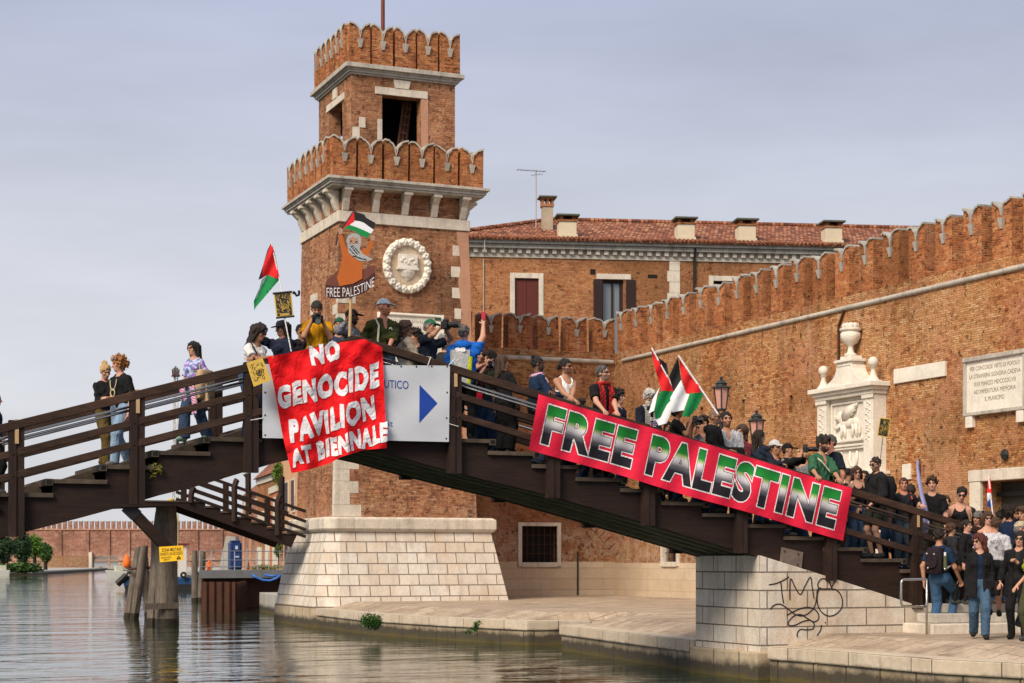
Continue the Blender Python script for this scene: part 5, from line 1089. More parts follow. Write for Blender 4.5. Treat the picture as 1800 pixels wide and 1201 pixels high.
# ================================================================ people: a signed distance body meshed as one continuous skin
class Field:
    def __init__(s, lo, hi, h):
        s.lo = np.array(lo, np.float32); s.h = h; n = np.ceil((np.array(hi)-np.array(lo))/h).astype(int)+1
        s.ax = [s.lo[i] + h*np.arange(n[i], dtype=np.float32) for i in range(3)]; s.a = np.full(n, .3, np.float32)
    def sub(s, lo, hi):
        sl = []
        for i in range(3):
            a = int(max(0, math.floor((lo[i]-s.lo[i])/s.h))); b = int(min(len(s.ax[i]), math.ceil((hi[i]-s.lo[i])/s.h)+1)); sl.append(slice(a, max(a, b)))
        return tuple(sl), s.ax[0][sl[0]][:,None,None], s.ax[1][sl[1]][None,:,None], s.ax[2][sl[2]][None,None,:]
    def join(s, sl, d, k):
        o = s.a[sl]
        if k > 0: h = np.maximum(k-np.abs(o-d), 0)/k; s.a[sl] = np.minimum(o, d) - h*h*k*.25
        else: s.a[sl] = np.minimum(o, d)
    def cone(s, a, b, ra, rb, k=.02, flat=False, flat0=False):
        a = np.array(a, float); b = np.array(b, float); m = max(ra, rb)+k+2*s.h
        sl, X, Y, Z = s.sub(np.minimum(a, b)-m, np.maximum(a, b)+m)
        if s.a[sl].size == 0: return
        d = b-a; L2 = max(1e-9, float(d@d)); tr = ((X-a[0])*d[0] + (Y-a[1])*d[1] + (Z-a[2])*d[2])/L2; t = np.clip(tr, 0, 1)
        q = np.sqrt((X-a[0]-t*d[0])**2 + (Y-a[1]-t*d[1])**2 + (Z-a[2]-t*d[2])**2) - (ra+(rb-ra)*t)
        L = math.sqrt(L2)
        if flat: q = np.maximum(q, (tr-1)*L)
        if flat0: q = np.maximum(q, -tr*L)
        s.join(sl, q.astype(np.float32), k)
    def ell(s, c, r, R=None, k=.02):
        c = np.array(c, float); r = np.array(r, float); m = r.max()+k+2*s.h; sl, X, Y, Z = s.sub(c-m, c+m)
        if s.a[sl].size == 0: return
        x, y, z = X-c[0], Y-c[1], Z-c[2]
        if R is not None:
            R = np.array(R); x, y, z = (R[0,0]*x+R[1,0]*y+R[2,0]*z, R[0,1]*x+R[1,1]*y+R[2,1]*z, R[0,2]*x+R[1,2]*y+R[2,2]*z)
        k0 = np.sqrt((x/r[0])**2+(y/r[1])**2+(z/r[2])**2); k1 = np.sqrt((x/r[0]**2)**2+(y/r[1]**2)**2+(z/r[2]**2)**2)+1e-9
        s.join(sl, (k0*(k0-1)/k1).astype(np.float32), k)
    def grids(s): return s.ax[0][:,None,None], s.ax[1][None,:,None], s.ax[2][None,None,:]
    def carve(s, d): s.a = np.maximum(s.a, d.astype(np.float32))
    def wrinkle(s, amp, f, seed, zf=.8):
        X, Y, Z = s.grids(); r = np.random.RandomState(seed); w = 0
        for i in range(4):
            k = r.normal(0, 1, 3)*np.array([f, f, f*zf]); w = w + np.sin(k[0]*X + k[1]*Y + k[2]*Z + r.uniform(0, 6.28))
        s.a = s.a + (amp*.5*w).astype(np.float32)
    def mesh(s):
        """surface nets"""
        f = np.pad(s.a, 1, constant_values=.3); I = f < 0; n = f.shape
        c = [I[a:n[0]-1+a, b:n[1]-1+b, d:n[2]-1+d] for a in (0,1) for b in (0,1) for d in (0,1)]
        cnt = sum(x.astype(np.int8) for x in c); act = (cnt > 0) & (cnt < 8); ids = np.full(act.shape, -1, np.int32); idx = np.argwhere(act); ids[act] = np.arange(len(idx))
        if len(idx) == 0: return np.zeros((0,3)), np.zeros((0,4), int)
        acc = np.zeros((len(idx), 3)); num = np.zeros(len(idx))
        cor = [(a,b,d) for a in (0,1) for b in (0,1) for d in (0,1)]
        val = {k: f[idx[:,0]+k[0], idx[:,1]+k[1], idx[:,2]+k[2]] for k in cor}
        for p in cor:
            for ax in range(3):
                if p[ax] == 0:
                    q = list(p); q[ax] = 1; q = tuple(q); a, b = val[p], val[q]; m = (a < 0) != (b < 0); t = np.where(m, a/np.where(m, a-b, 1), 0)
                    pos = np.tile(np.array(p, float), (len(idx), 1)); pos[:, ax] += t; acc += pos*m[:, None]; num += m
        v = (idx - 1 + acc/num[:, None])*s.h + s.lo
        fs = []
        for ax in range(3):
            o1, o2 = [(1,2),(2,0),(0,1)][ax]; sa = [slice(1,-1)]*3; sa[ax] = slice(0, -1); sb = [slice(1,-1)]*3; sb[ax] = slice(1, None)
            A = I[tuple(sa)]; B = I[tuple(sb)]; e = np.argwhere(A != B)
            if not len(e): continue
            flip = A[e[:,0], e[:,1], e[:,2]]; base = e.copy(); base[:, o1] += 1; base[:, o2] += 1
            def g(d1, d2): q = base.copy(); q[:, o1] -= d1; q[:, o2] -= d2; return ids[q[:,0], q[:,1], q[:,2]]
            qd = np.stack([g(1,1), g(0,1), g(0,0), g(1,0)], 1); qd[~flip] = qd[~flip][:, ::-1]; fs.append(qd)
        return v, np.concatenate(fs)
def np_obj(name, v, f, mats, parent, mi=None, scale=1.0):
    me = bpy.data.meshes.new(name); v = np.asarray(v, np.float32)*scale
    me.vertices.add(len(v)); me.vertices.foreach_set('co', v.ravel()); me.loops.add(len(f)*4); me.loops.foreach_set('vertex_index', np.asarray(f, np.int32).ravel())
    me.polygons.add(len(f)); me.polygons.foreach_set('loop_start', np.arange(len(f), dtype=np.int32)*4); me.polygons.foreach_set('loop_total', np.full(len(f), 4, np.int32))
    for m in mats: me.materials.append(m)
    if mi is not None: me.polygons.foreach_set('material_index', mi.astype(np.int32))
    me.polygons.foreach_set('use_smooth', np.ones(len(f), bool)); me.update(calc_edges=True)
    o = bpy.data.objects.new(name, me); C.objects.link(o); o.parent = parent; return o
def rotx(a): c, s = math.cos(a), math.sin(a); return np.array([[1,0,0],[0,c,-s],[0,s,c]])
def rotz(a): c, s = math.cos(a), math.sin(a); return np.array([[c,-s,0],[s,c,0],[0,0,1]])
def unit(v): v = np.array(v, float); return v/np.linalg.norm(v)
SKIN = {}
def skin(n):
    if n not in SKIN:
        c = {'pale': (.50,.27,.19), 'tan': (.40,.20,.125), 'olive': (.31,.15,.09), 'brown': (.13,.06,.038), 'red': (.46,.20,.14)}[n]
        k = NT('skin_'+n); q = k.noise(k.coord('Object'), 14, 3); k.set(Base_Color=k.mix(q, tuple(x*.86 for x in c), tuple(min(1, x*1.1) for x in c)), Roughness=.68, Specular_IOR_Level=.25, Subsurface_Weight=.08); SKIN[n] = k.mat
    return SKIN[n]
HAIRC = {'black': (.010,.008,.007), 'dark': (.018,.011,.008), 'brown': (.055,.028,.016), 'ginger': (.28,.115,.035), 'blond': (.42,.27,.12), 'grey': (.16,.15,.14), 'white': (.50,.48,.45), 'red': (.075,.018,.012), 'saltpepper': (.07,.065,.062)}
_hm = {}
def hairm(n):
    if n not in _hm:
        k = NT('hair_'+n); c = HAIRC[n]; P = k.coord('Object', (70, 70, 30)); q = k.noise(P, 1.5, 5, .75); k.set(Base_Color=k.mix(q, tuple(x*.5 for x in c), tuple(min(1, x*1.8) for x in c)), Roughness=.55, Normal=k.bump(q, .8, .02), Specular_IOR_Level=.3); _hm[n] = k.mat
    return _hm[n]
_sm = {}
def stubm(a, b):
    if (a, b) not in _sm:
        c0 = {'pale': (.50,.27,.19), 'tan': (.40,.20,.125), 'olive': (.31,.15,.09), 'brown': (.13,.06,.038), 'red': (.46,.20,.14)}[a]; c1 = HAIRC[b]; c = tuple(.38*x+.62*y for x, y in zip(c0, c1)); _sm[(a, b)] = plain('stubble', c, .8, .3, 60)
    return _sm[(a, b)]
EYEM = plain('eye_dark', (.02,.012,.01), .3, .1); LIPM = plain('lip', (.34,.11,.09), .5, .1)
ARM = {'down': (.25,.05,.82), 'relax': (.27,.14,.92), 'rail': (.20,.34,1.10), 'rail2': (.12,.42,1.12), 'cam': (.075,.26,1.585), 'camlow': (.09,.27,1.38), 'chest': (.05,.25,1.22), 'belly': (.06,.26,1.06), 'pocket': (.20,.04,.90), 'up': (.16,.34,1.62), 'high': (.22,.30,1.82), 'chin': (.04,.19,1.50), 'strap': (.10,.20,1.33), 'hip': (.22,-.02,1.0), 'fwd': (.14,.45,1.15), 'back': (.24,-.14,.86)}
def ik(S, W, l1, l2, hint):
    S, W = np.array(S, float), np.array(W, float); d = W-S; L = np.linalg.norm(d); m = (l1+l2)*.985
    if L > m: W = S + d/L*m; d = W-S; L = m
    u = d/L; a = (l1*l1-l2*l2+L*L)/(2*L); h = math.sqrt(max(1e-6, l1*l1-a*a)); hp = np.array(hint, float); hp = hp - u*(hp@u); return S + u*a + unit(hp)*h, W
def view_dir(f):
    f = math.radians(f); return Vector((-math.cos(f)*SN + math.sin(f)*CN, -math.cos(f)*CN - math.sin(f)*SN, 0))
PEOPLE = []
def person(label, px, py, y=None, f=0, ground=None, H=None, sk='tan', fem=False, hair='short', hc='dark', top='tee', tc=(.02,.02,.025), legs='jeans', lc=(.02,.045,.10), shoe=(.05,.05,.05),
           L='down', R='down', lean=0, yaw=0, pitch=0, hat=None, hatc=(.02,.02,.022), glasses=None, beard=None, pose='stand', wide=1.0, res=.0115, x=None, scarf=None, tuck=False, group=None, tmat=None, under=None):
    seed = len(PEOPLE)*17+3
    if ground is not None: base = ground
    else:
        r = ray(px, py); k = y/r[1]; xx = r[0]*k; zh = ZC + r[2]*k; zf = deck_z(xx); base = Vector((xx, y, zf))
        if H is None: H = (zh-zf)/max(.9, math.cos(math.radians(lean)))
        if H > 2.08 or H < 1.45: print('HEIGHT', label[:40], round(H, 2)); H = max(1.45, min(2.08, H)); base.z = zh - H*math.cos(math.radians(lean))
    s = H/1.75; dv = view_dir(f); rz = math.atan2(-dv.x, dv.y)
    root = thing('person', label, 'person', base, group or None, rz)
    Mi = (Matrix.Translation(base) @ Matrix.Rotation(rz, 4, 'Z')).inverted()
    rp = random.Random(seed); roty = lambda a: np.array([[math.cos(a),0,math.sin(a)],[0,1,0],[-math.sin(a),0,math.cos(a)]])
    ln = math.radians(lean); Rt = rotx(-ln) @ roty(math.radians(rp.uniform(-3.5, 3.5))); HIP = np.array([0,0,.95])
    T = lambda p: HIP + Rt @ (np.array(p, float)-HIP)
    sh = .150*wide if fem else .172*wide; hipw = .175 if fem else .163
    # arms
    def target(a, sd):
        if isinstance(a, str): q = ARM[a]; j = .035; return T((q[0]*sd + rp.uniform(-j, j)*.5, q[1] + rp.uniform(-j, j), q[2] + rp.uniform(-j, j)))
        if a[0] == 'w': q = Mi @ Vector(a[1]); return np.array(q)/s
        return T(a)
    J = {}
    for sd, a in ((1, R), (-1, L)):
        S = T((sh*sd, 0, 1.375)); W = target(a, sd); hint = (.5*sd, -.55, -.8) if W[2] < 1.45 else (.9*sd, -.1, -.6)
        E, W = ik(S, W, .285, .255, hint); J[sd] = (S, E, W)
    # legs
    ft = {'stand': ((.10,.02,0,0),(-.10,-.01,0,0)), 'walk': ((.085,.20,0,.0),(-.085,-.24,.03,0)), 'walk2': ((.085,-.24,.03,0),(-.085,.2,0,0)), 'climb': ((.09,.26,.185,0),(-.09,-.05,0,0)), 'climb2': ((.09,-.10,0,0),(-.09,.26,.185,0)), 'cross': ((-.02,.06,0,0),(.05,-.05,0,0))}[pose]
    G = {}
    for sd, q in ((1, ft[0]), (-1, ft[1])):
        hp = np.array([.088*sd, 0, .93]); an = np.array([q[0], q[1], .09+q[2]]); kn, an = ik(hp, an, .445, .43, (.05*sd, 1, .05)); G[sd] = (hp, kn, an)
    # head frame
    NB = T((0, .0, 1.50)); Rh = Rt @ rotz(math.radians(yaw)) @ rotx(math.radians(-pitch-rp.uniform(0, 5))) @ roty(math.radians(rp.uniform(-8, 8))); TH_ = lambda p: NB + Rh @ (np.array(p, float)-np.array([0,0,1.50]))
    allp = np.array([p for j in (J, G) for q in j.values() for p in q] + [TH_((0,0,1.8)), TH_((.1,.15,1.6)), TH_((-.1,.15,1.6)), T((.2,.16,1.2)), T((-.2,-.14,1.2))]); lo = allp.min(0)-.14; hi = allp.max(0)+.14; lo[2] = -.02
    def torso(F, t=0.0, k=.05):
        F.ell(T((0,-.005,.955)), np.array([hipw,.118,.14])+t, Rt, k); F.ell(T((0,.006,1.10)), np.array([.135 if fem else .148,.104,.17])+t, Rt, k); F.ell(T((0,.0,1.285)), np.array([.150 if fem else .168*wide,.112,.175])+t, Rt, k)
        [F.cone(T((.035*q,-.012,1.44)), T(((sh-.012)*q,-.002,1.378)), .046+t*.7, .046+t*.9, k) for q in (1,-1)]
        if fem: [F.ell(T((.07*q,.085,1.27)), np.array([.062,.055,.06])+t*.8, Rt, .03) for q in (1,-1)]
    # ---- skin: one continuous body
    F = Field(lo, hi, res); torso(F); F.cone(T((0,-.01,1.42)), TH_((0,.01,1.56)), .058, .050, .04)
    for sd in (1,-1):
        S, E, W = J[sd]; q = .86 if fem else 1.0
        F.cone(S, E, .054*q, .041*q, .03); F.cone(E, W, .043*q, .027*q, .02); hp, kn, an = G[sd]
        F.cone(hp, kn, .085, .056, .04); F.cone(kn, an, .054, .036, .02); F.ell(kn*.68+an*.32+np.array([0,-.012,0]), (.045,.048,.09), None, .03)
        F.cone(an-np.array([0,.02,.045]), an+np.array([.01*sd,.13,-.055]), .038, .03, .02)
    def head(F, TF, R_):
        e = lambda c, r, k=.02: F.ell(TF(c), r, R_, k); sc = .97 if fem else 1.0
        e((0,-.004,1.655), (.074*sc,.094,.097)); e((0,.026,1.585), (.056*sc,.066,.070), .03); e((0,.072,1.547), (.026,.024,.022), .02)
        F.cone(TF((0,.088,1.645)), TF((0,.114,1.607)), .010, .0155, .012); e((0,.083,1.668), (.050,.018,.012), .015); e((0,.088,1.575), (.025,.014,.012), .01)
        for q in (1,-1): e((.076*sc*q,-.006,1.628), (.011,.024,.033), .008); e((.045*q,.062,1.615), (.02,.018,.02), .015)
    head(F, TH_, Rh)
    v, fc = F.mesh(); vs_, fs_, off = [v], [fc], len(v)
    for sd in (1,-1):   # hands on a finer grid, growing out of the wrist
        S, E, W = J[sd]; d = unit(W-E); up = np.array([0,0,1.0]); n = unit(np.cross(d, np.cross(up, d)) if abs(d[2]) < .9 else np.array([-sd, .0, .0])); a_ = R if sd > 0 else L
        if abs(d[2]) >= .9: n = unit(np.cross(d, np.cross(np.array([sd*1.0,0,0]), d)))
        sv = unit(np.cross(d, n)); curl = .55 if a_ in ('down','relax','back') else 1.25
        if a_ in ('cam','camlow','up','high','chin','chest'): curl = 1.5
        HF = Field(W-.15, W+.15+d*.04, .0062); HF.cone(W-d*.07, W, .029, .026, .01); 
        for o in (-.024,-.008,.008,.024): HF.cone(W, W+d*.082+sv*o, .019, .0135, .012)
        for o, l_ in ((-.033,.056),(-.011,.068),(.011,.064),(.033,.05)):
            b0 = W+d*.084+sv*o; d1 = d*math.cos(curl*.5)-n*math.sin(curl*.5); d2 = d*math.cos(curl*1.2)-n*math.sin(curl*1.2); b1 = b0+d1*l_*.55; HF.cone(b0, b1, .0100, .0088, .002); HF.cone(b1, b1+d2*l_*.5, .0088, .0075, .002)
        tside = sv*(1 if float(sv[0])*sd < 0 else -1); t0 = W+d*.025+tside*.022; t1 = t0+unit(d*.6+tside*.75-n*.3)*.045; HF.cone(t0, t1, .0135, .0105, .006); HF.cone(t1, t1+unit(d*.9+tside*.2-n*.5)*.032, .0105, .008, .003)
        hv, hf = HF.mesh(); vs_.append(hv); fs_.append(hf+off); off += len(hv)
    v = np.concatenate(vs_); fc = np.concatenate(fs_)
    ce = v[fc].mean(1); lc_ = (ce-NB) @ Rh + np.array([0,0,1.50]); mi = np.zeros(len(fc), int); ax_ = np.abs(lc_[:,0]); fr = (lc_[:,1] > .055) & (lc_[:,2] > 1.5)
    mi[fr & (np.abs(ax_-.032) < .0155) & (np.abs(lc_[:,2]-1.645) < .0075)] = 1; mi[fr & (np.abs(ax_-.034) < .021) & (np.abs(lc_[:,2]-1.668) < .0065)] = 3; mi[fr & (ax_ < .025) & (np.abs(lc_[:,2]-1.575) < .0075)] = 2
    if beard: mi[(mi == 0) & (lc_[:,1] > .0) & (lc_[:,2] > 1.515) & (lc_[:,2] < 1.597 + .6*np.maximum(0, ax_-.040)) & (lc_[:,2] < 1.64) & (ax_ < .078) & ~((lc_[:,2] > 1.590) & (ax_ < .012))] = 4
    if hair == 'buzz': mi[(mi == 0) & (lc_[:,2] > 1.60) & ((lc_[:,1]-.02)*.8 - (lc_[:,2]-1.668)*.6 < .022) & ((ax_ < .072) | (lc_[:,2] > 1.665))] = 4
    np_obj('body', v, fc, [skin(sk), EYEM, LIPM, hairm(hc), stubm(sk, hc)], root, mi, s)
    # ---- clothes
    zmax = 1.56
    if top:
        cov = {'tee': ('short', .015, .88, .0065), 'polo': ('short', .016, .86, .004), 'long': ('long', .018, .86, .008), 'jacket': ('long', .028, .80, .011), 'coat': ('long', .026, .70, .006), 'tank': (None, .010, .87 if not tuck else .92, .003), 'shirt': ('roll', .022, .82, .010), 'crop': (None, .010, 1.10, .003), 'hood': ('long', .032, .82, .008)}[top]
        F = Field(lo, np.array([hi[0], hi[1], min(hi[2], 2.0)]), .0125); torso(F, cov[1]); t = cov[1]
        for sd in (1,-1):
            S, E, W = J[sd]; q = .88 if fem else 1.0
            if cov[0] == 'short': F.cone(S, S+(E-S)*.70, .053*q+t, .056*q+t*1.2, .03, True)
            elif cov[0] == 'roll': F.cone(S, E, .052*q+t, .048*q+t, .03); F.cone(E, E+(W-E)*.25, .052*q+t, .050*q+t, .02, True)
            elif cov[0] == 'long': F.cone(S, E, .052*q+t, .045*q+t, .03); F.cone(E, E+(W-E)*.94, .050*q+t, .036*q+t*.8, .02, True)
        if top == 'coat': F.cone(T((-.07,0,.9)), T((-.085,0,.70)), .145, .165, .05, True); F.cone(T((.07,0,.9)), T((.085,0,.70)), .145, .165, .05, True)
        if cov[3]: F.wrinkle(cov[3], 30, seed); F.wrinkle(cov[3]*.5, 60, seed+1)
        X, Y, Z = F.grids(); P = np.stack(np.broadcast_arrays(X, Y, Z), -1)-HIP; loc = P @ Rt + HIP; lx, ly, lz = loc[...,0], loc[...,1], loc[...,2]
        hem = cov[2] if not tuck else .98
        arm = np.abs(lx) > .24
        F.carve(np.where(arm, -1, hem-lz)); nr = .062 if top in ('jacket','hood','long') else .074
        F.carve(nr - np.sqrt(lx**2 + (ly-.02)**2*.9 + ((lz-1.49)*.75)**2))
        if top in ('tank','crop'):
            F.carve(np.where(np.abs(lx) > sh*.62, lz-(1.385-np.maximum(0, np.abs(lx)-sh*.62)*3.0), -1)); F.carve(.085 - np.sqrt(lx**2 + ((lz-1.44)*.8)**2) + np.where(ly > 0, 0, -.05))
        if under: F.carve(np.where(ly > .02, .036 + .05*np.maximum(0, 1.45-lz)*.4 - np.abs(lx), -1))
        if top in ('shirt','coat'): F.carve(np.where(ly > .05, .055 - np.sqrt((lx*1.7)**2+((lz-1.40)*.55)**2), -1))
        F.carve(lz-1.50)
        v, fc = F.mesh(); np_obj({'tee':'t_shirt','polo':'polo_shirt','long':'sweater','jacket':'jacket','coat':'coat','tank':'tank_top','shirt':'shirt','crop':'tank_top','hood':'jacket'}[top], v, fc, [tmat or fabric(tc)], root, None, s)
        if under:
            F = Field(T((-.3,-.25,.8)), T((.3,.25,1.5)), .0125); torso(F, .010); F.wrinkle(.003, 30, seed+2); X, Y, Z = F.grids(); F.carve(.92-Z+0*X+0*Y); F.carve(.070 - np.sqrt(X**2 + (Y-.02)**2*.9 + ((Z-1.49)*.75)**2)); v, fc = F.mesh(); np_obj('t_shirt', v, fc, [fabric(under)], root, None, s)
        if top == 'hood':
            F = Field(T((-.22,-.3,1.3)), T((.22,.1,1.62)), .0125); F.ell(T((0,-.10,1.44)), (.135,.085,.075), Rt, .03); F.ell(T((0,-.03,1.47)), (.11,.09,.05), Rt, .03); v, fc = F.mesh(); np_obj('hood', v, fc, [tmat or fabric(tc)], root, None, s)
    if legs:
        sty = {'jeans': (.110,.084,.082,.074,1.0), 'wide': (.115,.098,.096,.105,1.0), 'slim': (.104,.076,.074,.056,1.0), 'cargo': (.116,.094,.091,.080,1.0), 'shorts': (.112,.100,0,0,.82)}[legs]
        F = Field((lo[0], lo[1], -.02), (hi[0], hi[1], 1.12), .0125); F.ell((0,-.005,.955), (hipw+.014,.134,.16), None, .04)
        for sd in (1,-1):
            hp, kn, an = G[sd]; F.cone(hp, hp+(kn-hp)*sty[4], sty[0], sty[1], .03, legs == 'shorts')
            if legs != 'shorts': F.cone(kn, an+(an-kn)*.06, sty[2], sty[3], .02, True)
        F.wrinkle(.0035, 24, seed+5); X, Y, Z = F.grids(); F.carve(Z-1.015 + 0*X + 0*Y); v, fc = F.mesh(); np_obj('shorts' if legs == 'shorts' else 'trousers', v, fc, [fabric(lc, .9, .35, 5)], root, None, s)
    for sd in (1,-1):
        hp, kn, an = G[sd]; zb = an[2]-.09; F = Field(an-np.array([.1,.14,.12]), an+np.array([.1,.25,.08]), .010); F.ell(an+np.array([.012*sd,.055,-.045]), (.048,.135,.052), None, .02); F.ell(an+np.array([0,-.015,-.02]), (.045,.06,.06), None, .02)
        X, Y, Z = F.grids(); F.carve(zb-Z + 0*X + 0*Y); v, fc = F.mesh(); np_obj('shoe', v, fc, [fabric(shoe, .6)], root, None, s)
    # ---- head pieces, modelled upright in the head's own frame
    I3 = np.eye(3)
    def hp_build(name, F, mats):
        v, fc = F.mesh(); v = (v-np.array([0,0,1.50])) @ Rh.T + NB; return np_obj(name, v, fc, mats, root, None, s)
    lo_h, hi_h = np.array([-.24,-.26,1.30]), np.array([.24,.24,1.92])
    if hair and hair not in ('bald','buzz'):
        F = Field(lo_h, hi_h, .0095); sc = 1.0; t = {'short': .010, 'buzz': .005, 'long': .017, 'bob': .020, 'curly': .026, 'mop': .020, 'bun': .012, 'knot': .011, 'tail': .013, 'wavy': .030}[hair]
        F.ell((0,-.006,1.657), (.075+t,.096+t,.098+t), I3, .02)
        if hair in ('long','wavy'):
            w_ = .044 if hair == 'long' else .052; zl = 1.40 if hair == 'long' else 1.36
            for q in (1,-1): F.cone((.070*q,-.03,1.66), (.088*q,-.02,zl), w_*.8, w_*.75, .03)
            F.cone((0,-.07,1.66), (0,-.095,zl-.04), .075, .065, .04)
        if hair == 'bob':
            for q in (1,-1): F.cone((.072*q,-.03,1.66), (.084*q,-.015,1.53), .042, .035, .03)
            F.cone((0,-.07,1.66), (0,-.08,1.52), .07, .055, .03)
        if hair == 'bun': F.ell((0,-.075,1.755), (.042,.042,.04), I3, .01)
        if hair == 'knot': F.ell((0,-.125,1.625), (.038,.036,.05), I3, .01)
        if hair == 'tail': F.cone((0,-.10,1.68), (.02,-.14,1.45), .035, .022, .02)
        if hair == 'curly': [F.ell((.076*math.cos(a)*1.0, .08*math.sin(a)-.02, 1.67+.05*math.sin(a*2.3)), (.044,.044,.046), I3, .02) for a in [j*.63+1.2 for j in range(10)]]
        if hair == 'mop': [F.ell((.042*math.cos(a), .05*math.sin(a)+.01, 1.728+.008*math.sin(a*3)), (.048,.052,.036), I3, .03) for a in [j*.9 for j in range(7)]]
        amp = {'curly': .026, 'wavy': .014, 'mop': .018, 'long': .012, 'bob': .012}.get(hair, .010); F.wrinkle(amp, 90 if hair in ('curly','mop') else 75, seed+9, .22 if hair in ('long','bob','tail') else .45 if hair == 'wavy' else .8)
        X, Y, Z = F.grids(); ny, nz, off_ = (.80, -.60, .030) if hair in ('short','buzz','bun','knot','tail') else (.84,-.54,.045)
        face = ((Y-.02)*ny + (Z-1.668)*nz - off_) ; face = face + .010*np.sin(70*X+seed) + .006*np.sin(150*X); F.carve(np.where(np.abs(X) < .085, face, face-.02) + 0*X)
        if hair in ('short','buzz','bun','knot','tail','mop'): F.carve(1.575-Z + .25*(Y+.05) + 0*X); F.carve(np.where((np.abs(X) > .060) & (Y > -.03), 1.632-Z + .25*np.maximum(0, Y-.03), -1) + 0*X)
        hp_build('hair', F, [hairm(hc)])
    if hat:
        F = Field(lo_h, hi_h, .0095); F.ell((0,-.006,1.662), (.092,.112,.112), I3, .01); X, Y, Z = F.grids(); F.carve(1.672-Z + .12*(Y+.02) + 0*X)
        if hat == 'wrap': F.carve(Z-1.735 + 0*X + 0*Y)
        if hat in ('cap','capback'):
            q = 1 if hat == 'cap' else -1; F.ell((0,.120*q,1.682), (.074,.085,.011), rotx(-.12*q), .006)
        if hat == 'beanie': F.ell((0,-.006,1.675), (.098,.118,.118), I3, .01); F.carve(1.665-Z+0*X+0*Y)
        hp_build({'cap':'cap','capback':'cap','beanie':'beanie','wrap':'headscarf','brim':'cap'}[hat], F, [fabric(hatc)])
    if glasses:
        F = Field(lo_h, hi_h, .006 if res < .012 else .008); big = .0275 if glasses == 'sun' else .024
        if glasses == 'up':
            for q in (1,-1): F.ell((.036*q,.075,1.725), (.03,.02,.018), I3, .003)
        else:
            for q in (1,-1): (F.ell((.034*q,.094,1.644), (big,.010,.0185), I3, .003) if glasses == 'sun' else [F.cone((.034*q+.022*math.cos(a),.101,1.644+.017*math.sin(a)), (.034*q+.022*math.cos(a+.9),.101,1.644+.017*math.sin(a+.9)), .0032, .0032, .002) for a in [i*.9 for i in range(7)]]); F.cone((.060*q,.088,1.65), (.080*q,.0,1.65), .005, .004, .003)
            F.cone((-.015,.105,1.65), (.015,.105,1.65), .005, .005, .003)
        hp_build('glasses' if glasses == 'clear' else 'sunglasses', F, [M['black'] if glasses != 'up' else plain('blue_mirror_lens', (.02,.18,.45), .15)])
    if beard == 'full':
        F = Field(lo_h, hi_h, .008); F.ell((0,.030,1.570), (.062,.074,.072), I3, .01); X, Y, Z = F.grids(); F.carve(Z-(1.572 + 0*X) - np.maximum(0, np.abs(X)-.026)*1.6 + 0*Y); F.carve(-.005-Y+0*X+0*Z)
        if beard == 'full': F.wrinkle(.005, 90, seed)
        hp_build('beard', F, [hairm(hc if hc not in ('blond',) else 'brown')])
    if scarf:
        mt, lens = scarf; mb = MB()
        ring = [Vector(T((.105*math.cos(a), .085*math.sin(a)-.005, 1.455+.02*math.sin(a)))) for a in [-math.pi/2+.25+2*math.pi*i/16*.92 for i in range(17)]]
        mb.tube([p*s for p in ring], .030*s, 8)
        for q, l_ in ((1, lens[0]), (-1, lens[1])):
            pts = [T((.075*q, .05, 1.46)), T((.088*q, .125, 1.36)), T((.088*q, .145, 1.2)), T((.090*q, .145, 1.46-l_))]; rings = []
            for i, p in enumerate(pts): rings.append([Vector(p)*s + Vector((a*s*(.036+.008*i), b*s*.014, 0)) for a, b in ((-1,-1),(-.3,-.5),(.4,-1.1),(1,-.6),(1,1),(.3,.6),(-.3,1.1),(-1,1))])
            mb.loft(rings)
        o = mb.build('scarf', mt, None, smooth=60); o.parent = root
    PEOPLE.append((root, J, s, T, TH_)); root['height'] = round(H, 2)
    W_ = Matrix.Translation(base) @ Matrix.Rotation(rz, 4, 'Z')
    class R_: pass
    o = R_(); o.root = root; o.W = W_; o.s = s; o.J = J; o.pt = lambda p: W_ @ (Vector(T(p))*s); o.hd = lambda p: W_ @ (Vector(TH_(p))*s); o.hand = lambda sd: W_ @ (Vector(J[sd][2])*s); o.dir = dv; o.right = Vector((dv.y, -dv.x, 0)); o.z = base.z
    return o
# ================================================================ the people
def grip(px, py, y=27.84): return ('w', at_y(px, py, y))
def gp(px, py):      # feet on the paving: where the sight line meets the ground
    z = .2
    for _ in range(4): p = at_z(px, py, z); z = ground_z(p.x, p.y)
    p.z = z; return p
def tie(name, cols, scale=9):
    k = NT(name); n = k.noise(k.coord('Object'), scale, 3, .5, 1.2); k.set(Base_Color=k.ramp(n, [(i/(len(cols)-1)*.5+.25, c) for i, c in enumerate(cols)]), Roughness=.9); return k.mat
def checks(name, a, b, s):
    k = NT(name); c = k.n('ShaderNodeTexChecker', {'Vector': k.coord('Object'), 'Scale': s, 'Color1': self_c(a), 'Color2': self_c(b)}).outputs[0]; k.set(Base_Color=c, Roughness=.9); return k.mat
def stripes(name, a, b, s, vert=False):
    k = NT(name); w = k.n('ShaderNodeTexWave', {'Vector': k.coord('Object'), 'Scale': s, 'Distortion': 2.0}, bands_direction='DIAGONAL').outputs[1]; k.set(Base_Color=k.mix(k.rng(w, .45, .55), a, b), Roughness=.9); return k.mat
KEF = checks('keffiyeh_check', (.50,.48,.45), (.05,.05,.05), 60); KEFP = stripes('pink_scarf_cloth', (.45,.12,.28), (.62,.5,.55), 14); KEFR = stripes('red_scarf_cloth', (.42,.012,.012), (.10,.008,.008), 9)
NAVY = (.010,.014,.028); BLK = (.011,.011,.012); DEN = (.035,.062,.12); LDEN = (.22,.32,.45); WHT = (.62,.61,.60)
B = {}
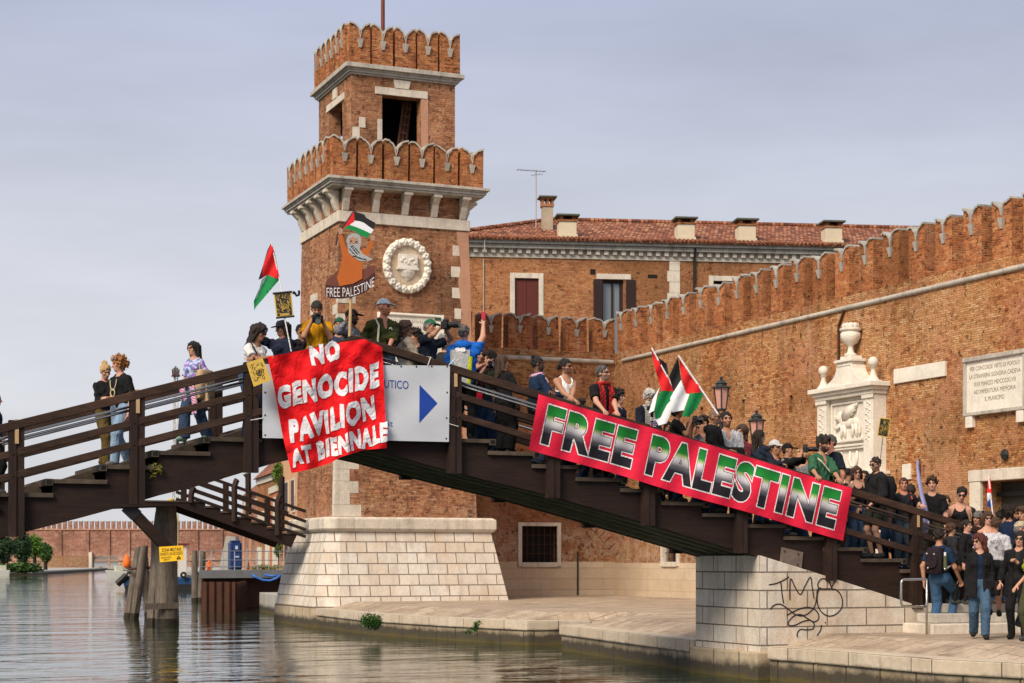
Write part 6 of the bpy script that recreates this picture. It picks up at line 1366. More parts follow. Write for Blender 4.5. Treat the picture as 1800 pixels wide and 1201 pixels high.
B['edge'] = person('person in dark blue at the left picture edge, only an arm and hip in view', -10, 690, 29.0, 100, tc=(.012,.02,.055), top='long', sk='tan', legs='jeans', lc=BLK, R=(.24,.12,.95), res=.014)
B['bun'] = person('person with blond top bun, black sweater and olive cargo trousers, orange beads', 186, 640, 29.4, 42, sk='pale', fem=True, hair='bun', hc='blond', top='long', tc=BLK, legs='cargo', lc=(.10,.068,.022), L='belly', R='chest', pitch=22, yaw=-5, pose='walk')
B['curl'] = person('person with curly ginger hair, black t-shirt and light blue jeans', 213, 627, 29.0, -38, sk='pale', hair='curly', hc='ginger', top='tee', tc=BLK, legs='jeans', lc=LDEN, L='down', R='belly', yaw=-28, pitch=8, glasses='up', pose='walk2', shoe=(.15,.14,.14))
B['tie'] = person('person with long dark hair and glasses in a blue tie-dye shirt and jeans', 343, 602, 29.4, -28, sk='pale', fem=True, hair='long', hc='black', top='tee', tmat=tie('tie_dye', [(.03,.05,.25),(.10,.22,.55),(.55,.60,.72),(.25,.08,.42),(.04,.25,.30),(.05,.08,.38)]), legs='wide', lc=DEN, L='relax', R='down', glasses='clear', pose='walk', yaw=-12, shoe=(.25,.40,.33))
B['head'] = person('person with long curly dark hair, lavender headscarf and white t-shirt leaning on the rail', 440, 577, 28.45, 48, sk='olive', fem=True, hair='wavy', hc='dark', top='tee', tc=WHT, legs='jeans', lc=DEN, L=grip(438, 633), R=grip(472, 628), hat='wrap', hatc=(.42,.40,.58), glasses='sun', lean=14, yaw=20)
B['capn'] = person('person in black cap and navy jacket holding the gold placard on a white stick', 497, 566, 28.7, -42, sk='olive', hair='long', hc='black', top='jacket', tc=(.018,.022,.045), L='belly', R='up', hat='cap', hatc=(.012,.013,.02), glasses='clear', yaw=-15, pitch=6)
B['bk1'] = person('person half hidden behind the yellow shirt, dark hair and dark jacket', 531, 572, 29.6, 30, sk='tan', hair='short', hc='black', top='jacket', tc=(.02,.018,.022), res=.014)
B['yel'] = person('person in mustard yellow t-shirt and dark backward cap looking down at a camera', 558, 530, 28.5, 8, sk='tan', hair='short', hc='brown', top='tee', tc=(.50,.235,.006), legs='jeans', lc=BLK, L='camlow', R='camlow', hat='capback', hatc=(.035,.035,.03), beard='stub', pitch=22)
B['gcap'] = person('person in dark green cap looking out behind the yellow shirt', 592, 560, 30.0, 0, sk='tan', hair='short', hc='dark', top='tee', tc=(.03,.04,.08), hat='capback', hatc=(.02,.09,.06), res=.014)
B['plaid'] = person('person in black cap and checked dark shirt gripping the wooden placard stick', 617, 545, 28.55, 60, sk='brown', hair='short', hc='black', top='long', tmat=checks('plaid_shirt', (.05,.055,.075), (.22,.22,.25), 42), L=('w', at_y(627, 594, 28.2)), R=('w', at_y(612, 560, 28.2)), hat='cap', hatc=(.014,.013,.016), beard='full', yaw=25)
B['olive'] = person('person with ginger beard, pale blue cap and olive green shirt, hand on the rail', 672, 527, 28.5, 28, sk='red', hair='buzz', hc='ginger', top='shirt', tc=(.045,.050,.014), legs='jeans', lc=(.03,.05,.09), R='back', L=grip(684, 612, 28.05), hat='cap', hatc=(.36,.43,.50), beard='full', yaw=42, wide=1.06)
B['beige'] = person('person with very long brown hair, dark glasses and crinkled beige jacket', 713, 566, 28.7, 112, sk='tan', fem=True, hair='wavy', hc='brown', top='jacket', tc=(.38,.32,.25), legs='slim', lc=BLK, L='rail', R='rail', glasses='clear', yaw=-12)
B['bk2'] = person('person with dark brown hair just visible behind the long haired person in beige', 731, 580, 29.9, -60, sk='tan', hair='mop', hc='dark', top='tee', tc=BLK, res=.014)
B['phot'] = person('person in green cap and navy shirt aiming a large black camera to the right', 752, 562, 28.7, 62, sk='tan', hair='short', hc='grey', top='tee', tc=(.012,.016,.030), legs='slim', lc=BLK, L='cam', R='cam', hat='cap', hatc=(.015,.13,.06), wide=1.05)
B['grey'] = person('grey haired person mostly hidden behind the photographer in the green cap', 781, 592, 29.9, 150, sk='pale', hair='mop', hc='grey', top='jacket', tc=(.03,.03,.035), res=.014)
B['blue'] = person('person from behind in bright blue hooded jacket with grey back, phone held up', 815, 572, 28.55, 165, sk='pale', hair='short', hc='saltpepper', top='hood', tc=(.012,.12,.50), legs='slim', lc=BLK, R='high', L='down', yaw=15, wide=1.08)
B['pcam'] = person('person in dark red shirt holding a compact camera to the face', 841, 612, 29.4, 40, sk='pale', hair='short', hc='dark', top='tee', tc=(.05,.012,.018), L='camlow', R='camlow', pitch=4)
B['chin'] = person('person with dark mop of hair, hand at the mouth, olive t-shirt', 866, 619, 29.1, -55, sk='pale', hair='mop', hc='dark', top='tee', tc=(.03,.035,.025), R='chin', L='down', pitch=8)
B['shld'] = person('person from behind with shoulder length brown hair and black shirt by the rail', 886, 626, 28.6, 140, sk='tan', fem=True, hair='long', hc='brown', top='tee', tc=BLK, legs='wide', lc=BLK, L='down', R='rail', yaw=-25)
B['pink'] = person('bearded person in dark blue shirt with a pink patterned scarf and black tote bag', 945, 627, 28.55, 108, sk='brown', hair='bun', hc='black', top='long', tc=(.014,.028,.065), legs='jeans', lc=DEN, L=grip(968, 690, 28.2), R='rail', beard='full', yaw=-10, scarf=(KEFP, (.4,.5)))
B['tank'] = person('person with slicked black hair, sunglasses and white tank top holding the long banner', 992, 632, 28.4, 35, sk='tan', hair='knot', hc='black', top='tank', tc=(.80,.79,.78), legs='jeans', lc=DEN, L=grip(1004, 707), R=grip(1016, 710), glasses='sun', beard='stub', yaw=25, wide=1.04)
B['low1'] = person('dark haired person low behind the banner, next to the white tank top', 1023, 698, 29.5, 60, H=1.50, sk='tan', hair='mop', hc='black', top='tee', tc=BLK, res=.014)
B['red'] = person('person in black polo with a red lettered scarf holding the long banner', 1058, 643, 28.4, 32, sk='pale', hair='short', hc='saltpepper', top='polo', tc=BLK, legs='jeans', lc=BLK, R=grip(1063, 726), L=grip(1087, 735), glasses='clear', beard='stub', yaw=30, scarf=(KEFR, (.58,.60)))
B['navyc'] = person('young person with dark curly hair and navy shirt behind the red scarf', 1088, 687, 29.3, 62, sk='pale', hair='curly', hc='black', top='tee', tc=(.012,.018,.04), res=.013)
B['white'] = person('older person with white hair and beard, dark jacket and grey checked scarf', 1137, 686, 28.55, 32, sk='tan', hair='mop', hc='white', top='jacket', tc=(.012,.014,.024), under=(.012,.012,.014), L='belly', R='belly', beard='full', pitch=26, scarf=(KEF, (.5,.55)))
B['low2'] = person('dark haired face just above the banner beside the white haired person', 1172, 742, 29.0, -5, H=1.5, sk='tan', fem=True, hair='long', hc='black', top='tee', tc=BLK, res=.014)
B['afro'] = person('person with black curly hair, sunglasses and black t-shirt raising a small camera', 1190, 711, 28.6, 72, sk='olive', fem=True, hair='curly', hc='black', top='tee', tc=BLK, L='camlow', R='camlow', glasses='sun')
B['bk3'] = person('person behind the curly haired photographer, grey shirt and black camera', 1216, 742, 29.6, 80, sk='tan', hair='short', hc='black', top='tee', tc=(.08,.085,.09), L='camlow', R='camlow', res=.014)
B['bald'] = person('shaven headed person with sunglasses and black hooded jacket', 1256, 722, 28.5, 66, sk='olive', hair='buzz', hc='saltpepper', top='hood', tc=BLK, glasses='sun', L='belly', R='belly', wide=1.05, beard='stub')
B['smile'] = person('smiling person with black hair and pale grey shirt, dark bag on the arm', 1279, 725, 28.8, 12, sk='tan', hair='short', hc='black', top='shirt', tc=(.40,.41,.44), L='belly', R='belly', beard='stub')
B['navyw'] = person('person with dark shoulder length hair and navy leather jacket', 1337, 757, 28.7, 118, sk='pale', fem=True, hair='long', hc='dark', top='jacket', tc=(.016,.022,.038), yaw=-10, L='rail', R='rail')
B['kefp'] = person('person wrapped in a checked scarf aiming a long lens to the right', 1384, 781, 29.2, 76, sk='tan', hair='short', hc='dark', top='jacket', tc=BLK, hat='cap', hatc=BLK, L='cam', R='cam', scarf=(KEF, (.55,.5)))
B['green'] = person('bearded person in green rolled sleeve shirt with a pale bag strap', 1441, 768, 28.4, 28, sk='tan', hair='mop', hc='dark', top='shirt', tc=(.035,.115,.062), legs='jeans', lc=BLK, R=grip(1436, 838), L=grip(1476, 845), beard='full', yaw=25, pitch=4)
B['dark'] = person('grey haired person in dark navy t-shirt behind the green shirt', 1463, 765, 28.6, -62, sk='red', hair='short', hc='saltpepper', top='tee', tc=(.012,.016,.026), L='down', R='down', wide=1.1)
B['sung'] = person('person with bobbed brown hair, wide sunglasses and black top, hand on chest', 1508, 821, 28.9, 5, sk='pale', fem=True, hair='bob', hc='brown', top='tank', tc=BLK, legs='jeans', lc=DEN, L='down', R='chest', glasses='sun')
B['bk4'] = person('face between the sunglasses and the black zip jacket', 1521, 828, 29.9, -15, sk='tan', hair='short', hc='dark', top='tee', tc=(.10,.012,.015), res=.014)
B['zip'] = person('person in black zip jacket and dark shorts with sunglasses and black backpack', 1541, 804, 28.5, -62, sk='pale', hair='short', hc='dark', top='jacket', tc=(.014,.014,.016), legs='shorts', lc=(.025,.027,.020), L=grip(1532, 886, 28.3), R='relax', glasses='sun', beard='stub', pitch=16)
B['navyt'] = person('short haired person in dark t-shirt facing forward, orange bag behind', 1588, 841, 28.7, -8, sk='red', hair='short', hc='brown', top='tee', tc=(.018,.019,.026), legs='jeans', lc=(.03,.045,.07), R='down', L='hip')
B['bk5'] = person('person with raised phone behind the dark t-shirt', 1603, 852, 29.9, 180, sk='tan', hair='short', hc='dark', top='tee', tc=(.35,.05,.05), R='high', L='down', res=.014)
B['flagm'] = person('smiling person with tousled brown hair and black t-shirt gripping a lavender furled flag', 1638, 839, 28.55, -14, sk='pale', hair='mop', hc='brown', top='tee', tc=BLK, legs='cargo', lc=(.04,.037,.025), R=('w', at_y(1620, 889, 28.2)), L='down')
B['bk6'] = person('brown haired head behind the black tank top', 1672, 876, 29.9, 60, H=1.62, sk='tan', fem=True, hair='bob', hc='brown', top='tee', tc=(.05,.03,.03), res=.014)
B['tankw'] = person('person with dark hair, large sunglasses and black spaghetti top, bag on the shoulder', 1685, 857, 28.6, -10, sk='pale', fem=True, hair='tail', hc='black', top='tank', tc=BLK, legs='wide', lc=BLK, L='down', R='relax', glasses='sun', pitch=14)
def g_at(px, d): r = ray(px, 1100); x, y = r[0]*d, r[1]*d; return Vector((x, y, .74 if (x > 21.2 and y > 27.6) else .2))
def by_head(px, py, d, zf):
    p = at_d(px, py, d); return Vector((p.x, p.y, zf)), p.z-zf
b, h = by_head(1716, 886, 34.2, .735); B['gcapw'] = person('person in grey knitted cap with dark hair, face turned left', 0, 0, f=-40, ground=b, H=min(1.75, h), sk='tan', fem=True, hair='wavy', hc='dark', hat='beanie', hatc=(.14,.13,.12), top='tee', tc=(.45,.48,.60), res=.013)
b, h = by_head(1737, 890, 33.4, .735); B['cat'] = person('person with long auburn hair and oval sunglasses facing forward in a white top', 0, 0, f=0, ground=b, H=min(1.72, h), sk='pale', fem=True, hair='wavy', hc='brown', top='tank', tc=(.5,.5,.56), glasses='sun')
b, h = by_head(1754, 889, 34.4, .735); B['bk7'] = person('dark haired person with bare neck seen from behind', 0, 0, f=170, ground=b, H=min(1.8, h), sk='tan', hair='short', hc='black', top='tee', tc=(.05,.10,.35), res=.013)
b, h = by_head(1777, 888, 33.6, .735); B['strap'] = person('person in dark blue shirt with thin shoulder strap seen from behind', 0, 0, f=172, ground=b, H=min(1.85, h), sk='tan', hair='curly', hc='dark', top='tee', tc=(.010,.020,.050), wide=1.12)
b, h = by_head(1799, 868, 34.6, .735); B['bk8'] = person('brown haired person at the right edge before the dark gate', 0, 0, f=-50, ground=b, H=min(1.85, h), sk='tan', hair='mop', hc='brown', top='tee', tc=(.05,.05,.05), res=.014)
b, h = by_head(1748, 910, 31.0, .56); B['acab'] = person('person from behind in white t-shirt with black lettering, dark shorts, one leg raised', 0, 0, f=168, ground=b, H=h, sk='tan', hair='short', hc='brown', top='tee', tc=(.50,.49,.52), legs='shorts', lc=(.02,.022,.026), L='down', R='down', wide=1.1, shoe=(.03,.03,.03), pose='walk')
b, h = by_head(1794, 914, 31.0, .38); B['tancap'] = person('person in cream cap and pale shirt at the right picture edge', 0, 0, f=75, ground=b, H=min(1.85, h), sk='red', hair='short', hc='grey', hat='cap', hatc=(.42,.35,.24), top='tee', tc=(.45,.46,.48), glasses='clear')
b = gp(1652, 1112); h = 181*(b.xy.dot(Vector((SN, CN))))/3100; B['pack'] = person('person with dark backpack, navy polo and blue jeans stepping up the stone steps', 0, 0, f=142, ground=b, H=h*1.0, sk='tan', hair='short', hc='dark', top='polo', tc=(.014,.032,.075), legs='jeans', lc=(.045,.105,.20), L='back', R=(.27,.20,.90), pose='climb', yaw=18, shoe=(.30,.28,.25), tuck=True)
b = gp(1722, 1133); h = 183*(b.xy.dot(Vector((SN, CN))))/3100; B['redh'] = person('person with long wavy red hair, black blazer and blue jeans walking forward', 0, 0, f=-12, ground=b, H=h, sk='pale', fem=True, hair='wavy', hc='red', top='coat', tc=BLK, under=(.010,.018,.045), legs='jeans', lc=(.055,.105,.17), wide=.92, L=(-.19,.04,.82), R=(.19,.04,.82), yaw=-48, pose='walk2', glasses='sun', shoe=(.02,.02,.02))
b = gp(1790, 1124); h = 198*(b.xy.dot(Vector((SN, CN))))/3100; B['blkw'] = person('person all in black with sunglasses, hand raised to the chest, at the right edge', 0, 0, f=-30, ground=b, H=min(1.85, h), sk='pale', fem=True, hair='long', hc='black', top='coat', tc=BLK, under=(.02,.02,.022), legs='slim', lc=BLK, L='chest', R='relax', glasses='sun', shoe=BLK)
b = gp(1816, 1128); B['lime'] = person('person in lime green top cut off by the right picture edge', 0, 0, f=-70, ground=b, H=1.72, sk='pale', fem=True, hair='long', hc='dark', top='tee', tc=(.22,.30,.015), legs='cargo', lc=(.06,.06,.03), L='relax', R='relax')
# more of the crowd, further back and lower down
B['x1'] = person('dark haired person in a grey hooded top behind the shaven headed person', 1236, 735, 29.7, 30, sk='tan', hair='mop', hc='dark', top='tee', tc=(.10,.10,.11), res=.014)
B['x2'] = person('brown haired person in a wine red top behind the two lanterns', 1306, 748, 29.6, -40, sk='pale', fem=True, hair='bob', hc='brown', top='long', tc=(.12,.02,.03), res=.014)
B['x3'] = person('person in a white cap and dark top between the leather jacket and the long lens', 1362, 775, 29.8, 40, sk='tan', hair='short', hc='dark', hat='cap', hatc=(.5,.5,.48), top='tee', tc=BLK, res=.014)
B['x4'] = person('blond person in a grey shirt half hidden left of the green shirt', 1412, 790, 29.8, -70, sk='pale', fem=True, hair='tail', hc='blond', top='tee', tc=(.16,.17,.18), res=.014)
B['x5'] = person('dark haired person in black behind the wide sunglasses', 1490, 826, 29.6, 60, sk='tan', hair='mop', hc='black', top='long', tc=BLK, res=.014)
B['x6'] = person('person in a dark green jacket between the zip jacket and the dark t-shirt', 1566, 846, 29.4, -30, sk='olive', hair='curly', hc='black', top='jacket', tc=(.02,.03,.022), res=.014)
B['x7'] = person('brown haired person in a navy top just right of the lavender flag', 1660, 872, 29.4, 20, sk='pale', fem=True, hair='long', hc='brown', top='tee', tc=NAVY, res=.014)
B['x8'] = person('dark haired person in a grey t-shirt on the lowest tread of the bridge', 1706, 893, 29.2, -70, sk='tan', hair='short', hc='black', top='tee', tc=(.12,.12,.13), res=.014)
for k, px, py, d, zf, kw in (('x9', 1765, 902, 35.0, .735, dict(label='person with a pale headscarf in the thick of the crowd before the gate', f=-20, sk='tan', fem=True, hair='long', hc='black', hat='wrap', hatc=(.5,.45,.42), top='tee', tc=(.30,.28,.26))),
    ('x10', 1786, 884, 35.4, .735, dict(label='tall dark bearded person at the back of the crowd before the gate', f=10, sk='olive', hair='short', hc='black', beard='full', top='jacket', tc=BLK)),
    ('x11', 1726, 902, 34.9, .735, dict(label='dark haired person in a red top behind the oval sunglasses', f=150, sk='tan', hair='mop', hc='dark', top='tee', tc=(.25,.03,.03))),
    ('x13', 1698, 915, 33.0, .735, dict(label='person in black with dark tied hair on the landing behind the red haired person', f=60, sk='pale', fem=True, hair='tail', hc='dark', top='long', tc=BLK, legs='slim', lc=BLK)),
    ('x14', 1672, 925, 33.4, .735, dict(label='short person in dark clothes on the landing behind the backpack', f=100, sk='tan', hair='mop', hc='brown', top='jacket', tc=(.025,.025,.03), legs='slim', lc=BLK))):
    b, h = by_head(px, py, d, zf); B[k] = person(px=0, py=0, ground=b, H=max(1.5, min(1.85, h)), res=.013, **kw)
# ================================================================ banners
def cloth_fn(fold):
    return fold
# --- long pink-red banner
BQ = [(947,693),(1498,858),(1482,950),(930,790)]    # corners of the banner as surveyed on the rail plane
def bq(u, v, out=0.0):
    tl, tr, br_, bl = [Vector(q) for q in BQ]; sag = math.sin(u*math.pi)*0 ; p = tl.lerp(tr, u).lerp(bl.lerp(br_, u), v)
    wob = 2.2*math.sin(u*9.3)*(1-v)*.5 + 1.6*math.sin(u*14+1)*v*.6
    d = .028*math.sin(u*34 + 2.0*math.sin(v*2.2)) * (.35+.65*v) + .018*math.sin(u*71+v*3) + .03*math.sin(u*7+v*4)
    return at_y(p.x, p.y + wob, YN-.20-d-out)
def cloth_mat(name, c, c2, crease=1.0):
    k = NT(name); n = k.noise(k.pos(), 3.0, 4, .6); f = k.noise(k.pos((3, 3, 30)), 6, 3); cr_ = k.n('ShaderNodeTexVoronoi', {'Vector': k.n('ShaderNodeVectorMath', {0: k.pos(), 1: k.n('ShaderNodeTexNoise', {'Vector': k.pos(), 'Scale': 2.5, 'Detail': 3.0}).outputs[1]}, operation='ADD').outputs[0], 'Scale': 3.2}, feature='DISTANCE_TO_EDGE').outputs[0]
    hh = k.math('ADD', k.math('MULTIPLY', k.rng(cr_, 0, .14), .22*crease), k.math('ADD', k.math('MULTIPLY', n, .25+.7*crease), k.math('MULTIPLY', f, .06)))
    k.set(Base_Color=k.mix(n, c, c2), Roughness=.75, Specular_IOR_Level=.2, Normal=k.bump(hh, .55, .05)); return k.mat
lb = thing('protest_banner', 'long pink red banner lettered FREE PALESTINE held along the right rail', 'banner', bq(.5, 1))
mb = MB(); mb.sheet(lambda u, v: bq(u, v), 150, 14, (0, .006, 0)); mb.build('cloth', cloth_mat('pink_red_cloth', (.62,.010,.038), (.72,.020,.062), .35), lb, smooth=60, uv=False)
def grad():
    k = NT('green_white_black_print'); uv = k.n('ShaderNodeUVMap', uv_map='UVMap').outputs[0]; v = k.sepz(uv)[1]
    k.set(Base_Color=k.ramp(v, [(0,(.012,.012,.016)),(.24,(.014,.014,.022)),(.40,(.13,.125,.15)),(.53,(.52,.50,.54)),(.62,(.62,.61,.62)),(.69,(.38,.50,.20)),(.78,(.012,.24,.03)),(1,(.006,.17,.025))]), Roughness=.75); return k.mat
gm_ = grad(); wt = cloth_mat('white_print', (.70,.69,.70), (.76,.75,.76)); bk = plain('black_print', (.012,.012,.014), .8, .2)
def put_uv(mb, o):
    l = o.data.uv_layers.new(name='UVMap'); t = mb.tuv
    for pol in o.data.polygons:
        for li in pol.loop_indices: l.data[li].uv = t[o.data.loops[li].vertex_index]
def lerp_letters(px0, px1):   # horizontal range of a word along the banner top edge, in banner u
    return (px0-BQ[0][0])/(BQ[1][0]-BQ[0][0]), (px1-BQ[0][0])/(BQ[1][0]-BQ[0][0])
for word, u0, u1, va, vb in (('FREE', .040, .312, .17, .78), ('PALESTINE', .372, .962, .155, .79)):
    for lay, bold, mat, nm in ((.004, .078, wt, 'white_outline'), (.007, .052, bk, 'black_outline'), (.010, .040, gm_, 'lettering')):
        mb = MB(); text_on(mb, word, lambda u, v: bq(u0+(u1-u0)*u + (.5-v)*-.004, vb+(va-vb)*v, lay), bold, 36 if len(word) < 5 else 72, space=1.17)
        o = mb.build(nm, mat, lb, uv=False, fix=False); put_uv(mb, o)
# --- red banner
RT = [(470,628),(520,618),(560,610),(600,602),(640,596),(672,610)]; RB = [(512,832),(545,825),(578,815),(600,803),(640,791),(680,788)]
def rline(pts, u):
    k = u*(len(pts)-1); i = min(len(pts)-2, int(k)); return Vector(pts[i]).lerp(Vector(pts[i+1]), k-i)
def rdepth(px, py):
    a = (px-470)/200.0; b = (py-600)/220.0
    return .010*math.sin(a*38+b*11+3*math.sin(b*7)) + .008*math.sin(b*44-a*21) + .035*math.sin(a*17+b*3)*(.3+b) + .030*math.sin(a*6-b*5+1) + .020*math.sin(b*15+a*9) + (.07*math.exp(-((px-(606+.06*(py-700)))/9.0)**2)*min(1, b*1.6) if b > .2 else 0)
def rpt(px, py, out=0.0): return at_y(px, py, YN-.24-rdepth(px, py)-out)
rb = thing('protest_banner', 'square bright red banner lettered NO GENOCIDE PAVILION over the bridge top', 'banner', rpt(590, 810))
def rq(u, v, out=0):
    a, b = rline(RT, u), rline(RB, u); p = a.lerp(b, v); return rpt(p.x + 2.0*math.sin(v*7)*(1-u)*.6, p.y, out)
mb = MB(); mb.sheet(lambda u, v: rq(u, v), 110, 90, (0, .006, 0)); mb.build('cloth', cloth_mat('bright_red_cloth', (.68,.004,.008), (.78,.009,.014)), rb, smooth=60, uv=False)
wpaint = cloth_mat('white_painted_letters', (.62,.62,.66), (.78,.77,.80))
def rtext(word, bl, br_, tl, tr, bold, name='lettering'):
    mb = MB(); bl, br_, tl, tr = [Vector(q) for q in (bl, br_, tl, tr)]
    def fn(u, v): p = bl.lerp(br_, u).lerp(tl.lerp(tr, u), v); p = p + Vector((.9*math.sin(u*41+v*3+bl.y), 1.3*math.sin(u*23+bl.y) + .8*math.sin(u*61+v*5))); return rpt(p.x, p.y, .010)
    text_on(mb, word, fn, bold, 8*len(word), space=1.16); mb.build(name, wpaint, rb, uv=False, fix=False)
rtext('NO', (550,640), (597,629), (545,611), (594,600), .072)
rtext('GENOCIDE', (491,716), (665,677), (488,682), (664,640), .062)
rtext('PAVILION', (513,777), (658,733), (509,742), (656,697), .062)
rtext('AT BIENNALE', (516,819), (680,774), (512,793), (679,744), .062)
# --- white vinyl sheet with arrow
def vp(px, py, out=0.0):
    a = (px-461)/330; b = (py-640)/135; return at_y(px, py, YN-.135-.012*math.sin(a*11+b*6)*math.sin(b*3.1)-.01*math.sin(a*23-b*9)-out)
wv = thing('vinyl_sign', 'white vinyl sheet with blue arrow tied to the bridge rail behind the red banner', 'sign', vp(640, 776))
mb = MB(); mb.sheet(lambda u, v: vp(*Vector((461.5,640)).lerp(Vector((791,643)), u).lerp(Vector((461.5,770)).lerp(Vector((789,777)), u), v)), 50, 24, (0,.004,0)); mb.build('sheet', cloth_mat('white_vinyl', (.50,.53,.58), (.56,.585,.63), 0.0), wv, smooth=60, uv=False)
navyb = plain('blue_print', (.010,.05,.32), .5, .1)
mb = MB(); tri = [Vector(q) for q in ((737.5,676.5),(769,709),(737,743.5))]; n = 8
for i in range(n):
    for j in range(n-i):
        g = lambda a, b: vp(*(tri[0] + (tri[1]-tri[0])*a/n + (tri[2]-tri[0])*b/n), .004); mb.add([g(i,j), g(i+1,j), g(i,j+1)], [(0,1,2)])
        if i+j < n-1: mb.add([g(i+1,j), g(i+1,j+1), g(i,j+1)], [(0,1,2)])
mb.build('arrow', navyb, wv, uv=False, fix=False)
for word, q, hgt in (('UTICO', (675.5,718,681.5,684), 14), ('a.it', (672.5,690.5,749.5,750), 10)):
    mb = MB(); text_on(mb, word, lambda u, v: vp(q[0]+(q[1]-q[0])*u, q[2]+(q[3]-q[2])*u-hgt*v, .004), .0, 12); mb.build('lettering', navyb, wv, uv=False, fix=False)
mb = MB()
for q in [(705+28*i, 644-.2*i) for i in range(4)] + [(787,690),(786,735),(785,772),(466,690),(466,730),(466,766)]: p = vp(*q, .004); mb.lathe([(.012,0),(.012,.001)], (0,0,0), 8); 
mb = MB()
for q in [(705+27*i, 644.5) for i in range(4)] + [(786,690),(785,735),(784.5,771),(466,690),(466,730),(466,765)]: p = vp(*q, .003); mb.ball(p, (.016,.005,.016), 8)
mb.build('eyelets', M['iron'], wv, uv=False)
for q in (((752,643),(757,628)), ((462,735),(440,739)), ((789,745),(806,750)), ((789,642),(800,630))): mb = MB(); mb.tube([vp(*q[0], .01), at_y(*q[1], YN-.13)], .007, 5); mb.build('cable_tie', wt, wv)
# ================================================================ flags
FR, FG, FK, FW_ = (plain('flag_red', (.62,.010,.014), .8, .15), plain('flag_green', (.004,.20,.055), .8, .15), plain('flag_black', (.012,.012,.014), .8, .2), plain('flag_white', (.66,.67,.72), .8, .1))
def flag(label, polys, d, pole=None, pr=.012, group=None, th=.004):
    """polys: [(pixel outline, material, part name)] lying on a rippled upright sheet at depth d"""
    c = at_d(*polys[0][0][0], d); t = thing('flag', label, 'flag', c, group)
    for k, (pts, mat, nm) in enumerate(polys):
        v = [Vector(p) for p in pts]; cen = sum(v, Vector((0,0)))/len(v); mb = MB(); n = 6
        # fan of small triangles so that the cloth can ripple
        bm = bmesh.new(); bv = [bm.verts.new((p.x, p.y, 0)) for p in v]; bm.faces.new(bv); bmesh.ops.triangulate(bm, faces=bm.faces)
        x0, x1 = min(p.x for p in v), max(p.x for p in v); y0, y1 = min(p.y for p in v), max(p.y for p in v)
        for a in range(1, 8): bmesh.ops.bisect_plane(bm, geom=bm.verts[:]+bm.edges[:]+bm.faces[:], plane_co=(x0+(x1-x0)*a/8, 0, 0), plane_no=(1,0,0)); bmesh.ops.bisect_plane(bm, geom=bm.verts[:]+bm.edges[:]+bm.faces[:], plane_co=(0, y0+(y1-y0)*a/8, 0), plane_no=(0,1,0))
        bm.verts.index_update(); R = lambda p, o: at_d(p.co.x, p.co.y, d + .035*math.sin(p.co.x*.22+p.co.y*.10) + o + k*.0015); vs = list(bm.verts)
        mb.add([R(p, 0) for p in vs], [[q.index for q in f.verts] for f in bm.faces]); mb.add([R(p, th) for p in vs], [[q.index for q in f.verts][::-1] for f in bm.faces])
        bm.free(); mb.build(nm, mat, t, uv=False, fix=False, smooth=70)
    if pole: mb = MB(); mb.tube([at_d(*pole[0], d-.01), at_d(*pole[1], pole[2] if len(pole) > 2 else d-.01)], pr, 8); mb.build('pole', wt if pr < .02 else M['palewood'], t)
    return t
flag('small flag of red triangle over black, white and green stripes, above the gold placard', [([(477,427),(483,445),(487,465),(492,492),(470,483),(460,490),(463,465)], FR, 'red_triangle'), ([(477,426),(470,440),(462,468),(454,492),(460,490),(463,467),(470,446),(478,430)], FK, 'black_stripe'), ([(470,483),(460,492),(455,510),(448,530),(446,536),(453,520),(468,484)], FW_, 'white_stripe'), ([(470,483),(492,491),(484,500),(470,503),(458,506),(456,512),(450,540),(447,546),(446,530),(455,509)], FG, 'green_stripe')], 29.6, ((477,426),(506,560)), .010)
flag('left large flag with black, white and green stripes and red triangle behind the banner', [([(1144,613),(1150,622),(1163,640),(1186,688),(1163,687),(1152,650)], FR, 'red_triangle'), ([(1146,614),(1157,628),(1172,640),(1176,660),(1170,655),(1160,640)], FK, 'black_stripe'), ([(1163,687),(1186,686),(1182,700),(1172,712),(1160,735),(1152,737),(1150,720),(1155,700)], FG, 'green_stripe'), ([(1155,696),(1160,680),(1148,700),(1140,727),(1150,722)], FW_, 'white_stripe'), ([(1152,738),(1162,733),(1176,700),(1184,715),(1172,744),(1158,748)], FW_, 'white_stripe')], 31.6, ((1145,611),(1187,688)), .014, 'large flags behind the long banner')
flag('right large flag with red triangle against a black stripe, on a slanting white pole', [([(1193,628),(1211,658),(1239,689),(1206,692),(1198,662)], FR, 'red_triangle'), ([(1192,627),(1176,662),(1184,689),(1197,668)], FK, 'black_stripe'), ([(1197,668),(1184,689),(1178,700),(1182,725),(1202,721),(1212,693),(1206,692)], FW_, 'white_stripe'), ([(1239,689),(1213,692),(1204,718),(1199,732),(1212,733),(1227,715)], FG, 'green_stripe')], 31.2, ((1192,625),(1262,728)), .017, 'large flags behind the long banner')
flag('narrow red, white and blue flag furled on a pole before the dark gate', [([(1737,840),(1741,840),(1743,866),(1735,867)], FR, 'red_stripe'), ([(1735,867),(1741,865),(1744,874),(1736,882)], FW_, 'white_stripe'), ([(1736,882),(1744,874),(1746,886),(1744,894),(1735,890)], plain('flag_blue', (.02,.10,.45), .8), 'blue_stripe')], 35.0, ((1738,839),(1745,905)), .015)
lv = plain('lavender_cloth', (.36,.37,.62), .85, .2, 4)
c = at_y(1616, 880, 28.3); lf = thing('furled_flag', 'tall furled lavender flag gripped by the person in the black t-shirt', 'flag', c); mb = MB()
pts = [(1613,809,3),(1613,822,5),(1616,845,7),(1620,868,8),(1624,884,8),(1624,896,13),(1622,912,17),(1625,930,15)]; rings = []
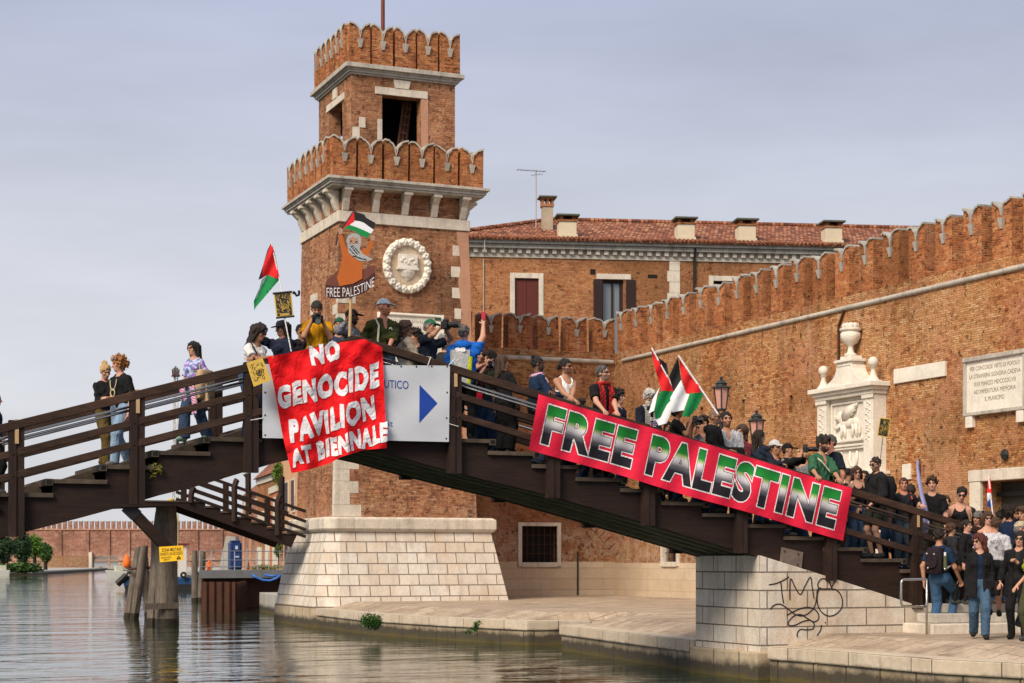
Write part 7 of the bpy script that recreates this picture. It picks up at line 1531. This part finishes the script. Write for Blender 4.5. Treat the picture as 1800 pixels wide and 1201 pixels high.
for px, py, w in pts:
    rings.append([at_y(px + w*.5*math.cos(a)*(1+.18*math.sin(3*a+py*.1)), py, 28.25 + .045*math.sin(a)*(w/8)) for a in [2*math.pi*i/12 for i in range(12)]])
mb.loft(rings); mb.build('cloth', lv, lf, smooth=60, uv=False); mb = MB(); mb.tube([at_y(1617, 807, 28.26), at_y(1620, 915, 28.26)], .012, 6); mb.build('pole', M['black'], lf)
mb = MB(); q = [at_y(a, b, 28.2) for a, b in ((1618,912),(1634,916),(1631,937),(1619,934))]; mb.hexa(q, [p + Vector((0,.02,0)) for p in q]); mb.build('hanging_corner', plain('pale_lavender', (.50,.51,.70), .85), lf, uv=False)
mb = MB(); p = at_y(1626, 923, 28.19); mb.tube([p + Vector((.05*math.cos(t), 0, .05*math.sin(t))) for t in [2*math.pi*i/16 for i in range(17)]], .009, 5); mb.beam(p+Vector((0,0,-.06)), p+Vector((0,0,.05)), .014, .01); mb.beam(p+Vector((0,0,.01)), p+Vector((-.04,0,.04)), .012, .01); mb.beam(p+Vector((0,0,.01)), p+Vector((.04,0,.04)), .012, .01); mb.build('printed_emblem', navyb, lf, uv=False)
# ================================================================ gold woodcut placards
gold = plain('gold_paper', (.55,.36,.06), .6, .15)
def placard(quad, d, label, seed, pole=None, border=.08, rolled=False):
    q = [at_d(x, y, d) for x, y in quad]; n_ = (q[1]-q[0]).cross(q[3]-q[0]).normalized(); n_ = n_ if n_.dot(-q[0]) > 0 else -n_
    t = thing('placard', label, 'placard', q[3]); L2 = lambda u, v: q[0].lerp(q[1], u).lerp(q[3].lerp(q[2], u), v)
    mb = MB(); mb.hexa([p - n_*.008 for p in q], q); mb.build('board', gold, t, uv=False)
    b = border; rnd = random.Random(seed*7+1); mb = MB()
    if seed == 1 or seed == 3:   # mostly black block with gold left in the lines
        mb.add([L2(u, v) + n_*.002 for u, v in ((b,b*.8),(1-b,b*.8),(1-b,1-b*.8),(b,1-b*.8))], [(0,1,2,3)]); mb.build('black_block', M['black'], t, uv=False, fix=False); mb = MB(); ink = gold
    else: ink = M['black']
    wpx = (q[1]-q[0]).length
    for i in range(46):
        u, v = rnd.uniform(b*1.6, 1-b*1.6), rnd.uniform(b*1.6, 1-b*1.6); a = math.atan2(v-.45, u-.5) + math.pi/2 + rnd.gauss(0, .35); c_ = rnd.uniform(-5, 5); st = []
        for k in range(6):
            st.append((u, v)); u = min(1-b*1.3, max(b*1.3, u+math.cos(a)*.045)); v = min(1-b*1.2, max(b*1.2, v+math.sin(a)*.035)); a += c_*.08
        wd_ = rnd.uniform(.010, .022)*wpx; pts = [L2(*p_) + n_*(.004+.0002*(i % 9)) for p_ in st]
        for p0, p1 in zip(pts[:-1], pts[1:]):
            if (p1-p0).length > 1e-4: mb.beam(p0, p1, wd_, .0012, up=n_)
    for r_ in (.07, .15): mb.tube([L2(.5+r_*math.cos(a), .55+r_*.75*math.sin(a)) + n_*.006 for a in [2*math.pi*i/14 for i in range(15)]], .006*wpx/.5, 4)
    for k in range(3): mb.beam(L2(.22, .93-.035*k)+n_*.006, L2(.78, .93-.035*k)+n_*.006, .010, .001, up=n_) if seed == 1 else None
    mb.build('woodcut_print', ink, t, uv=False, fix=False)
    if rolled: mb = MB(); mb.tube([q[0]-(q[1]-q[0])*.05, q[1]+(q[1]-q[0])*.05], .018, 6); mb.tube([q[3]-(q[2]-q[3])*.02, q[2]+(q[2]-q[3])*.05], .018, 6); mb.build('batten', M['black'], t)
    if pole: mb = MB(); mb.tube([at_d(*pole[0], d+.02), at_d(*pole[1], d+.02)], pole[2], 6); mb.build('stick', wt if pole[2] > .008 else M['iron'], t)
    return t
placard([(481,516),(512,513),(516,556),(486,559)], 29.15, 'gold and black woodcut placard on a white stick above the person in navy', 1, ((500,558),(512,618),.011), .07, True)
placard([(433,638),(461,629),(477,668),(446,680)], 28.15, 'gold and black woodcut poster hung over the rail by the person in the headscarf', 2, None, .10)
placard([(1547,734),(1566,736),(1561,770),(1542,766)], 34.0, 'gold and black woodcut placard on a thin stick before the stone monument', 3, ((1552,768),(1547,812),.006), .07)
mb = MB(); p0 = [(515,517),(517,513),(519,516),(521,520),(525,519),(526,514),(525,511)]; mb.tube([at_d(a, b, 29.4) for a, b in p0], .022, 6); tag(mb.build('hook_ornament', M['black']), 'black curled ornament beside the gold placard', 'ornament')
# ================================================================ painted cut-out sign
D = 29.25; cs = thing('cutout_sign', 'painted wooden cut-out of a robed figure in a boat waving a flag, lettered FREE PALESTINE', 'sign', at_d(615, 560, D))
def cut(pts, mat, nm, off, th=.004, parent=cs):
    q = [at_d(x, y, D-off) for x, y in pts]; F_ = Vector((SN, CN, 0)); mb = MB(); mb.prism([(i,) for i in range(len(q))], lambda p, o: q[p[0]] + F_*o, 0, th); return mb.build(nm, mat, parent, uv=False)
Pm = lambda n, c: plain(n, c, .7, .2, 6)
boat = [(571.5,500),(575,491),(586,482),(596,474),(640,473),(650,467),(659,467),(660,480),(658,494),(650,507),(640,515),(620,522),(600,525),(580,524),(572,520)]
cut(boat, Pm('boat_brown', (.13,.038,.025)), 'boat', .0, .02)
cut([(573,501),(590,503),(610,503),(630,498),(645,490),(658,479),(658,494),(649,507),(640,514),(620,521.5),(600,524.5),(580,523.5),(572.5,519)], Pm('boat_side', (.045,.009,.010)), 'boat_side', .022)
cut([(597,503),(592,488),(599,465),(602,450),(599,435),(594,413),(601,410),(605,425),(609,437),(616,437),(634,440),(645,436),(652,421),(657,424),(653,436),(646,448),(637,455),(637,470),(637,490),(620,499)], Pm('orange_robe', (.40,.095,.012)), 'robe', .018)
cut([(594,403),(599,400),(603,404),(602,411),(596,413)], Pm('painted_skin', (.36,.20,.13)), 'hand', .024); cut([(651,416),(655,412),(660,416),(658,423),(652,423)], Pm('painted_skin', (.36,.20,.13)), 'hand', .024)
cut([(611,432),(609,422),(612,414),(620,410),(628,411),(634,416),(635,425),(632,438),(638,447),(648,452),(655,456),(646,459),(632,459),(622,452),(613,445)], checks('painted_keffiyeh', (.55,.57,.58), (.07,.08,.09), 70), 'headscarf', .024)
cut([(614,421),(619,416),(628,418),(630,428),(613,428)], Pm('painted_skin', (.36,.20,.13)), 'face', .029)
cut([(615.5,423),(618.5,423),(618.5,425),(615.5,425)], M['black'], 'eye', .034); cut([(624.5,424),(628,424),(628,426),(624.5,426)], M['black'], 'eye', .034)
mb = MB()
for a, b in (((616,432),(628,446)),((619,431),(631,444)),((614,437),(627,452)),((620,450),(644,457))): mb.tube([at_d(*a, D-.031), at_d(*b, D-.031)], .006, 4)
mb.build('scarf_pattern', M['black'], cs)
mb = MB(); mb.tube([at_d(591, 431, D-.01), at_d(593, 412, D-.01), at_d(605, 396, D-.01), at_d(622, 371, D-.01)], .012, 6); mb.build('painted_pole', M['black'], cs)
cut([(622,372),(623,390),(606,400),(604,401)], FR, 'flag_triangle', .02); cut([(622,371),(630,374),(640,377),(644,383),(660,392),(657,404),(648,398),(640,392),(632,389),(623,388)], FK, 'flag_black', .02)
cut([(623,388),(632,389),(640,392),(648,398),(657,404),(652,411),(640,405),(628,400),(615,395.5)], FW_, 'flag_white', .02); cut([(615,395.5),(628,400),(640,405),(652,411),(646,418),(634,414),(622,406),(604,401)], FG, 'flag_green', .02)
mb = MB()
def arc(u, v): x = 574 + 84*u; b = 524 - .5*u - 26*max(0, u-.45)**1.6*1.9; h = 19 ; return at_d(x, b-2-h*v*.86, D-.028)
text_on(mb, 'FREE PALESTINE', arc, -.012, 28); mb.build('lettering', wt, cs, uv=False, fix=False)
mb = MB(); mb.tube([at_d(617, 522, D+.03), at_d(614, 607, D+.03)], .026, 8); mb.build('stick', M['palewood'], cs)
# ================================================================ cameras, phones, bags
def camera(o, p, d, label, big=1.0, zoom=1.0):
    """a camera at p looking along d"""
    d = Vector(d).normalized(); sd = d.cross(Vector((0,0,1))).normalized(); up = sd.cross(d); t = thing('camera', label, 'camera', p); q = lambda a, b, c: p + sd*a*big + d*b*big + up*c*big
    def bx(mb, a0, a1, b0, b1, c0, c1): mb.hexa([q(a0,b0,c0),q(a1,b0,c0),q(a1,b1,c0),q(a0,b1,c0)], [q(a0,b0,c1),q(a1,b0,c1),q(a1,b1,c1),q(a0,b1,c1)])
    mb = MB(); bx(mb, -.072,.072,-.03,.035,-.05,.045); bx(mb, -.03,.03,-.03,.04,.046,.075); bx(mb, .045,.075,.036,.06,-.05,.03); mb.build('body', M['black'], t, bevel=.008)
    mb = MB(); L = .13*zoom; mb.tube([q(0,.036,0), q(0,.036+L*.5,0), q(0,.036+L*.52,0), q(0,.036+L,0)], [.036*big,.038*big,.044*big,.046*big], 14); l = mb.build('lens', M['black'], t, smooth=50)
    mb = MB(); mb.tube([q(0,.036+L+.001,0), q(0,.036+L+.004,0)], .036*big, 14); mb.build('front_glass', M['pane'], l)
    return t
def cam_for(k, label, dz=0.0, big=1.2, zoom=1.0, drop=0):
    o = B[k]; a, b = o.hand(1), o.hand(-1); p = (a+b)/2 + o.dir*.06 + Vector((0,0,.03+dz)); d = o.dir + Vector((0,0,-drop)); camera(o, p, d, label, big, zoom)
cam_for('yel', 'black camera pointed down by the person in the mustard shirt', .02, 1.25, 1.0, .35); cam_for('phot', 'large black camera with long lens held by the person in the green cap', .02, 1.35, 1.3)
cam_for('pcam', 'compact black camera held by the person in the dark red shirt', .05, 1.0, .5); cam_for('afro', 'small black camera raised by the curly haired person in sunglasses', .03, 1.1, .8); cam_for('bk3', 'black camera of the person in grey shirt behind the curly haired photographer', .03, 1.1, .9); cam_for('kefp', 'black camera with the longest lens, above the right part of the banner', .02, 1.2, 1.9)
def phone(k, sd, label, mat): o = B[k]; p = o.hand(sd) + Vector((0,0,.09)); mb = MB(); r = o.right; d = o.dir; mb.hexa([p-r*.036-d*.004, p+r*.036-d*.004, p+r*.036+d*.004, p-r*.036+d*.004], [p-r*.036-d*.004+Vector((0,0,.14)), p+r*.036-d*.004+Vector((0,0,.14)), p+r*.036+d*.004+Vector((0,0,.14)), p-r*.036+d*.004+Vector((0,0,.14))]); t = tag(mb.build('phone', mat, bevel=.006), label, 'phone')
phone('blue', 1, 'red backed phone held high by the person in the blue jacket', plain('red_phone', (.45,.02,.05), .3)); phone('bk5', 1, 'black phone held up behind the person in the dark t-shirt', M['black'])
def bag(p, w, d, h, mat, label, facing, strap=None, cat='bag', name='shoulder_bag', flap=True):
    t = thing(name, label, cat, p); f = Vector(facing).normalized(); r = Vector((f.y, -f.x, 0)); rings = []
    for z, k in ((-h*.5, .72), (-h*.46, .92), (-h*.1, 1.06), (h*.25, 1.0), (h*.46, .86), (h*.5, .70)):
        rings.append([p + r*(w*.5*k*math.copysign(abs(math.cos(a))**.6, math.cos(a))) + f*(d*.5*k*math.copysign(abs(math.sin(a))**.6, math.sin(a))) + Vector((0,0,z)) for a in [2*math.pi*i/16 for i in range(16)]])
    mb = MB(); mb.loft(rings); mb.build('body', mat, t, smooth=50)
    if flap: mb = MB(); mb.loft([[c + f*d*.06 for c in R_] for R_ in ([p + r*(w*.36*math.cos(a)) + f*(d*.5) + Vector((0,0,h*(.0+.28*math.sin(a)) + z*0)) + f*z for a in [2*math.pi*i/12 for i in range(12)]] for z in (-.02, .03))]); mb.build('pocket', mat, t, smooth=50)
    if strap: mb = MB(); mb.tube(strap, .014, 6); mb.build('strap', mat, t)
    return t
o = B['pack']; bp = o.pt((0,-.20,1.22)); bk_ = fabric((.022,.015,.020)); t = bag(bp, .32, .21, .50, bk_, 'dark plum backpack with side bottle pocket worn by the person in the navy polo', -o.dir, None, 'backpack', 'backpack')
for q in (1,-1): mb = MB(); mb.tube([o.pt((.10*q,-.12,1.40)), o.pt((.11*q,.0,1.47)), o.pt((.12*q,.12,1.36)), o.pt((.14*q,.10,1.15)), o.pt((.14*q,-.08,1.03))], .02, 6); mb.build('strap', bk_, t)
mb = MB(); mb.tube([o.pt((.19,-.20,1.08)), o.pt((.19,-.20,1.30))], [.036,.030], 10); mb.build('bottle', plain('green_bottle', (.09,.10,.04), .3), t); mb = MB(); mb.tube([o.pt((.19,-.20,1.302)), o.pt((.19,-.20,1.36))], .022, 8); mb.build('bottle_cap', wt, t)
mb = MB(); [mb.ball(o.pt(q), .018, 6) for q in ((-.08,-.33,1.34),(-.06,-.34,1.10),(.05,-.33,1.33))]; mb.build('badges', plain('pale_badge', (.5,.45,.4), .5), t)
o = B['zip']; t = bag(o.pt((0,-.22,1.22)), .32, .22, .46, fabric((.016,.016,.018)), 'black backpack of the person in the zip jacket', -o.dir, None, 'backpack', 'backpack')
for q in (1,-1): mb = MB(); mb.tube([o.pt((.10*q,-.12,1.40)), o.pt((.11*q,.0,1.49)), o.pt((.12*q,.13,1.36)), o.pt((.15*q,.10,1.12))], .02, 6); mb.build('strap', fabric((.016,.016,.018)), t)
o = B['flagm']; bag(o.pt((.10,-.22,1.28)), .30, .2, .36, fabric((.016,.016,.020)), 'black rucksack behind the person with the lavender flag', -o.dir, None, 'backpack', 'backpack')
o = B['navyt']; t = bag(o.pt((-.16,-.18,1.10)), .30, .18, .52, fabric((.50,.06,.03)), 'orange red bag hanging behind the person in the dark t-shirt', -o.dir, [o.pt((-.10,-.14,1.34)), o.pt((-.13,.0,1.47)), o.pt((-.15,.12,1.34))], 'bag', 'backpack')
o = B['tie']; t = bag(o.pt((-.24,.02,.98)), .42, .16, .50, fabric((.42,.30,.18)), 'tan canvas bag and folded jacket on the arm of the tie-dye shirt', o.right, [o.pt((-.20,.10,1.2)), o.pt((-.13,.02,1.47)), o.pt((-.22,-.10,1.2))], flap=False)
mb = MB(); q = [o.pt(p) for p in ((-.26,.12,1.0),(-.34,.12,.98),(-.36,.10,.55),(-.22,.14,.62))]; mb.hexa(q, [p - o.dir*.05 for p in q]); mb.build('hanging_jacket', fabric((.46,.34,.21)), t)
mb = MB(); mb.sheet(lambda u, v: o.pt((.16-.10*u+.02*math.sin(v*6), .19+.015*math.sin(u*9+v*5), 1.03-.42*v)), 8, 12, o.dir*-.01); mb.sheet(lambda u, v: o.pt((-.06-.10*u+.015*math.sin(v*7), .20+.015*math.sin(u*8+v*4), 1.03-.55*v)), 8, 12, o.dir*-.01); tag(mb.build('pink_scarf', KEFP, smooth=60), 'pink and white patterned scarf tied at the waist of the tie-dye shirt', 'scarf')
o = B['pink']; t = bag(at_y(943, 712, 28.3) , .34, .10, .42, fabric((.010,.014,.022)), 'black tote bag with white scrawl hanging at the hip beside the long banner', (0,-1,0), [o.pt((.10,-.14,1.1)), o.pt((.10,-.02,1.46)), o.pt((.12,.12,1.1))], flap=False)
mb = MB(); p0 = at_y(936, 722, 28.22); text_on(mb, 'Disp', lambda u, v: p0 + Vector((.22*u, -.012, .09*v+.02*u)), .0); mb.build('lettering', plain('grey_scrawl', (.3,.3,.3), .8), t, uv=False, fix=False)
o = B['green']; mb = MB(); t = bag(o.pt((-.22,.06,1.02)), .26, .12, .30, fabric((.035,.018,.012)), 'brown leather bag on a pale strap under the arm of the green shirt', o.right, None)
mb.tube([o.pt((.13,-.03,1.46)), o.pt((.10,.15,1.34)), o.pt((-.05,.17,1.2)), o.pt((-.20,.12,1.06))], .016, 6); mb.build('strap', fabric((.55,.48,.38)), t)
o = B['olive']; mb = MB(); mb.tube([o.pt((.12,-.10,1.36)), o.pt((.13,.02,1.46)), o.pt((.125,.14,1.34)), o.pt((.15,.17,1.1)), o.pt((.17,.15,.9))], .018, 6); tag(mb.build('bag_strap', fabric((.50,.47,.40))), 'pale bag strap over the shoulder of the olive shirt', 'strap')
o = B['smile']; bag(o.pt((-.05,.27,1.10)), .30, .18, .20, fabric((.012,.012,.013)), 'black bundled bag carried on the forearm of the person in the pale grey shirt', o.dir, None, flap=False)
o = B['shld']; bag(at_y(842, 697, 28.5), .13, .10, .17, fabric((.42,.012,.03)), 'small bright red pouch seen between the rails near the blue jacket', (0,-1,0), None, flap=False); bag(at_y(899, 715, 28.6), .30, .13, .22, fabric((.05,.03,.035)), 'dark handbag between the rails at the hip of the brown haired person', (0,-1,0), None)
o = B['redh']; bag(o.pt((-.27,-.06,.86)), .26, .16, .26, fabric((.012,.010,.010)), 'black handbag at the side of the red haired person', o.right, [o.pt((-.26,-.06,.95)), o.pt((-.17,.0,1.44)), o.pt((-.24,-.12,.95))])
o = B['tankw']; bag(o.pt((-.24,-.04,1.0)), .26, .14, .42, fabric((.10,.085,.05)), 'khaki bag on the shoulder of the person in the black spaghetti top', o.right, [o.pt((-.2,.08,1.15)), o.pt((-.15,.0,1.44)), o.pt((-.2,-.1,1.15))], flap=False)
o = B['head']; mb = MB(); mb.tube([o.pt((.10,-.08,1.42)), o.pt((.11,.03,1.46)), o.pt((.06,.16,1.30)), o.pt((-.10,.17,1.1)), o.pt((-.18,.10,.96))], .014, 6); tag(mb.build('camera_strap', M['black']), 'black strap across the white t-shirt of the person in the headscarf', 'strap')
# beads, print and emblems worn on clothes
def worn(k, mb, name, mat, smooth=False): ob = mb.build(name, mat, B[k].root, smooth=smooth, uv=False); return ob
o = B['bun']; mb = MB(); mb.tube([o.pt((.06*math.cos(a)*1.1, .085+.075*(1-abs(math.cos(a)))*.9, 1.40+.10*math.sin(a)-.06)) for a in [math.pi+math.pi*i/12 for i in range(13)]], .010, 6); worn('bun', mb, 'bead_necklace', plain('orange_beads', (.42,.06,.03), .5))
o = B['curl']; mb = MB(); mb.tube([o.pt((.075*math.cos(a), .145+.02*abs(math.sin(a)), 1.38+.17*math.sin(a))) for a in [math.pi+math.pi*i/12 for i in range(13)]], .008, 6); mb.tube([o.pt((.05*math.cos(a), .165, 1.17+.06*math.sin(a))) for a in [2*math.pi*i/12 for i in range(13)]], .010, 5); worn('curl', mb, 'cord_necklace', plain('cream_cord', (.55,.45,.28), .8))
mb = MB(); mb.sheet(lambda u, v: o.pt((-.09+.10*u, .152, 1.10-.08*v)), 3, 3, o.dir*.004); worn('curl', mb, 'green_print', plain('green_print', (.02,.18,.10), .8))
o = B['tank']; mb = MB(); mb.tube([o.pt((.05*math.cos(a), .132+.01*abs(math.sin(a)), 1.38+.13*math.sin(a))) for a in [math.pi+math.pi*i/12 for i in range(13)]], .004, 5); mb.ball(o.pt((0,.15,1.24)), (.008,.006,.016), 6); worn('tank', mb, 'gold_chain', plain('gold', (.35,.22,.05), .5))
o = B['white']; mb = MB(); text_on(mb, 'BB', lambda u, v: o.pt((.065-.13*u, .178, 1.20+.06*v)), .02); worn('white', mb, 'printed_letters', wt)
mb = MB(); mb.sheet(lambda u, v: o.pt((.06-.14*u, .180, 1.17-.07*v)), 4, 4, o.dir*.003); worn('white', mb, 'flag_print_white', wt); mb = MB()
for i in range(2): mb.sheet(lambda u, v: o.pt((.06-.14*u, .184, 1.165-.03*i-.014*v)), 4, 2, o.dir*.003)
worn('white', mb, 'flag_print_blue', plain('print_blue', (.02,.07,.35), .8)); mb = MB(); mb.add([o.pt((.06,.190,1.17)), o.pt((.06,.190,1.10)), o.pt((.01,.190,1.135))], [(0,1,2)]); worn('white', mb, 'flag_print_red', FR)
o = B['acab']; mb = MB(); text_on(mb, 'ACAB', lambda u, v: o.pt((-.09+.20*u, -.160, 1.29+.055*v+.012*u)), .0); text_on(mb, '6', lambda u, v: o.pt((.0+.04*u, -.158, 1.20+.06*v)), .0); worn('acab', mb, 'black_lettering', bk)
o = B['red']; mb = MB(); text_on(mb, 'PALESTINE', lambda u, v: o.pt((.115-.035*v, .168, 1.30-.36*u)), .01); worn('red', mb, 'scarf_lettering', bk)
o = B['olive']; mb = MB(); mb.tube([o.pt((-.08,.165,1.29)), o.pt((-.055,.17,1.32)), o.pt((-.03,.168,1.30))], .010, 5); worn('olive', mb, 'white_pin', wt)
o = B['blue']; gry = fabric((.40,.41,.42)); mb = MB(); mb.sheet(lambda u, v: o.pt(((-.175+.31*u)*(1-.06*v), -.150-.055*math.sin(u*3.14)*(1-v*.3), 1.36-.50*v)), 10, 10, o.dir*.03); worn('blue', mb, 'grey_back_panel', gry, 60)
mb = MB(); mb.sheet(lambda u, v: o.pt((.125+.045*u-.02*v, -.172+.03*u, 1.26-.42*v)), 4, 10, o.dir*.03); worn('blue', mb, 'lime_stripe', fabric((.55,.62,.02)), 60)
mb = MB(); mb.tube([o.pt((-.15,-.16,1.20)), o.pt((-.09,-.215,1.12)), o.pt((-.03,-.225,1.06))], .014, 6); worn('blue', mb, 'cyan_piping', fabric((.05,.40,.50)))
mb = MB(); text_on(mb, '98', lambda u, v: o.pt((-.075+.15*u, -.205, 1.33+.055*v)), .05); worn('blue', mb, 'white_emblem', wt)
# ================================================================ street lamps
def lamp(px, ytop, ybot, hw, d, label):
    c = at_d(px, ytop, d); sc = d/3100; zb = .2; t = thing('street_lamp', label, 'street lamp', (c.x, c.y, zb), 'lanterns by the bridge'); Z = lambda py: 1.56 + (985-py)*sc; H = ybot-ytop; w = hw*sc
    z = lambda k: Z(ytop + H*k); n = 8; cc = Vector((c.x, c.y, 0))
    mb = MB(); mb.lathe([(.02,z(0)+.0),(.035,z(.02)),(.05,z(.05)),(.02,z(.075)),(.03,z(.09))][::-1], cc, 10); mb.lathe([(w*.58,z(.22)),(w*.62,z(.205)),(w*.35,z(.13)),(w*.12,z(.09))], cc, 12); mb.lathe([(w*.55,z(.27)),(w*.52,z(.22))], cc, 12); mb.lathe([(w*.96,z(.345)),(w*1.0,z(.335)),(w*.98,z(.31)),(w*.60,z(.265))], cc, n); mb.build('cap', M['lampiron'], t, smooth=30)
    mb = MB(); r0, r1 = w*.78, w*.52; mb.lathe([(r1,z(.93)),(r0,z(.346))], cc, 6); gl = mb.build('glass', M['lampglass'], t)
    mb = MB()
    for i in range(6): a = 2*math.pi*i/6; mb.tube([cc + Vector((math.cos(a)*r1*1.02, math.sin(a)*r1*1.02, z(.935))), cc + Vector((math.cos(a)*r0*1.02, math.sin(a)*r0*1.02, z(.345)))], .016, 5)
    mb.lathe([(r1*.9,z(.99)),(r1*1.08,z(.97)),(r1*1.08,z(.932))], cc, 6); mb.build('cage', M['lampiron'], t)
    mb = MB()
    for i in range(4): a = 2*math.pi*i/4+.4; mb.tube([cc + Vector((math.cos(a)*r1*.9, math.sin(a)*r1*.9, z(.985))), cc + Vector((math.cos(a)*r1*.6, math.sin(a)*r1*.6, z(1.06))), cc + Vector((0,0,z(1.12)))], .014, 5)
    mb.lathe([(.13,zb),(.13,zb+.5),(.10,zb+.55),(.065,zb+.8),(.05,z(1.3)),(.07,z(1.2)),(.035,z(1.1))], cc, 12); mb.build('post', M['lampiron'], t, smooth=40)
lamp(1268, 662, 723, 18, 41, 'nearer to the flags of two iron lanterns with pinkish glass before the brick wall'); lamp(1330, 721, 779, 17.5, 41, 'lower of two iron lanterns with pinkish glass, above the person in the leather jacket')
